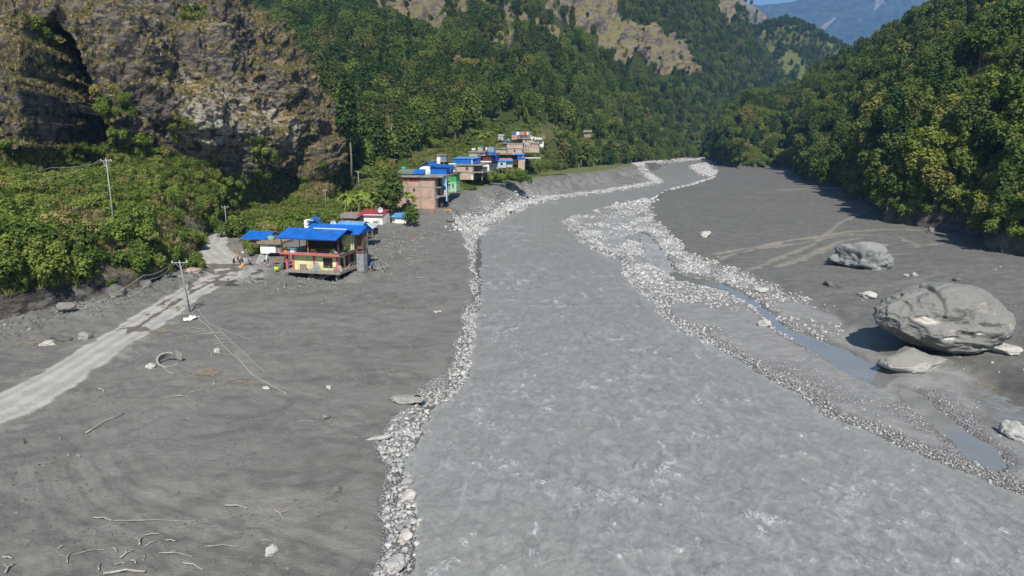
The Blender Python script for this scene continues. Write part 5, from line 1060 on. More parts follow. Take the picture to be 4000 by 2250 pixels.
V4.part('wall', M_WHITE, (1882, 1910, 635, 690, 0, 7)); V4.part('slab', M_WHITE, (1863, 1920, 631, 635, -.8, 7)); V4.part('veranda_wall', M_DARKW, (1873, 1932, 612, 630, 2, 5)); V4.part('red_panel', simple('orange_panel', (.6, .08, .03), .7), (1868, 1877, 611, 628, 0, .3)); V4.part('railing', M_PINK, (1889, 1918, 618, 619, -.5, -.4), (1889, 1918, 624, 625, -.5, -.4), (1889, 1890, 616, 630, -.5, -.4), (1903, 1904, 616, 630, -.5, -.4), (1917, 1918, 616, 630, -.5, -.4)); V4.gable('roof', M_BLUE, 1864, 1938, 611, 597, -1, 7, along='y'); V4.part('blue_box', simple('dark_blue_tarp', (.02, .04, .25), .7), (1919, 1942, 610, 628, .5, 5)); V4.window(1870, 1876, 637, 645)
V5 = Bld('stilted_grey_shed', 'pale blue-grey tin shed on stilts above the bank bushes', 'shed', 1977, 684, 252, -5)
V5.part('wall', simple('pale_blue_tin', (.40, .47, .53), .6, .08), (1945, 1977, 632, 656, 0, .15), (1979, 2001, 632, 654, .8, .95), (1911, 1944, 638, 662, 1, 1.1)); V5.gable('roof', M_BLUE2, 1943, 2002, 631, 626, -.4, 4, along='s'); V5.gable('side_roof', M_CONC, 1908, 1945, 638, 632, .2, 4, along='s'); V5.window(1956, 1963, 638, 645)
for u in (1982, 1989, 1996): V5.window(u, u + 4, 634, 641, .78, M_WHITE)
for u in (1947, 1962, 1976, 1999): V5.part('stilt', M_WOOD, (u, u + 1.6, 656, 690, .3, .5))
V6 = Bld('red_awning_hall', 'green latticed hall under a row of three red peaked awnings', 'hall', 2000, 630, 262, -4)
V6.part('wall', simple('dark_green_lattice', (.03, .10, .05), .8), (1940, 2000, 606, 619, 1, 4)); V6.part('lower_wall', simple('salmon_wall', (.55, .20, .18), .8, .2), (1938, 2000, 619, 627, .5, .8))
for u in (1932, 1954, 1978): V6.gable('awning', M_RED, u, u + 24, 608, 600, -.5, 4, along='y')
V7 = Bld('blue_box_tower', 'bright blue box room on a tall beige brick pier at the end of the village', 'tower', 2049, 660, 262, -4)
V7.part('pier', M_BRICK3, (2024, 2049, 625, 664, 0, 4)); V7.part('room', M_BLUE, (2021, 2048, 607, 624, -.1, 4)); V7.gable('roof', M_BLUE2, 2003, 2049, 606, 602, -.6, 4.5, along='s'); V7.window(2033, 2038, 610, 616, -.1, M_RED); V7.window(2041, 2045, 610, 616, -.1, M_WHITE); V7.part('dark_bay', M_DARKW, (2000, 2020, 606, 645, 1, 3)); V7.part('water_barrel', M_BLUE2, (2006, 2012, 598, 604, 1, 2.2))
V8 = Bld('brick_store', 'beige brick store with a flat roof and washing, behind the blue-roofed white house', 'building', 1895, 628, 260, -8)
V8.part('wall', M_BRICK3, (1831, 1866, 597, 622, 0, 7), (1868, 1895, 597, 622, 0, 7)); V8.part('roof_slab', M_CONC, (1829, 1897, 592, 597, -.4, 7.5)); V8.part('roof_hut', M_BRICK, (1862, 1882, 577, 592, 2, 5)); V8.part('tin_hut', simple('slate_blue_tin', (.20, .30, .36), .6), (1904, 1928, 577, 596, 1, 5)); V8.part('washing', M_LINEN, (1842, 1850, 581, 588, .2, .25), (1852, 1857, 580, 587, .2, .25)); V8.part('red_white_banner', M_RCL, (1894, 1904, 577, 587, .8, .9)); V8.part('banner_stripe', M_LINEN, (1897, 1901, 577, 587, .74, .8)); V8.part('blue_tarp', M_BLUE, (1876, 1887, 573, 578, 2, 5))
V9 = Bld('terraced_block', 'long low beige brick block stepping up the slope below the largest building', 'building', 2040, 602, 284, -6)
V9.part('wall', M_BRICK3, (1930, 1978, 584, 604, 0, 6), (1980, 2040, 582, 604, 0, 8), (1978, 2040, 564, 580, 2, 9)); V9.part('roof_slab', M_CONC, (1926, 1980, 579, 583.5, -.4, 6.4)); V9.part('parapet', M_CONC, (1976, 2042, 561, 564, 1.8, 9), (1980, 2042, 580, 582, -.2, 2)); V9.window(2008, 2013, 586, 592); V9.window(2019, 2022, 586, 594, fm=M_WHITE)
V10 = Bld('large_terrace_house', 'largest beige building at the top of the village with washing strung along its roof', 'building', 2108, 600, 300, -6)
V10.part('wall', M_BRICK3, (2041, 2064, 545, 596, 0, 9), (2066, 2106, 550, 596, 0, 9), (1999, 2040, 545, 562, 4, 12)); V10.part('frame', M_CONC, (2064, 2066, 540, 598, -.1, 9), (2104, 2107, 548, 598, -.1, 9), (2041, 2106, 573, 575, -.08, 9)); V10.part('roof_slab', M_CONC, (2018, 2072, 541, 545, -.4, 10)); V10.gable('tin_roof', M_GREY, 2084, 2120, 549, 543, -.6, 5, along='s'); V10.part('roof_room', simple('salmon_plaster', (.42, .24, .18), .85, .15), (1996, 2020, 530, 548, 2, 8)); V10.part('upper_wall', simple('pink_plaster', (.50, .36, .30), .85), (2020, 2075, 531, 541, 4, 8)); V10.part('white_rubble', M_WHITE, (2108, 2122, 555, 576, 1, 3)); V10.part('end_room', M_BRICK2, (2118, 2128, 531, 545, 2, 5)); V10.part('blue_shutter', M_BLUE, (2000, 2008, 518, 530, 3.8, 4))
for q in ((2052, 2058, 549, 553), (2052, 2058, 567, 570), (2054, 2058, 584, 586)): V10.window(*q, fm=simple('violet_frame', (.15, .12, .4), .7))
b_ = Bld('washing_line', 'washing line of blue, white, grey and pink sheets on the top roof', 'washing line', 2004, 531, 304, -6)
b_.part('line', M_WIRE, (2002, 2078, 515.4, 516, 0, .05)); b_.part('pole', M_METAL, (2002, 2003, 515, 534, 0, .1), (2077, 2078, 515, 534, 0, .1))
for (u0, u1, mm) in ((2006, 2016, M_CBLUE), (2017, 2029, M_LINEN), (2031, 2046, M_TARP), (2047, 2058, M_RCL), (2059, 2064, M_LINEN), (2066, 2071, M_PTANK)): b_.part('hung_sheet', mm, (u0, u1, 516, 527, -.05, 0))
b_ = Bld('white_washing', 'white cloths hung along the parapet of the largest village building', 'washing', 2074, 541, 298, -6)
for u in (2074, 2080, 2088, 2096, 2104, 2112): b_.part('cloth', M_LINEN, (u, u + 5, 533 + (u % 7), 541 + (u % 5), 0, .05))
b_ = Bld('grey_tin_cabin', 'grey tin cabin left of the largest village building', 'cabin', 1966, 550, 300, -5); b_.part('wall', simple('lilac_grey_tin', (.36, .37, .42), .7), (1946, 1966, 530, 548, 0, 4)); b_.gable('roof', M_PALE, 1944, 1968, 530, 526, -.3, 4.3, along='s'); b_.window(1952, 1955, 542, 547)
b_ = Bld('stepped_shacks', 'jumble of low slab-roofed shacks between the cabin and the beige block', 'shack', 1985, 580, 298, -5)
b_.part('wall', M_CONC, (1948, 1985, 562, 578, 1, 4), (1955, 1980, 552, 560, 3, 6)); b_.part('roof_slab', M_SLATE, (1945, 1988, 558, 562, .2, 5), (1952, 1984, 549, 552, 2.6, 7)); b_.part('white_box', M_WHITE, (1959, 1964, 568, 578, .9, 1)); b_.part('blue_barrel', M_BLUE2, (1980, 1990, 542, 552, 2, 3.5))
b_ = Bld('blue_glazed_kiosk', 'small concrete kiosk with glazed blue front up among the trees behind the blue tin storey', 'kiosk', 1744, 640, 246, -5); b_.part('wall', M_WHITE, (1706, 1720, 614, 640, 0, 4)); b_.part('glazing', simple('blue_grey_glass', (.16, .22, .28), .3), (1720, 1744, 608, 630, .1, 3)); b_.part('slab', M_CONC, (1704, 1745, 605, 608, -.3, 4), (1718, 1745, 630, 633, -.3, 4)); b_.part('post', M_METAL, (1733, 1735, 633, 650, 0, .1)); b_.part('roof', M_SLATE, (1680, 1712, 626, 630, 1, 4))
b_ = Bld('open_wood_shed', 'open timber shed in the trees above the brick building', 'shed', 1510, 650, 240, -5); b_.part('roof', M_SLATE, (1506, 1545, 624, 628, 0, 4)); b_.part('back_wall', M_DARKW, (1510, 1542, 628, 648, 3, 3.2)); b_.part('end_wall', M_BRICK3, (1488, 1504, 610, 630, 1, 4))
for u in (1511, 1524, 1537): b_.part('post', M_WOOD, (u, u + 2, 628, 652, .1, .3))
b_ = Bld('white_balcony_house', 'narrow white house squeezed between the blue tin block and the block house', 'house', 1775, 690, 228, -5); b_.part('wall', M_WHITE, (1748, 1774, 642, 684, 2, 6)); b_.part('balcony', M_BROWN, (1762, 1776, 652, 655, 1, 2), (1762, 1776, 672, 676, 1, 2)); b_.window(1752, 1758, 645, 650, 1.95); b_.window(1766, 1771, 645, 650, 1.95)
t_ = thing('water_tank', 'bright green water tank standing on the slope above the olive roof', 'water tank', gy(1577, 670, 205)); MB().tube([(0, 0, 0), (0, 0, 1.25), (0, 0, 1.4)], [.7, .7, .5], 14).build('drum', M_TANK, t_, True); MB().tube([(0, 0, 1.4), (0, 0, 1.5)], .25, 8).build('lid', M_TANK, t_)
b_ = Bld('covered_walkway', 'long pale roofed walkway on posts right of the blue box room', 'walkway', 2050, 622, 285, 0); b_.part('roof', M_PALE, (2049, 2112, 615, 619, 0, 1.5)); b_.part('post', M_METAL, *[(u, u + 1, 619, 628, .2, .3) for u in (2052, 2066, 2080, 2094, 2108)])
# far houses
for nm, lb, u, v, Y, w, mm, rm in (('far_farmhouse', 'grey-roofed farmhouse on the terraced fields of the far knoll', 3060, 236, 1400, 26, M_WHITE, M_PALE), ('hillside_hut', 'brown hut with a pale roof in the trees above the river bend', 2668, 480, 800, 26, M_BROWN, M_SLATE), ('hillside_hut', 'small timber hut with a dark roof above the banana fields', 2281, 524, 420, 28, M_WOOD, M_SLATE), ('hillside_hut', 'grey-roofed barn in the trees above the road cutting', 2300, 462, 520, 38, M_WOOD, M_SLATE), ('hillside_hut', 'tiny blue-roofed hut above the village trees', 2168, 504, 400, 24, M_BLUE2, M_BLUE2)):
    b_ = Bld(nm, lb, 'hut' if 'hut' in nm else 'farmhouse', u, v, Y, -8); b_.part('wall', mm, (u, u + w, v - w * .28, v + 12, 0, 5)); b_.gable('roof', rm, u - 3, u + w + 3, v - w * .26, v - w * .55, -1, 6); b_.window(u + w * .3, u + w * .45, v - w * .2, v - w * .05)
# ---------------------------------------------------------------- rocks
def rockmat(name, c1, c2, c3=None, sc=1.0, topdust=None, random_=False):
    m, nt, b = newmat(name, .88, .25); v = coords(nt); n1 = noise(nt, v, 1.1 * sc, 8, .68); n2 = noise(nt, v, .35 * sc, 4, .6)
    if random_:
        oi = nt.nodes.new('ShaderNodeObjectInfo'); r = oi.outputs['Random']; col = mixc(nt, r, c1, c2)
        if c3: col = mixc(nt, maprange(nt, mathn(nt, 'FRACT', mathn(nt, 'MULTIPLY', r, 9.7)), .75, .95), col, c3)
        col = mixc(nt, maprange(nt, n1, .3, .7), mixc(nt, 1.0, col, (.75, .75, .75), 'MULTIPLY'), col)
    else:
        col = mixc(nt, maprange(nt, n1, .32, .68), c1, c2)
        if c3: col = mixc(nt, maprange(nt, n2, .5, .62), col, c3)
    if topdust:
        ge = nt.nodes.new('ShaderNodeNewGeometry'); sx = nt.nodes.new('ShaderNodeSeparateXYZ'); nt.links.new(ge.outputs['Normal'], sx.inputs[0])
        col = mixc(nt, maprange(nt, mathn(nt, 'ADD', sx.outputs[2], mathn(nt, 'MULTIPLY', mathn(nt, 'SUBTRACT', n1, .5), .9)), -.1, .35), col, topdust)
    nt.links.new(col, b.inputs['Base Color']); bump(nt, b, n1, .9, .25 / sc); return m
RM_BIG = rockmat('mud_coated_boulder', (.13, .128, .12), (.24, .235, .225), (.42, .39, .36), .8, (.20, .197, .185)); RM_BLUEG = rockmat('bluish_boulder', (.12, .13, .135), (.27, .28, .28), None, 1.2, (.23, .23, .225))
RM_PALE = rockmat('pale_boulder', (.34, .33, .31), (.50, .48, .45), None, 1.2); RM_PEB = rockmat('river_stone', (.30, .31, .32), (.62, .61, .59), (.50, .44, .39), 3, None, True); RM_MUDCLOD = rockmat('mud_crusted_stone', (.14, .136, .127), (.21, .204, .19), (.32, .31, .285), 2, None, True)
import bmesh
def ico(sub):
    bm = bmesh.new(); bmesh.ops.create_icosphere(bm, subdivisions=sub, radius=1); V = np.array([v.co[:] for v in bm.verts]); F = np.array([[v.index for v in q.verts] for q in bm.faces]); bm.free(); return V, F
def rockmesh(name, sub, dims, seed, a1=.22, a2=.08, a3=.03, cuts=5, sharp=.5):
    r = np.random.default_rng(seed); V, F = ico(sub); n = V.copy()
    for _ in range(cuts):                    # flattened faces, as on broken rock
        d = r.normal(size=3); d /= np.linalg.norm(d); h = r.uniform(.55, .85); t = V @ d; V = V - np.where(t > h, (t - h) * sharp * 1.6, 0)[:, None] * d
    s = seed * 3.1; V = V * (1 + a1 * fbm(n[:, 0] * 1.1 + s, n[:, 1] * 1.1, n[:, 2] * 1.1, 2, seed) + a2 * ridged(n[:, 0] * 3 + s, n[:, 1] * 3, n[:, 2] * 3, 3, seed + 1) * .6 + a3 * fbm(n[:, 0] * 9, n[:, 1] * 9 + s, n[:, 2] * 9, 3, seed + 2))[:, None]
    return mesh_np(name, V * np.array(dims), F, True, 3)
def boulder(label, u, v, Y_or_none, dims, seed, mat, sub=4, rz=0, sink=.3, group=None, rot=None, **kw):
    p = on(u, v) if Y_or_none is None else Y_or_none
    me = rockmesh('boulder_mesh', sub, dims, seed, **kw); o = link('boulder', me, mat, None, (p.x, p.y, p.z + dims[2] * (1 - sink)), rot or (0, 0, rz)); return tag(o, label, 'boulder', group)
# the great boulder
V, F = ico(7); n = V.copy(); D = np.array([7.0, 4.3, 3.9])
und = np.clip(-n[:, 2] - .35, 0, 1); V[:, 2] += und * .55 * np.clip(1.0 - .9 * n[:, 0], 0, 2) * .5
V[:, 2] *= np.where(n[:, 0] < -.3, 1 - .16 * (-.3 - n[:, 0]) / .7, 1); V[:, 2] += np.where(n[:, 0] < 0, .05 * n[:, 0] ** 2, 0)
k_ = 1 + .115 * fbm(n[:, 0] * 1.3 + 4, n[:, 1] * 1.3, n[:, 2] * 1.3, 3, 7) + .036 * ridged(n[:, 0] * 3.2, n[:, 1] * 3.2, n[:, 2] * 3.2, 3, 8) + .014 * fbm(n[:, 0] * 12, n[:, 1] * 10, n[:, 2] * 8, 4, 9)
gsh = np.abs(n[:, 0] + .42 + .12 * vn(n[:, 2] * 3, n[:, 1] * 3)); k_ -= .085 * np.exp(-(gsh / .04) ** 2) * (n[:, 2] > .1) * (n[:, 1] < .3)
for (cx, cz, w) in ((-.05, -.28, .12), (.12, -.18, .09), (-.28, -.42, .16), (-.66, .02, .16), (.2, -.6, .14), (.55, -.55, .14), (.72, .42, .07)):
    dd_ = np.hypot(n[:, 0] - cx, (n[:, 2] - cz) * 1.5); k_ -= .035 * sst(-dd_, -w, -w * .5) * (n[:, 1] < .2)
V = V * k_[:, None] * D
gb = thing('boulder', 'enormous rounded mud-coated boulder, the largest rock on the right bank', 'boulder', (*g(3683, 1248, 4.1)[:2], 4.1), 0); gb.rotation_euler = (math.radians(-6), math.radians(6.5), math.radians(7))
me = mesh_np('great_boulder', V, F, True, 3)
sc_ = np.zeros(len(n))
for (cx, cz, w, q) in ((-.05, -.28, .07, 2.2), (.13, -.2, .08, 2.0), (-.3, -.44, .09, 2.0), (-.62, .0, .15, 1.1), (.02, -.55, .05, 1.5), (.85, -.52, .08, 1.5), (.22, .12, .04, 1.5), (.5, .05, .03, 1.3), (.6, -.2, .03, 1.2), (-.12, .28, .03, 1.2), (.35, -.62, .06, 2), (.5, -.3, .025, 1.2)):
    dd_ = np.hypot(n[:, 0] - cx + .03 * vn(n[:, 0] * 20, n[:, 2] * 20), (n[:, 2] - cz) * q); sc_ = np.maximum(sc_, sst(-dd_, -w, -w * .55) * (n[:, 1] < .2))
colattr(me, 'bare', np.stack([sc_] * 3, -1))
nt = RM_BIG.node_tree; A = attr(nt, 'bare'); b = nt.nodes['Principled BSDF']; old = b.inputs['Base Color'].links[0].from_socket; nt.links.new(mixc(nt, A[0], old, (.46, .43, .39)), b.inputs['Base Color'])
link('rock', me, RM_BIG, gb)
boulder('pale-footed flat boulder lying at the front of the enormous boulder', 3545, 1432, None, (3.1, 1.9, 1.25), 31, rockmat('two_tone_boulder', (.40, .39, .37), (.52, .50, .48), None, 1, (.235, .228, .205)), 5, .15, .42, sharp=.6)
boulder('craggy grey boulder with steep dark face on the mud left of the largest one', 3355, 1042, None, (4.3, 3.0, 2.7), 45, RM_BLUEG, 5, -.35, .52, a1=.3, a2=.22, a3=.05, cuts=7, sharp=.7)
boulder('low sloping shoulder of grey rock joined to the right of the craggy boulder', 3425, 1048, None, (2.2, 2.2, 1.9), 46, RM_BLUEG, 5, .6, .5, a1=.3, a2=.18, cuts=6)
boulder('flat apron of pale silt-covered rock behind the craggy boulder', 3400, 975, None, (4.2, 2.6, .9), 47, simple('silt', (.21, .205, .19), .95, .12, 1.5, .2), 4, 0, .45, a1=.1, a2=.05)
for (lb, u, v, w, h, mt, sd_) in (
    ('low pale boulder alone in the middle of the wide dark mud flat', 2757, 922, 1.7, .75, RM_PALE, 51), ('rough grey boulder halfway between the craggy rock and the stream', 3245, 1118, 1.5, .7, RM_MUDCLOD, 52), ('pale flat-topped boulder up-slope left of the enormous boulder', 3392, 1162, 1.1, .5, RM_PALE, 53),
    ('cream boulder standing in the gravel beside the blue side channel', 2988, 1272, .75, .5, RM_PALE, 54), ('small boulder at the mud edge above the gravel bar', 2807, 1010, .5, .35, RM_MUDCLOD, 55), ('grey boulder at the foot of the wooded bank below the silt streaks', 3634, 908, 1.1, .7, RM_MUDCLOD, 56),
    ('grey boulder just above the top of the enormous boulder', 3736, 1098, .6, .5, RM_MUDCLOD, 57), ('flat grey stone against the back of the enormous boulder', 3722, 1124, .7, .35, RM_MUDCLOD, 58), ('pale round stone right of the craggy boulder, left of its pair', 3540, 1080, .45, .3, RM_PALE, 59), ('pale round stone right of the craggy boulder, right of its pair', 3574, 1076, .6, .32, RM_PALE, 60),
    ('large cream boulder in the creek at the lower right corner', 3965, 1712, 1.35, .75, RM_PALE, 61), ('pale broken slab of rock under the right end of the enormous boulder', 3900, 1372, 1.9, .55, RM_PALE, 62), ('white angular boulder on the mud above the side channel', 2975, 1140, 1.3, .4, RM_PALE, 63),
    ('white angular stone beside the broken concrete ring', 590, 1437, .45, .3, RM_PALE, 64), ('white stone on the mud below the fallen cables', 850, 1376, .38, .28, RM_PALE, 65), ('white stone at the far right of the left mud flat', 1285, 1520, .3, .2, RM_PALE, 66), ('grey mud-crusted stone high on the left river bank', 1270, 1637, .45, .25, RM_MUDCLOD, 67),
    ('grey stone alone in the middle of the left mud flat', 1315, 1922, .3, .22, RM_MUDCLOD, 68), ('pale slab-like stone low on the left mud flat', 1062, 2158, .42, .25, RM_PALE, 69), ('brownish block at the left edge of the mud flat', 92, 1732, .2, .2, RM_MUDCLOD, 70), ('long pale stone lying along the left mud flat', 1040, 1516, .35, .12, RM_PALE, 71),
    ('big cream river stone topmost of the pair at the water edge of the left bank', 1592, 1946, .5, .35, RM_PALE, 72), ('big cream river stone at the water edge near the bottom', 1585, 2105, .42, .3, RM_PALE, 73), ('long pale boulder at the foot of the left stone bank', 1540, 2215, .75, .3, RM_PALE, 74),
    ('angular grey rock at the foot of the roadside bank', 455, 1150, 1.7, .9, RM_MUDCLOD, 75), ('small angular rock left along the foot of the roadside bank', 262, 1208, 1.1, .6, RM_MUDCLOD, 76), ('pointed rock at the foot of the roadside bank by the shrubs', 572, 1128, .8, .9, RM_MUDCLOD, 77), ('pinkish flat rock beside the road below the shrubs', 755, 1064, 1.3, .4, simple('pinkish_rock', (.36, .27, .23), .9, .2, 2, .4), 78), ('grey rock at the eroded bank below the brick building', 1760, 868, 1.2, .8, RM_MUDCLOD, 79), ('block of grey bank rock at the water by the village bend', 1990, 828, 1.6, .8, RM_PALE, 80),
    ('grey stone in the debris left of the road', 240, 1330, .9, .35, RM_MUDCLOD, 81), ('flat pale stone in the debris left of the road', 190, 1350, .7, .3, RM_PALE, 82), ('pointed clod of mud in the debris beside the road', 330, 1322, .9, .5, RM_MUDCLOD, 83)):
    boulder(lb, u, v, None, (w, w * .72, h), sd_, mt, 4, sd_ * .7, .45, a1=.3, a2=.2, cuts=8, sharp=.62)
# river stones
SV = [rockmesh('stone%d' % i, 2, (1, .8, .55), 300 + i, a1=.25, a2=.05, a3=.02, cuts=4) for i in range(5)]
for q in SV: q.materials.append(RM_PEB)
rs = np.random.default_rng(77)
dA = (np.gradient(GX, axis=1) * np.gradient(GY, axis=0))
Lm = (dLw < dRw)
gm = FLD['dr']
def st_points(mask, dens):
    n = rs.poisson(np.clip(dA * dens * mask, 0, 60)); I, J = np.nonzero(n); k = n[I, J]; I = np.repeat(I, k); J = np.repeat(J, k); I = np.clip(I, 0, nY - 2); J = np.clip(J, 0, nT - 2)
    s = rs.random(len(I)); t = rs.random(len(I)); y = GY[I, J] * (1 - s) + GY[I + 1, J] * s; tq = tt[J] * (1 - t) + tt[J + 1] * t; x = y * tq
    z = (f['z'][I, J] * (1 - s) + f['z'][I + 1, J] * s) * (1 - t) + (f['z'][I, J + 1] * (1 - s) + f['z'][I + 1, J + 1] * s) * t
    return np.stack([x, y, z], -1)
ST = []
def addst(mask, dens, lo, hi, pw=2.5):
    p = st_points(mask, dens); u_, v_ = proj(p); q = (u_ > -60) & (u_ < 4060) & (v_ < 2300) & (v_ > 560); p = p[q]; sz = lo + (hi - lo) * rs.random(len(p)) ** pw; ST.append(np.concatenate([p, sz[:, None]], 1)); return len(p)
nearL = Lm & (GY < 175) & (f['te'] < -.35) & (gm < np.where((GY > 52) & (GY < 130), 1.15 + .5 * vn(GX / 3, GY / 3, 0, 3), 12))
addst(nearL * sst(gm, -.45, 0), np.where(GY < 90, 42, 18), .04, .22, 2.6)
addst(nearL * sst(gm, -.8, -.3) * (GY < 75), .22, .2, .5, 2)
addst((Lm & (GY >= 150) & (GY < 420) & (gm < 9)) * sst(gm, -1.0, .5) * (1 - sst(gm, 3, 8)), 3.0, .12, .45, 2)
addst((Lm & (GY >= 420) & (gm < 8)) * sst(gm, -1.0, .5), .9, .25, .8, 2)
R_ = (~Lm) & (f['mu'] < 1.0) & (f['te'] < -3)
addst(R_ * np.maximum(gravel, 0) ** 1.5 * (GY > 75) * (GY < 200) * sst(gm, -1.5, 0), 10, .05, .26, 3.0)
addst(R_ * gravel * (GY <= 75) * sst(gm, -.6, 0), 14, .025, .11, 2.6)
addst(R_ * (GY > 105) * (GY < 230) * sst(gm, -1.5, 0) * (f['pool'] < 0), 3.0 * sst(patch, -.5, .2), .08, .40, 2.4)
addst(R_ * (GY >= 230) * (GY < 900) * (gm < 14) * sst(gm, -1, .5), .7, .3, .9, 2)
addst((~Lm) * np.exp(-((gm - .1) / .55) ** 2) * (GY < 110), 30, .03, .15, 2.4)
addst(np.clip(sst(f['mu'], 0, 3) * sst(-GY, -130, -60) * .5, 0, 1) * (patch > .1), .25, .05, .25, 3)
cl = np.clip(gravel * (~Lm | (f['te'] > 1)), 0, 1) * (f['te'] > 1)
ST_A = ST; ST = []
addst(cl * (f['rd'] < .2), 9.0, .03, .13, 2.5); addst((f['te'] > .5) * (GY < 120) * (f['rd'] < .2) * sst(clod, .1, .6), 5.0, .03, .12, 2.5); addst((f['te'] > 1) * (GY < 125) * (f['rd'] < .2), .8, .03, .14, 3); addst(sst(-f['dl'], -6, 0) * (f['rd'] < .1) * (GY < 160), 5, .05, .35, 3)
hc = g(1230, 1095, 2); addst(np.exp(-((GX - hc.x) / 9) ** 2 - ((GY - hc.y) / 6) ** 2), 6, .04, .3, 3); hc = g(1500, 950, 3); addst(np.exp(-((GX - hc.x) / 7) ** 2 - ((GY - hc.y) / 16) ** 2), 5, .05, .4, 3)
ST_B = np.concatenate(ST); ST = ST_A
for (cu, cv, ru, rv) in ((1830, 870, 60, 35), (1960, 800, 100, 22), (2060, 770, 80, 18)):
    addst(Lm * np.exp(-((U0 - cu) / ru) ** 2 - ((V0 - cv) / rv) ** 2) * (gm > 0) * (f['te'] < 4), 1.2, .15, .55, 2.5)
ST = np.concatenate(ST); print('STONES', len(ST))
app = ST[:, 3] / ST[:, 1]; od = np.argsort(-app)
for i in od[:300]:
    x_, y_, z_, s_ = ST[i]; left_ = polyd(np.array([x_]), np.array([y_]), L(LEFT_W), False)[0][0] < polyd(np.array([x_]), np.array([y_]), L(RIGHT_W), False)[0][0]
    up_, vp_ = proj(np.array([[x_, y_, z_]])); where = ('left bank', 'stones along the left water edge') if left_ else ('right gravel bar', 'stones on the right gravel bar')
    k = int(rs.integers(5)); o = link('stone', SV[k], None, None, (x_, y_, z_ + s_ * .25), (rs.normal(0, .2), rs.normal(0, .2), rs.uniform(0, 6.28)), s_ * rs.uniform(.85, 1.1))
    drs = polyd(np.array([x_]), np.array([y_]), RIVER)[0][0]; edge_ = 'at the waterline' if drs < .45 else 'high on the bank' if drs > 1.1 else 'in mid band'; big_ = 'large' if s_ > .32 else 'medium' if s_ > .2 else 'small'
    zone = 'at the very bottom edge' if vp_[0] > 2120 else 'close to the bottom' if vp_[0] > 1950 else 'below the inlet' if vp_[0] > 1780 else 'just under the inlet' if vp_[0] > 1650 else ('beside the muddy inlet' if vp_[0] > 1450 else 'below the yellow house' if left_ and vp_[0] > 950 else 'up by the village bend' if left_ else 'near the enormous boulder' if up_[0] > 2900 else 'by the river fork')
    tag(o, '%s river stone %s, %s, %s' % (big_, edge_, where[0], zone), 'stone', '%s %s, %s %s' % (where[1], zone, big_, edge_))
rest = ST[od[300:]]
geo_stuff('river_stones', rest[:, :3] + np.array([0, 0, 1]) * rest[:, 3:4] * .2, rs.uniform(0, 6.28, len(rest)), rest[:, 3], rs.integers(0, 5, len(rest)), SV, 'countless pale river stones and pebbles along both water edges', 'gravel', rotx=rs.normal(0, .25, (len(rest), 2)))
SVM = [q.copy() for q in SV]
for q in SVM: q.materials.clear(); q.materials.append(RM_MUDCLOD)
geo_stuff('mud_clods', ST_B[:, :3], rs.uniform(0, 6.28, len(ST_B)), ST_B[:, 3], rs.integers(0, 5, len(ST_B)), SVM, 'countless mud clods and small rubble lying on the mud flats', 'rubble', rotx=rs.normal(0, .3, (len(ST_B), 2)))
print('CLODS', len(ST_B))
# mud tongue and inlet at the left bank
o = link('mud_cliff_slab', rockmesh('slab', 4, (1.5, 1.1, .22), 91, a1=.35), simple('dried_mud', (.27, .26, .235), .95, .15, 2, .3), None, tuple(on(1590, 1560) + Vector((0, 0, .02))), (0, .1, .5)); tag(o, 'pale dried mud tongue jutting over the inlet on the left bank', 'mud slab')
o = link('mud_cliff_slab', rockmesh('slab', 4, (1.1, .3, .15), 92, a1=.2), RM_PALE, None, tuple(on(1485, 1715) + Vector((0, 0, .1))), (0, .1, .7)); tag(o, 'pale slab leaning on the bank below the inlet', 'rock slab')
t_ = thing('tyre', 'black tyre half sunk in the stones at the left bank inlet', 'tyre', on(1628, 1572), .3); mb = MB(); n_ = 18
V = []; 
for j in range(n_):
    a = 2 * math.pi * j / n_
    for k in range(6):
        c = 2 * math.pi * k / 6; R0 = .38 + .11 * math.cos(c); V.append((R0 * math.cos(a), .10 * math.sin(c), R0 * math.sin(a) + .2))
mb.add(V, [(j * 6 + k, j * 6 + (k + 1) % 6, ((j + 1) % n_) * 6 + (k + 1) % 6, ((j + 1) % n_) * 6 + k) for j in range(n_) for k in range(6)]); mb.build('rubber_ring', M_BLK, t_, True)

# ---------------------------------------------------------------- creek at the right edge
cz = G(*g(3900, 1520, 1.0)[:2]) - .02
m2 = CALM.copy(); m2.name = 'creek_water'; n0_ = m2.node_tree; fo_ = attr(n0_, 'foam'); b0n = n0_.nodes['Principled BSDF']; oc_ = b0n.inputs['Base Color'].links[0].from_socket; b0n.inputs['Roughness'].default_value = .3; n0_.links.new(mixc(n0_, maprange(n0_, mathn(n0_, 'ADD', fo_[0], mathn(n0_, 'MULTIPLY', mathn(n0_, 'SUBTRACT', noise(n0_, coords(n0_), 2.5, 6, .7), .5), 1.2)), .3, .6), oc_, (.55, .55, .55)), b0n.inputs['Base Color'])
px = [p[0] for p in CREEK]; py = [p[1] for p in CREEK]
Xc, Yc = np.meshgrid(np.linspace(min(px), max(px), 200), np.linspace(min(py), max(py), 160)); sC = sdf(Xc, Yc, CREEK)
Fc = gridF(160, 200); kk = (sC > -.8).reshape(-1); Fc = Fc[kk[Fc].all(1)]; Zc = cz + .12 * ridged(Xc / .8, Yc / .8, 0, 3, 5) * .5; u_ = np.zeros(kk.shape, bool); u_[Fc.ravel()] = True; ix = np.cumsum(u_) - 1
me = mesh_np('creek_water', np.stack([Xc, Yc, Zc], -1).reshape(-1, 3)[u_], ix[Fc]); fo = .35 * sst(fbm(Xc / 1.2, Yc / .8, 0, 3, 6), -.1, .9).reshape(-1)[u_]; colattr(me, 'foam', np.stack([fo, fo, fo], -1)); tag(link('creek_water', me, m2), kind='structure')

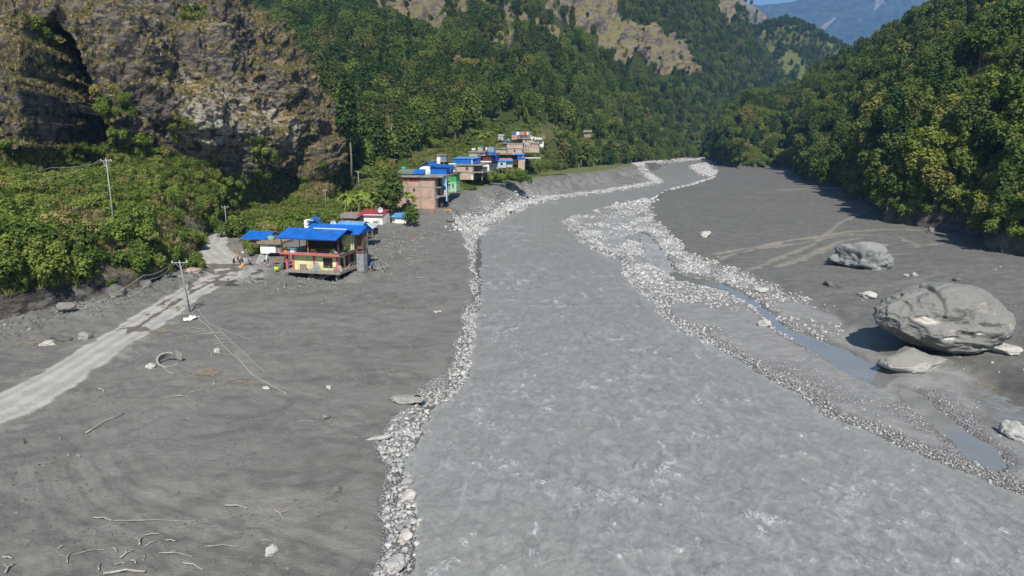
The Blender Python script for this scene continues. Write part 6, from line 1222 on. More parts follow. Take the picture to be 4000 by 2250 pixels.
# ---------------------------------------------------------------- driftwood, debris
def stick(label, a, b, r_=.06, r2=None, group=None, mat=None, name='driftwood', cat='driftwood', bend=.08, lift=.03, fork=False):
    pa = on(*a); pb = on(*b); d = pb - pa; n = Vector((-d.y, d.x, 0)).normalized() * d.length * bend; mid = (pa + pb) / 2 + n; up = Vector((0, 0, lift + r_)); base = pa
    r_ *= .75 if name == 'driftwood' else 1; r2 = r2 * .75 if r2 else r2
    mb = MB(); P = [Vector((0, 0, 0)) + up, (pa * .5 + mid * .5 - base) + up, mid - base + up * 1.4, (mid * .5 + pb * .5 - base) + up, pb - base + up]
    mb.tube(P, r_, 6, r2 if r2 else r_ * .55)
    if fork: q = d.length * .35; mb.tube([P[2], P[2] + n.normalized() * q + d * .2 + Vector((0, 0, q * .4))], r_ * .5, 5, r_ * .2).tube([P[3], P[3] - n.normalized() * q * .6 + d * .2 + Vector((0, 0, q * .3))], r_ * .4, 5, r_ * .15)
    o = mb.build(name, mat or M_WOODP, None, True, base); tag(o, label, cat, group); return o
M_WOODP = simple('bleached_driftwood', (.31, .29, .255), .9, .25, 5, .2)
C8 = lambda x_, y_: (x_ * .7246, 1200 + y_ * .7246)
stick('longest bleached log lying aslant on the left mud flat', C8(465, 685), C8(670, 580), .09); stick('pale straight branch on the lower left mud flat', C8(1212, 1075), C8(1335, 1093), .08); stick('thick pale log at the very bottom edge on the left', C8(560, 1447), C8(785, 1436), .10, .08)
stick('short upright stub of branch in the straw patch', C8(1158, 425), C8(1164, 396), .10); stick('curved twig below the straw patch', C8(870, 495), C8(1010, 455), .04, bend=-.25); stick('thin twig right of the curved twig', C8(1020, 465), C8(1150, 440), .04); stick('short pale plank on the mud below the curved twig', C8(942, 486), C8(990, 484), .08)
stick('pale chunk of wood upper left of the mud flat', C8(528, 447), C8(562, 462), .11); stick('short chip of wood left of the cracked mud', C8(415, 803), C8(430, 812), .07)
stick('long thin stick half buried in the cracked mud', C8(600, 1155), C8(1060, 1158), .035, bend=.01); stick('forked bleached branch low on the left mud flat', C8(1470, 1095), C8(1530, 1152), .06, fork=True); stick('twisted root standing in the mud', C8(755, 1290), C8(765, 1245), .08, fork=True)
stick('pale twig beside the twisted root', C8(780, 1295), C8(848, 1265), .045); stick('pale stick above the twisted root', C8(780, 1235), C8(858, 1228), .05); stick('short stick right of the twisted root', C8(905, 1332), C8(950, 1322), .06); stick('bleached root spread with rootlets near the bottom', C8(650, 1360), C8(720, 1315), .07, fork=True)
stick('short branch left of the rooty clump', C8(608, 1303), C8(630, 1325), .06); stick('small stick above the bottom log', C8(620, 1392), C8(675, 1386), .05); stick('stub of wood right of the small stick', C8(705, 1372), C8(735, 1388), .08); stick('upright stub above the bottom log', C8(535, 1425), C8(543, 1388), .07)
stick('twig at the far left of the mud flat', C8(313, 1310), C8(345, 1290), .06, fork=True); stick('forked dead branch in the lower left corner', C8(30, 1440), C8(75, 1390), .08, fork=True); stick('crooked twig clump in the lower left mud', C8(365, 1385), C8(380, 1325), .05, fork=True); stick('thin stick near the right side of the mud flat', C8(1600, 620), C8(1690, 622), .04)
stick('thin pale stick low in the middle mud flat', C8(1405, 1262), C8(1465, 1266), .04); stick('pale rod on the slope right of the yellow house', (1572, 1193), (1587, 1215), .05); stick('thin stick under the white chip near the ring', (868, 1385), (935, 1400), .03); stick('bleached stick standing by the cables', (805, 1370), (828, 1400), .06)
stick('white board lying on the mud in front of the yellow house', (980, 1098), (1003, 1110), .16, .14); stick('white broken plank on the mud under the house corner', (1288, 1110), (1325, 1116), .14, .05, fork=True); stick('short post tipped over in front of the yellow house', (1113, 1128), (1118, 1112), .14, .12)
stick('small green-white chip of board on the mud', (1068, 1180), (1077, 1174), .07); stick('bleached log at the water by the village bend', (2150, 720), (2180, 735), .2, fork=True); stick('fallen dead tree with bare limbs on the eroded bank', (2155, 705), (2190, 752), .22, fork=True)
stick('pale fallen trunk at the foot of the far right wood', (3070, 655), (3140, 650), .35, fork=True)
for (a_, b2, lb) in (((1766, 800), (1807, 875), 'left pale pole of the three leaning down the bank from the brick building'), ((1772, 800), (1812, 872), 'middle pale pole of the three leaning down the bank'), ((1794, 829), (1825, 881), 'right pale pole of the three leaning down the bank')): stick(lb, a_, b2, .12, .1, name='bamboo_pole', cat='pole', bend=.01, lift=.3)
for k, (a_, b2, lb) in enumerate((((1434, 1052), (1500, 1062), 'long plank at the front of the timber pile by the man in blue'), ((1445, 1060), (1490, 1045), 'crossed plank rising over the timber pile'), ((1470, 1060), (1521, 1052), 'plank pointing right out of the timber pile'), ((1488, 1046), (1506, 1066), 'short plank aslant at the right of the timber pile'), ((1486, 1044), (1522, 1055), 'upper plank of the timber pile'), ((1440, 1064), (1470, 1052), 'lowest plank of the timber pile'))): stick(lb, a_, b2, .10, .09, name='plank', cat='plank', bend=0, lift=.1 + .12 * k)
# random small debris
rd_ = np.random.default_rng(31)
for (cu, cv, ru, rv, n_, lb, gp_) in ((1180, 1095, 110, 30, 12, 'broken stick in the rubble before the yellow house', 'sticks in the rubble before the yellow house'), (1500, 960, 90, 45, 34, 'bleached stick in the wreckage right of the yellow house', 'sticks in the wreckage right of the yellow house'), (450, 1190, 260, 30, 30, 'dead twig along the foot of the roadside bank', 'dead twigs along the roadside bank'), (480, 2150, 330, 80, 8, 'small bleached twig on the lower left mud', 'twigs on the lower left mud'), (1700, 900, 40, 45, 14, 'stick on the eroding slope below the brick building', 'sticks on the eroding slope'), (800, 1290, 60, 40, 10, 'twig caught by the fallen cables', 'twigs by the fallen cables'), (3720, 890, 160, 40, 18, 'pale root hanging on the right mud bank', 'roots along the right mud bank'), (1650, 1000, 80, 160, 12, 'stray stick on the mud above the river', 'stray sticks above the river')):
    for _ in range(n_):
        u_, v_ = cu + rd_.normal() * ru * .6, cv + rd_.normal() * rv * .6; p_ = on(u_, v_)
        if p_.y < 15 or p_.y > 400: continue
        px_ = FPX / p_.y; l_ = rd_.uniform(.5, 2.2) * px_; a_ = rd_.uniform(-.6, .6) + (0 if rd_.random() < .8 else 1.2)
        stick(lb, (u_, v_), (u_ + l_ * math.cos(a_), v_ + l_ * math.sin(a_) * .3), rd_.uniform(.03, .08), group=gp_, fork=rd_.random() < .35)
# straw patches, cloths, bags
def flatcloth(name, label, cat, u, v, w, d_, mat, seed, h=.12):
    n_ = 9; X_, Y_ = np.meshgrid(np.linspace(-w / 2, w / 2, n_), np.linspace(-d_ / 2, d_ / 2, n_)); Z_ = h * (.6 + fbm(X_ * 3 / w * 2, Y_ * 3 / d_ * 2, seed * 1.3, 3, seed)); p_ = on(u, v)
    rr = 1 + .25 * vn(X_ * 2, Y_ * 2, seed); o = link(name, mesh_np(name, np.stack([X_ * rr, Y_ * rr, Z_], -1).reshape(-1, 3), gridF(n_, n_)), mat, None, p_, (0, 0, seed)); sdm = o.modifiers.new('thick', 'SOLIDIFY'); sdm.thickness = .03; return tag(o, label, cat)
flatcloth('plastic_sheet', 'white plastic sheet crumpled at the foot of the leaning pole', 'plastic sheet', 742, 1250, 1.7, .9, M_LINEN, 4, .3); flatcloth('cloth', 'red cloth spread on the mud below the brick building', 'cloth', 1686, 826, 2.4, 3, M_RCL, 5); flatcloth('cloth', 'orange cloth spread at the foot of the torn-open bays', 'cloth', 1748, 821, 2.0, 2.6, M_OR, 6)
flatcloth('cloth', 'pinkish rag on the mud slope beside the river', 'cloth', 1710, 1218, .9, .6, simple('pale_rag', (.6, .42, .38), .9), 7); flatcloth('cloth', 'small red rag in the wreckage', 'cloth', 1623, 933, .8, .8, M_RCL, 8); flatcloth('plastic_sheet', 'grey sheet crumpled beside the broken wood left of the house', 'plastic sheet', 1033, 1024, 2.2, 1.4, M_PALE, 9, 1.0)
t_ = thing('scrap_heap', 'heap of bent metal sheet and boards beside the kerb left of the yellow house', 'scrap heap', on(1035, 1032)); mb = MB(); mb.poly([(-1.6, 0, .1), (-.2, -.3, .1), (0, .3, 1.5), (-1, .6, 1.6)], .05); mb.build('bent_sheet', M_TARP, t_)
for k, (a_, b2) in enumerate((((-1.8, -.4, .1), (1.6, -.8, .1)), ((-1.2, .1, .5), (1.0, -.9, 0)), ((-2.0, 0, .2), (2.6, .4, .3)))): MB().tube([a_, b2], .09, 4).build('board', M_WOOD, t_)
MB().poly([(1.2, .2, .1), (4.0, .8, .2), (3.8, 1.5, 1.5), (1.4, 1.0, .5)], .08).build('loose_panel', M_BROWN, t_)
# concrete ring
t_ = thing('concrete_ring', 'broken concrete culvert ring half sunk in the mud left of centre', 'concrete ring', on(655, 1420) + Vector((0, 0, .15)), rot=(math.radians(30), math.radians(10), .35)); n_ = 40
def arc(r0, r1, z0, z1, a0, a1):
    V = []; 
    for j in range(n_ + 1):
        a = math.radians(a0 + (a1 - a0) * j / n_); zz = z1 - .25 * max(0, (j / n_ - .6)) + .03 * math.sin(j * 1.9)
        V += [(r0 * math.cos(a), r0 * math.sin(a), z0), (r1 * math.cos(a), r1 * math.sin(a), z0), (r1 * math.cos(a), r1 * math.sin(a), zz), (r0 * math.cos(a), r0 * math.sin(a), zz)]
    F_ = [(4 * j + k, 4 * j + (k + 1) % 4, 4 * j + 4 + (k + 1) % 4, 4 * j + 4 + k) for j in range(n_) for k in range(4)] + [(0, 3, 2, 1), (4 * n_, 4 * n_ + 1, 4 * n_ + 2, 4 * n_ + 3)]; return V, F_
t_.scale = (.8, .8, .8)
MRING = simple('pale_concrete', (.27, .26, .24), .9, .2, 4, .3)
MB().add(*arc(1.08, 1.2, -.5, .35, 60, 345)).build('shell', MRING, t_); MB().add(*arc(1.04, 1.26, .36, .44, 70, 330)).build('rim', MRING, t_); MB().poly([(.9, .9, -.2), (1.5, .5, -.2), (1.55, .7, .75), (.6, 1.25, .8)], .09).build('shard', MRING, t_)
# straw
for (u_, v_, w_, n_, lb) in ((810, 1462, 1.3, 220, 'patch of washed-up straw on the mud below the ring'), (620, 1296, 1.0, 160, 'patch of dead brown straw beside the road'), (170, 1342, 2.6, 260, 'brown straw and litter left of the road'), (960, 1495, 1.5, 90, 'thin line of straw right of the straw patch')):
    p_ = on(u_, v_); V = []; F_ = []
    for k in range(n_):
        x_, y_ = rd_.normal(0, w_ * .5), rd_.normal(0, w_ * .35); a = rd_.normal(0, .7); l_ = rd_.uniform(.15, .5); z_ = G(p_.x + x_, p_.y + y_) - p_.z + rd_.uniform(.02, .12); b0 = len(V); c_, s_ = math.cos(a) * l_, math.sin(a) * l_
        V += [(x_ - c_, y_ - s_, z_), (x_ + c_, y_ + s_, z_ + .03), (x_ + c_, y_ + s_ + .02, z_ + .045), (x_ - c_, y_ - s_ + .02, z_ + .015)]; F_.append((b0, b0 + 1, b0 + 2, b0 + 3))
    me = bpy.data.meshes.new('straw'); me.from_pydata(V, [], F_); tag(link('straw', me, simple('straw_stalks', (.20, .17, .13), .95, .25, 2), None, p_), lb, 'straw', kind='stuff')

# ---------------------------------------------------------------- poles and wires
def pole(label, base, top, Yb, dYtop, arm=1.3, r_=.13, hpx=None, az=0, vee=True, gnd=True):
    pb = on(*base) if gnd else gy(*base, Yb); pt = gy(*top, pb.y + dYtop); t = thing('utility_pole', label, 'utility pole', pb); d = pt - pb
    MB().tube([Vector((0, 0, -.5)), d * .5, d], r_, 8, r_ * .7).build('shaft', M_METAL, t, True); q = Vector((math.cos(az), math.sin(az), 0)) * arm; c = d * .96
    MB().tube([c - q, c + q], .06, 4).build('crossarm', M_METAL, t)
    if vee: MB().tube([c - q * .6, d * .86], .035, 4).tube([c + q * .6, d * .86], .035, 4).build('brace', M_METAL, t)
    for s_ in (-1, 0, 1): MB().tube([c + q * s_ * .9, c + q * s_ * .9 + Vector((0, 0, .28))], .05, 6).build('insulator', M_LINEN, t)
    return pb, pt, q
P1b, P1t, q1 = pole('tall steel utility pole on the green slope at the far left', (447, 888), (413, 618), 104, 1.5, .9, .10, az=-.1, gnd=False)
P2b, P2t, q2 = pole('leaning steel utility pole beside the road, its foot in fallen cables', (744, 1218), (700, 1018), 0, -2.5, .9, .10, az=.15)
pole('short utility pole at the bend of the road behind the bushes', (885, 885), (878, 806), 150, 0, .8, .11, gnd=False); pole('utility pole half hidden by the dark round tree near the brick building', (1404, 740), (1398, 668), 200, 0, .7, .12, gnd=False); pole('thin wooden post on the slope above the small sheds', (1272, 806), (1270, 742), 185, 0, .5, .09, vee=False, gnd=False)
def wire(label, pts, r_=.018, sag=.4, mat=None, name='wire'):
    P = []; pts = [Vector(p) for p in pts]
    for a_, c_ in zip(pts[:-1], pts[1:]):
        for k in range(8): s_ = k / 8; P.append(a_.lerp(c_, s_) - Vector((0, 0, 4 * sag * s_ * (1 - s_))))
    P.append(pts[-1]); o = MB().tube([p - pts[0] for p in P], r_, 4).build(name, mat or M_WIRE, None, True, pts[0]); return tag(o, label, 'cable' if name == 'cable' else 'wire')
c1 = P1t - (P1t - P1b) * .04
wire('upper wire running left from the tall pole', [c1 + q1 * .9 + Vector((0, 0, .25)), gy(200, 655, 118), gy(-200, 720, 125)], .03); wire('lower wire running left from the tall pole', [c1 - q1 * .9 + Vector((0, 0, .25)), gy(215, 690, 114), gy(-200, 770, 118)], .03)
c2 = P2t - (P2t - P2b) * .04
wire('slack wire dropping left from the leaning pole to the bank foot', [c2 - q2 * .9, gy(560, 1075, 91), on(300, 1212)], .03); wire('second slack wire hanging left of the leaning pole', [c2 - q2 * .5, gy(590, 1090, 91), on(500, 1160)], .03)
wire('long thin wire crossing the right mud flat into the trees', [on(3300, 1020), on(3500, 1003) + Vector((0, 0, .5)), gy(3800, 985, 138), gy(4080, 945, 128)], .03, .1)
def cable(label, uv, r_=.04):
    P = []
    for i in range(len(uv) - 1):
        for k in range(6): s_ = k / 6; P.append(on(uv[i][0] * (1 - s_) + uv[i + 1][0] * s_, uv[i][1] * (1 - s_) + uv[i + 1][1] * s_) + Vector((0, 0, .05)))
    tag(MB().tube([p - P[0] for p in P], r_, 5).build('cable', M_WIRE, None, True, P[0]), label, 'cable')
cable('thick fallen cable running from the pole foot across the mud', [(744, 1218), (780, 1250), (815, 1277), (848, 1320), (872, 1352), (905, 1384), (940, 1412), (985, 1465), (1060, 1508), (1130, 1545)]); cable('second fallen cable right of the thick one', [(765, 1200), (815, 1265), (850, 1280), (900, 1335), (950, 1375), (1000, 1425), (1040, 1460)], .03); cable('short cable curving to the right off the second fallen cable', [(850, 1278), (900, 1300), (960, 1322), (1010, 1340)], .022)
cable('thin cable end trailing below the concrete ring', [(610, 1422), (640, 1440), (665, 1458), (680, 1462)], .03); stick('dark stick laid at the pole foot as the painted shadow of the leaning pole', (752, 1215), (800, 1178), .05, mat=M_DARKW, name='pole_shadow_stick', cat='crossarm')  # dark stick added to draw the leaning pole's cast shadow on the mud
# fence by the brick hut
t_ = thing('paling_fence', 'grey paling fence between the road and the brick hut', 'fence', on(905, 985)); e_ = on(975, 1000) - on(905, 985)
for k in range(16): p_ = e_ * (k / 15); MB().box(p_.x, p_.x + .09, p_.y, p_.y + .05, -.2, 1.5 + .15 * math.sin(k * 2.3)).build('paling', M_WOOD, t_)
for z_ in (.5, 1.2): MB().tube([(0, 0, z_), e_ + Vector((0, 0, z_))], .04, 4).build('rail', M_WOOD, t_)

# ---------------------------------------------------------------- vehicles and people
def motorbike(label, u, v, rz, body, group='motorcycles parked by the fence'):
    t = thing('motorcycle', label, 'motorcycle', on(u, v), rz, group)
    for x_ in (-.65, .68):
        V = []; 
        for j in range(16):
            a = 2 * math.pi * j / 16
            for k in range(5): c = 2 * math.pi * k / 5; R0 = .27 + .055 * math.cos(c); V.append((R0 * math.cos(a) + x_, .06 * math.sin(c), R0 * math.sin(a) + .33))
        w_ = MB().add(V, [(j * 5 + k, j * 5 + (k + 1) % 5, ((j + 1) % 16) * 5 + (k + 1) % 5, ((j + 1) % 16) * 5 + k) for j in range(16) for k in range(5)]).build('wheel', M_BLK, t, True)
        mb = MB().tube([(x_, -.07, .33), (x_, .07, .33)], .06, 8)
        for j in range(6): a = j * math.pi / 3; mb.tube([(x_, 0, .33), (x_ + .24 * math.cos(a), 0, .33 + .24 * math.sin(a))], .012, 4)
        mb.build('rim', M_METAL, w_)
    MB().ball((.18, 0, .82), .27, .15, .14, 10, 6).build('tank', body, t, True); MB().ball((-.32, 0, .80), .40, .14, .08, 10, 6).build('seat', M_BLK, t, True); MB().ball((.02, 0, .45), .24, .15, .2, 8, 6).build('engine', M_TARP, t, True)
    MB().tube([(.42, 0, .95), (.68, 0, .33)], .04, 6).build('fork', M_METAL, t, True); MB().tube([(.30, -.36, 1.08), (.42, 0, 1.0), (.30, .36, 1.08)], .022, 5).build('handlebar', M_METAL, t, True); MB().ball((.52, 0, .92), .09, .09, .1).build('headlight', M_LINEN, t, True); MB().tube([(-.7, -.12, .42), (0, -.14, .35)], .04, 6).build('exhaust', M_METAL, t, True); MB().box(.45, .95, -.06, .06, .66, .69).build('mudguard', body, t); return t
b0_ = simple('dark_green_enamel', (.02, .05, .03), .3); motorbike('dark motorcycle parked first from the road by the fence', 914, 1026, math.radians(-75), b0_); motorbike('laden motorcycle parked between the two dark ones', 943, 1027, math.radians(-85), simple('violet_enamel', (.10, .08, .18), .3)); motorbike('dark blue motorcycle parked at the right of the three', 975, 1032, math.radians(-60), simple('navy_enamel', (.02, .03, .10), .3))
o = tag(flatcloth('cargo_sack', 'pale bundle tied on the middle motorcycle', 'sack', 949, 1010, .5, .4, M_LINEN, 12, .2), None); o.location.z += 1.0
def person(label, u, v, rz, joints, mats, parts_cloth, sc=1.0):
    """joints: name -> (x, y, z); one skinned body, clothing shells as its parts"""
    t = thing('person', label, 'person', on(u, v), rz)
    E = [('pelvis', 'chest'), ('chest', 'neck'), ('neck', 'head'), ('chest', 'shl'), ('shl', 'ell'), ('ell', 'hal'), ('chest', 'shr'), ('shr', 'elr'), ('elr', 'har'), ('pelvis', 'hil'), ('hil', 'knl'), ('knl', 'fol'), ('fol', 'tol'), ('pelvis', 'hir'), ('hir', 'knr'), ('knr', 'for'), ('for', 'tor')]
    R = dict(pelvis=.14, chest=.16, neck=.055, head=.10, shl=.075, ell=.045, hal=.035, shr=.075, elr=.045, har=.035, hil=.10, knl=.065, fol=.045, tol=.035, hir=.10, knr=.065, tor=.035); R['for'] = .045
    names = list(joints); me = bpy.data.meshes.new('body'); V = [joints[n_] for n_ in names]; ed = [(names.index(a_), names.index(b2)) for a_, b2 in E]; rad = [R[n_] for n_ in names]
    for h_ in ('hal', 'har'):               # palm and five fingers
        c = Vector(joints[h_]); e2 = Vector(joints['el' + h_[2]]); d = (c - e2).normalized(); s_ = d.cross(Vector((0, 1, .2))).normalized()
        for k in range(5):
            off = s_ * (k - 2) * .02; L_ = (.05, .085, .095, .085, .07)[k]; V += [tuple(c + d * .03 + off), tuple(c + d * (.03 + L_) + off * 1.6)]; n0 = len(V) - 2; ed += [(names.index(h_), n0), (n0, n0 + 1)]; rad += [.012, .009]
    me.from_pydata([tuple(v_) for v_ in V], ed, []); o = link('body', me, M_SKIN, t); md = o.modifiers.new('skin', 'SKIN')
    for i, r0 in enumerate(rad): me.skin_vertices[0].data[i].radius = (r0, r0 * .85)
    me.skin_vertices[0].data[names.index('pelvis')].use_root = True; ss_ = o.modifiers.new('sub', 'SUBSURF'); ss_.levels = 1; ss_.render_levels = 1
    for nm_, mt_, segs in parts_cloth:
        mb = MB()
        for a_, b2, ra, rb in segs: mb.tube([joints[a_], [(joints[a_][k] + joints[b2][k]) / 2 for k in range(3)], joints[b2]], [ra, (ra + rb) / 2, rb], 10)
        mb.build(nm_, mt_, t, True)
    h_ = joints['head']; MB().ball((h_[0], h_[1] - .0, h_[2] + .03), .105, .12, .13, 12, 8).build('head', M_SKIN, t, True); MB().ball((h_[0], h_[1] + .02, h_[2] + .07), .115, .125, .11, 12, 8).build('hair', mats, t, True)
    MB().ball((h_[0] - .04, h_[1] - .115, h_[2] + .03), .014).ball((h_[0] + .04, h_[1] - .115, h_[2] + .03), .014).build('eyes', M_BLK, t, True); MB().ball((h_[0], h_[1] - .125, h_[2]), .018, .025, .025).build('nose', M_SKIN, t, True); MB().ball((h_[0] - .105, h_[1], h_[2] + .02), .02, .03, .035).ball((h_[0] + .105, h_[1], h_[2] + .02), .02, .03, .035).build('ears', M_SKIN, t, True)
    return t
ST_ = dict(pelvis=(0, 0, .92), chest=(0, -.02, 1.28), neck=(0, -.03, 1.47), head=(0, -.05, 1.60), shl=(-.19, 0, 1.40), ell=(-.25, .03, 1.12), hal=(-.24, -.12, .90), shr=(.19, 0, 1.40), elr=(.25, .03, 1.12), har=(.22, -.12, .90), hil=(-.10, 0, .88), knl=(-.12, -.04, .48), fol=(-.12, .02, .08), tol=(-.12, -.14, .04), hir=(.10, 0, .88), knr=(.13, .0, .48), tor=(.16, -.12, .04)); ST_['for'] = (.16, .04, .08)
CL = lambda top, bot: [('shirt', top, [('pelvis', 'chest', .17, .20), ('chest', 'neck', .20, .10), ('shl', 'ell', .085, .065), ('shr', 'elr', .085, .065), ('shl', 'shr', .10, .10)]), ('trousers', bot, [('hil', 'knl', .115, .08), ('knl', 'fol', .08, .055), ('hir', 'knr', .115, .08), ('knr', 'for', .08, .055), ('hil', 'hir', .14, .14)])]
BE = dict(ST_); BE.update(chest=(.0, -.14, 1.22), neck=(0, -.28, 1.36), head=(0, -.38, 1.44), shl=(-.19, -.18, 1.32), shr=(.19, -.18, 1.32), ell=(-.2, -.3, 1.06), elr=(.2, -.3, 1.06), hal=(-.12, -.42, .86), har=(.12, -.42, .86))
person('man in a blue shirt and dark shorts bending over the timber pile', 1454, 1062, 1.2, BE, M_BLK, CL(M_CBLUE, M_CDK)[:1] + [('shorts', M_CDK, [('hil', 'knl', .125, .10), ('hir', 'knr', .125, .10), ('hil', 'hir', .15, .15)])])
SQ = dict(ST_); SQ.update(pelvis=(0, .12, .28), chest=(0, -.02, .62), neck=(0, -.08, .80), head=(0, -.12, .93), shl=(-.19, -.03, .74), shr=(.19, -.03, .74), ell=(-.26, -.22, .55), elr=(.26, -.22, .55), hal=(-.1, -.4, .45), har=(.1, -.4, .45), hil=(-.1, .1, .28), hir=(.1, .1, .28), knl=(-.18, -.3, .50), knr=(.18, -.3, .50), fol=(-.15, -.1, .08), tol=(-.15, -.26, .04), tor=(.15, -.26, .04)); SQ['for'] = (.15, -.1, .08)
person('person squatting on the mud in a neon yellow jacket', 1080, 1062, .4, SQ, M_CDK, CL(M_NEON, M_NEON))
person('person in beige clothes standing between the parked motorcycles', 931, 1026, -.3, ST_, simple('pale_cap', (.5, .35, .25), .8), CL(M_BEIGE, M_BROWN))
def tub(name, label, cat, u, v, r0, r1, h, mat):
    o = MB().tube([(0, 0, 0), (0, 0, h), (0, 0, h - .02), (0, 0, .03)], [r0, r1, r1 * .93, r0 * .9], 14, cap=True).build(name, mat, None, True, on(u, v)); tag(o, label, cat)
tub('jerrycan', 'yellow-orange jerrycan standing on the road before the motorcycles', 'jerrycan', 948, 1046, .22, .2, .62, M_OR); tub('plastic_tub', 'green plastic tub at the left foot of the yellow house', 'tub', 1126, 1056, .28, .36, .35, M_PTANK); tub('barrel', 'bright blue barrel beside the lean-to', 'barrel', 1464, 896, .35, .35, .55, M_BLUE)
t_ = thing('crate', 'black slatted crate at the left end of the yellow house slab', 'crate', on(1115, 1052)); 
for k in range(5): MB().box(-.3, .3, -.25, .25, k * .2, k * .2 + .08).build('slat', M_BLK, t_)
# ---------------------------------------------------------------- single plants of the village
def one(key, u, v, Y, s_, name, label, cat='tree', zs=1.0, gnd=True):
    p_ = on(u, v) if Y is None else gy(u, v, Y); cm, tm, jm, H_, R_ = TREES[key]; t = thing(name, label, cat, p_, u * .7); t.scale = (s_, s_, s_ * zs); link('trunk' if name != 'shrub' else 'stem', tm, parent=t); link('crown' if name != 'shrub' else 'leaves', cm, parent=t)
make_kind('village_dark', 'round', 8.4, 3.9, .25, 3000, .34, LF_DARK, 900); make_kind('village_mid', 'round', 5.0, 2.2, .14, 1800, .24, LF_MID, 901); make_kind('giant', 'tall', 16, 4.0, .3, 2600, .55, LF_DARK, 902)
one('village_dark', 1530, 838, 172, 1.0, 'tree', 'big round dark green tree before the brick building'); one('village_mid', 1609, 880, 156, .85, 'tree', 'small leaning tree right of the rightmost small shed', zs=.9); one('village_mid', 1292, 890, 140, .8, 'tree', 'bushy tree behind the blue roofs of the yellow house', zs=.8)
p_ = gy(1365, 545, 216); cm, tm, jm, H_, R_ = TREES['giant']; t = thing('tree', 'solitary tall dark tree with a long bare trunk at the foot of the wooded hillside', 'tree', p_); link('crown', cm, parent=t); MB().tube([(0, 0, -14), (.3, 0, -5), (0, 0, 8)], [.42, .3, .15], 8).build('trunk', BARK, t, True)
for (u_, v_, Y_, s_, k_, lb) in ((1838, 742, None, 0.85, 'bush0', 'round bright bush alone on the eroded bank edge'), (1872, 722, None, 0.60, 'bush1', 'small bush right of the round bright bush'), (1925, 705, 246, 1.20, 'bush2', 'big sprawling bush below the white house'), (1985, 700, 250, 1.15, 'bush0', 'tall bush under the stilted grey shed'), (2046, 712, 250, 1.30, 'darkbush0', 'dark drooping bush overhanging the bank under the brick pier'), (2010, 690, 252, 1.10, 'bush1', 'bush left of the dark drooping bush'), (2190, 660, 310, 1.50, 'darkbush1', 'large dark shrub at the right end of the village fields'), (2110, 650, 300, 1.20, 'bush2', 'leafy shrub below the covered walkway'),
                             (1000, 960, 128, 1.10, 'bush2', 'leafy bush in front of the brick hut'), (985, 985, 120, 0.65, 'darkbush0', 'low bush behind the paling fence'), (930, 930, 140, 1.49, 'darkbush2', 'large bush at the inner bend of the road'), (760, 1050, None, 0.85, 'darkbush1', 'round bush at the outer bend of the road'), (1120, 905, 150, 1.30, 'bush0', 'bush behind the low outhouse'), (1070, 915, 150, 1.23, 'bush1', 'bush above the brick hut'), (1160, 880, 158, 1.30, 'bush2', 'bush left of the blue-roofed shop')):
    one(k_, u_, v_, Y_, s_, 'shrub', lb, 'shrub')
LF_BAN = leafmat('banana_leaf', (.11, .20, .03), (.20, .26, .05))
def banana_mesh(seed):
    r = np.random.default_rng(seed); V = []; F_ = []
    for k in range(13):
        a = k * 2.4 + r.normal(0, .2); l_ = r.uniform(1.6, 2.6); w_ = .32; h0 = 2.0 + r.uniform(-.3, .4); tilt = r.uniform(.5, 1.2); px, py = -math.sin(a), math.cos(a); b0 = len(V)
        for j in range(5):
            s_ = j / 4; d = l_ * s_ * math.cos(tilt * .6 + s_ * .2); z_ = h0 + l_ * (math.sin(tilt) * s_ - .75 * s_ * s_); ww = w_ * math.sin(math.pi * (s_ * .85 + .1)); V += [(math.cos(a) * d - px * ww, math.sin(a) * d - py * ww, z_ - .08), (math.cos(a) * d, math.sin(a) * d, z_), (math.cos(a) * d + px * ww, math.sin(a) * d + py * ww, z_ - .08)]
        for j in range(4): F_ += [(b0 + 3 * j, b0 + 3 * j + 1, b0 + 3 * j + 4, b0 + 3 * j + 3), (b0 + 3 * j + 1, b0 + 3 * j + 2, b0 + 3 * j + 5, b0 + 3 * j + 4)]
    me = bpy.data.meshes.new('banana_leaves'); me.from_pydata(V, [], F_); me.materials.append(LF_BAN); return me
BM = [banana_mesh(i) for i in range(3)]; bs = MB().tube([(0, 0, -.6), (0, 0, 2.2)], .16, 7, .1); bsm = bpy.data.meshes.new('banana_stem'); bsm.from_pydata([tuple(p) for p in bs.v], [], bs.f); bsm.materials.append(simple('banana_stem', (.22, .24, .10), .8))
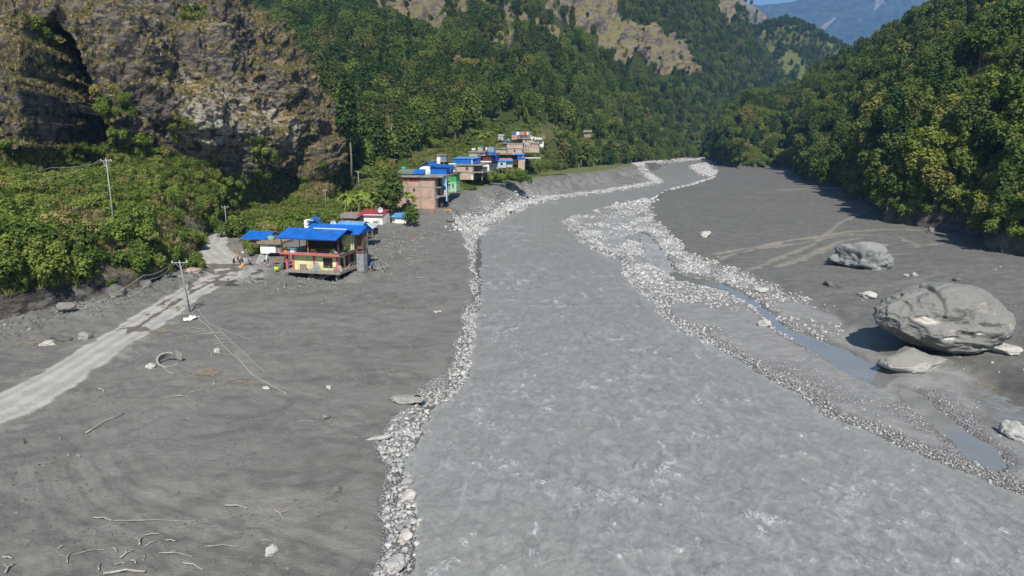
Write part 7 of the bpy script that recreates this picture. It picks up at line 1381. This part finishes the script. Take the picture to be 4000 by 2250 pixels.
for k, (u_, v_, Y_, s_) in enumerate(((1372, 830, 172, 1.3), (1402, 822, 176, 1.5), (1430, 832, 170, 1.4), (1452, 820, 178, 1.6), (1470, 830, 174, 1.3), (1350, 815, 180, 1.4), (1420, 805, 184, 1.4), (1590, 800, 180, 1.3), (1612, 812, 178, 1.2), (1890, 575, 300, 2.0), (1862, 560, 305, 2.0), (1912, 560, 305, 1.8), (2310, 630, 440, 1.8), (2350, 632, 450, 1.9), (2400, 628, 470, 1.8), (2450, 630, 480, 1.8), (2270, 640, 400, 1.7), (2330, 650, 410, 1.7))):
    reg = 'left of the dark round tree' if k < 7 else 'between the dark tree and the brick building' if k < 9 else 'behind the brick store' if k < 12 else 'on the bank fields at the bend'
    t = thing('banana_plant', 'banana plant with broad torn leaves ' + reg, 'banana plant', gy(u_, v_, Y_), k * 1.1, 'banana plants ' + reg); t.scale = (s_,) * 3; link('stem', bsm, parent=t); link('leaves', BM[k % 3], parent=t)
for (u_, v_, u2, v2, Y_, lb) in ((3570, 465, 3560, 388, 330, 'bare white trunk rising out of the right wood below the yellow-green tree'), (3338, 556, 3348, 466, 330, 'forked pale bare tree in the middle of the right wood'), (3306, 598, 3300, 536, 320, 'thin pale bare tree low in the right wood'), (3060, 680, 3056, 610, 460, 'pale trunk at the edge of the far right wood'), (1640, 560, 1632, 470, 262, 'bare branching tree above the village'), (1520, 600, 1532, 480, 250, 'thin pale trunk in the trees above the timber shed')):
    pb = gy(u_, v_, Y_); d = gy(u2, v2, Y_) - pb; t = thing('bare_tree', lb, 'tree', pb); MB().tube([(0, 0, -3), d * .5, d], .28, 6, .08).build('trunk', M_WOODP, t, True)
    for k in range(6): a = k * 2.1; MB().tube([d * (.45 + k * .08), d * (.45 + k * .08) + Vector((math.cos(a), math.sin(a), .9)) * 2.0], .09, 5, .03).build('limb', M_WOODP, t, True)
one('lime0', 3480, 440, 335, 1.45, 'tree', 'bright yellow-green spreading tree high in the right-hand wood'); one('lime1', 3050, 662, 455, 1.3, 'tree', 'yellow-green tree at the foot of the far right wood')
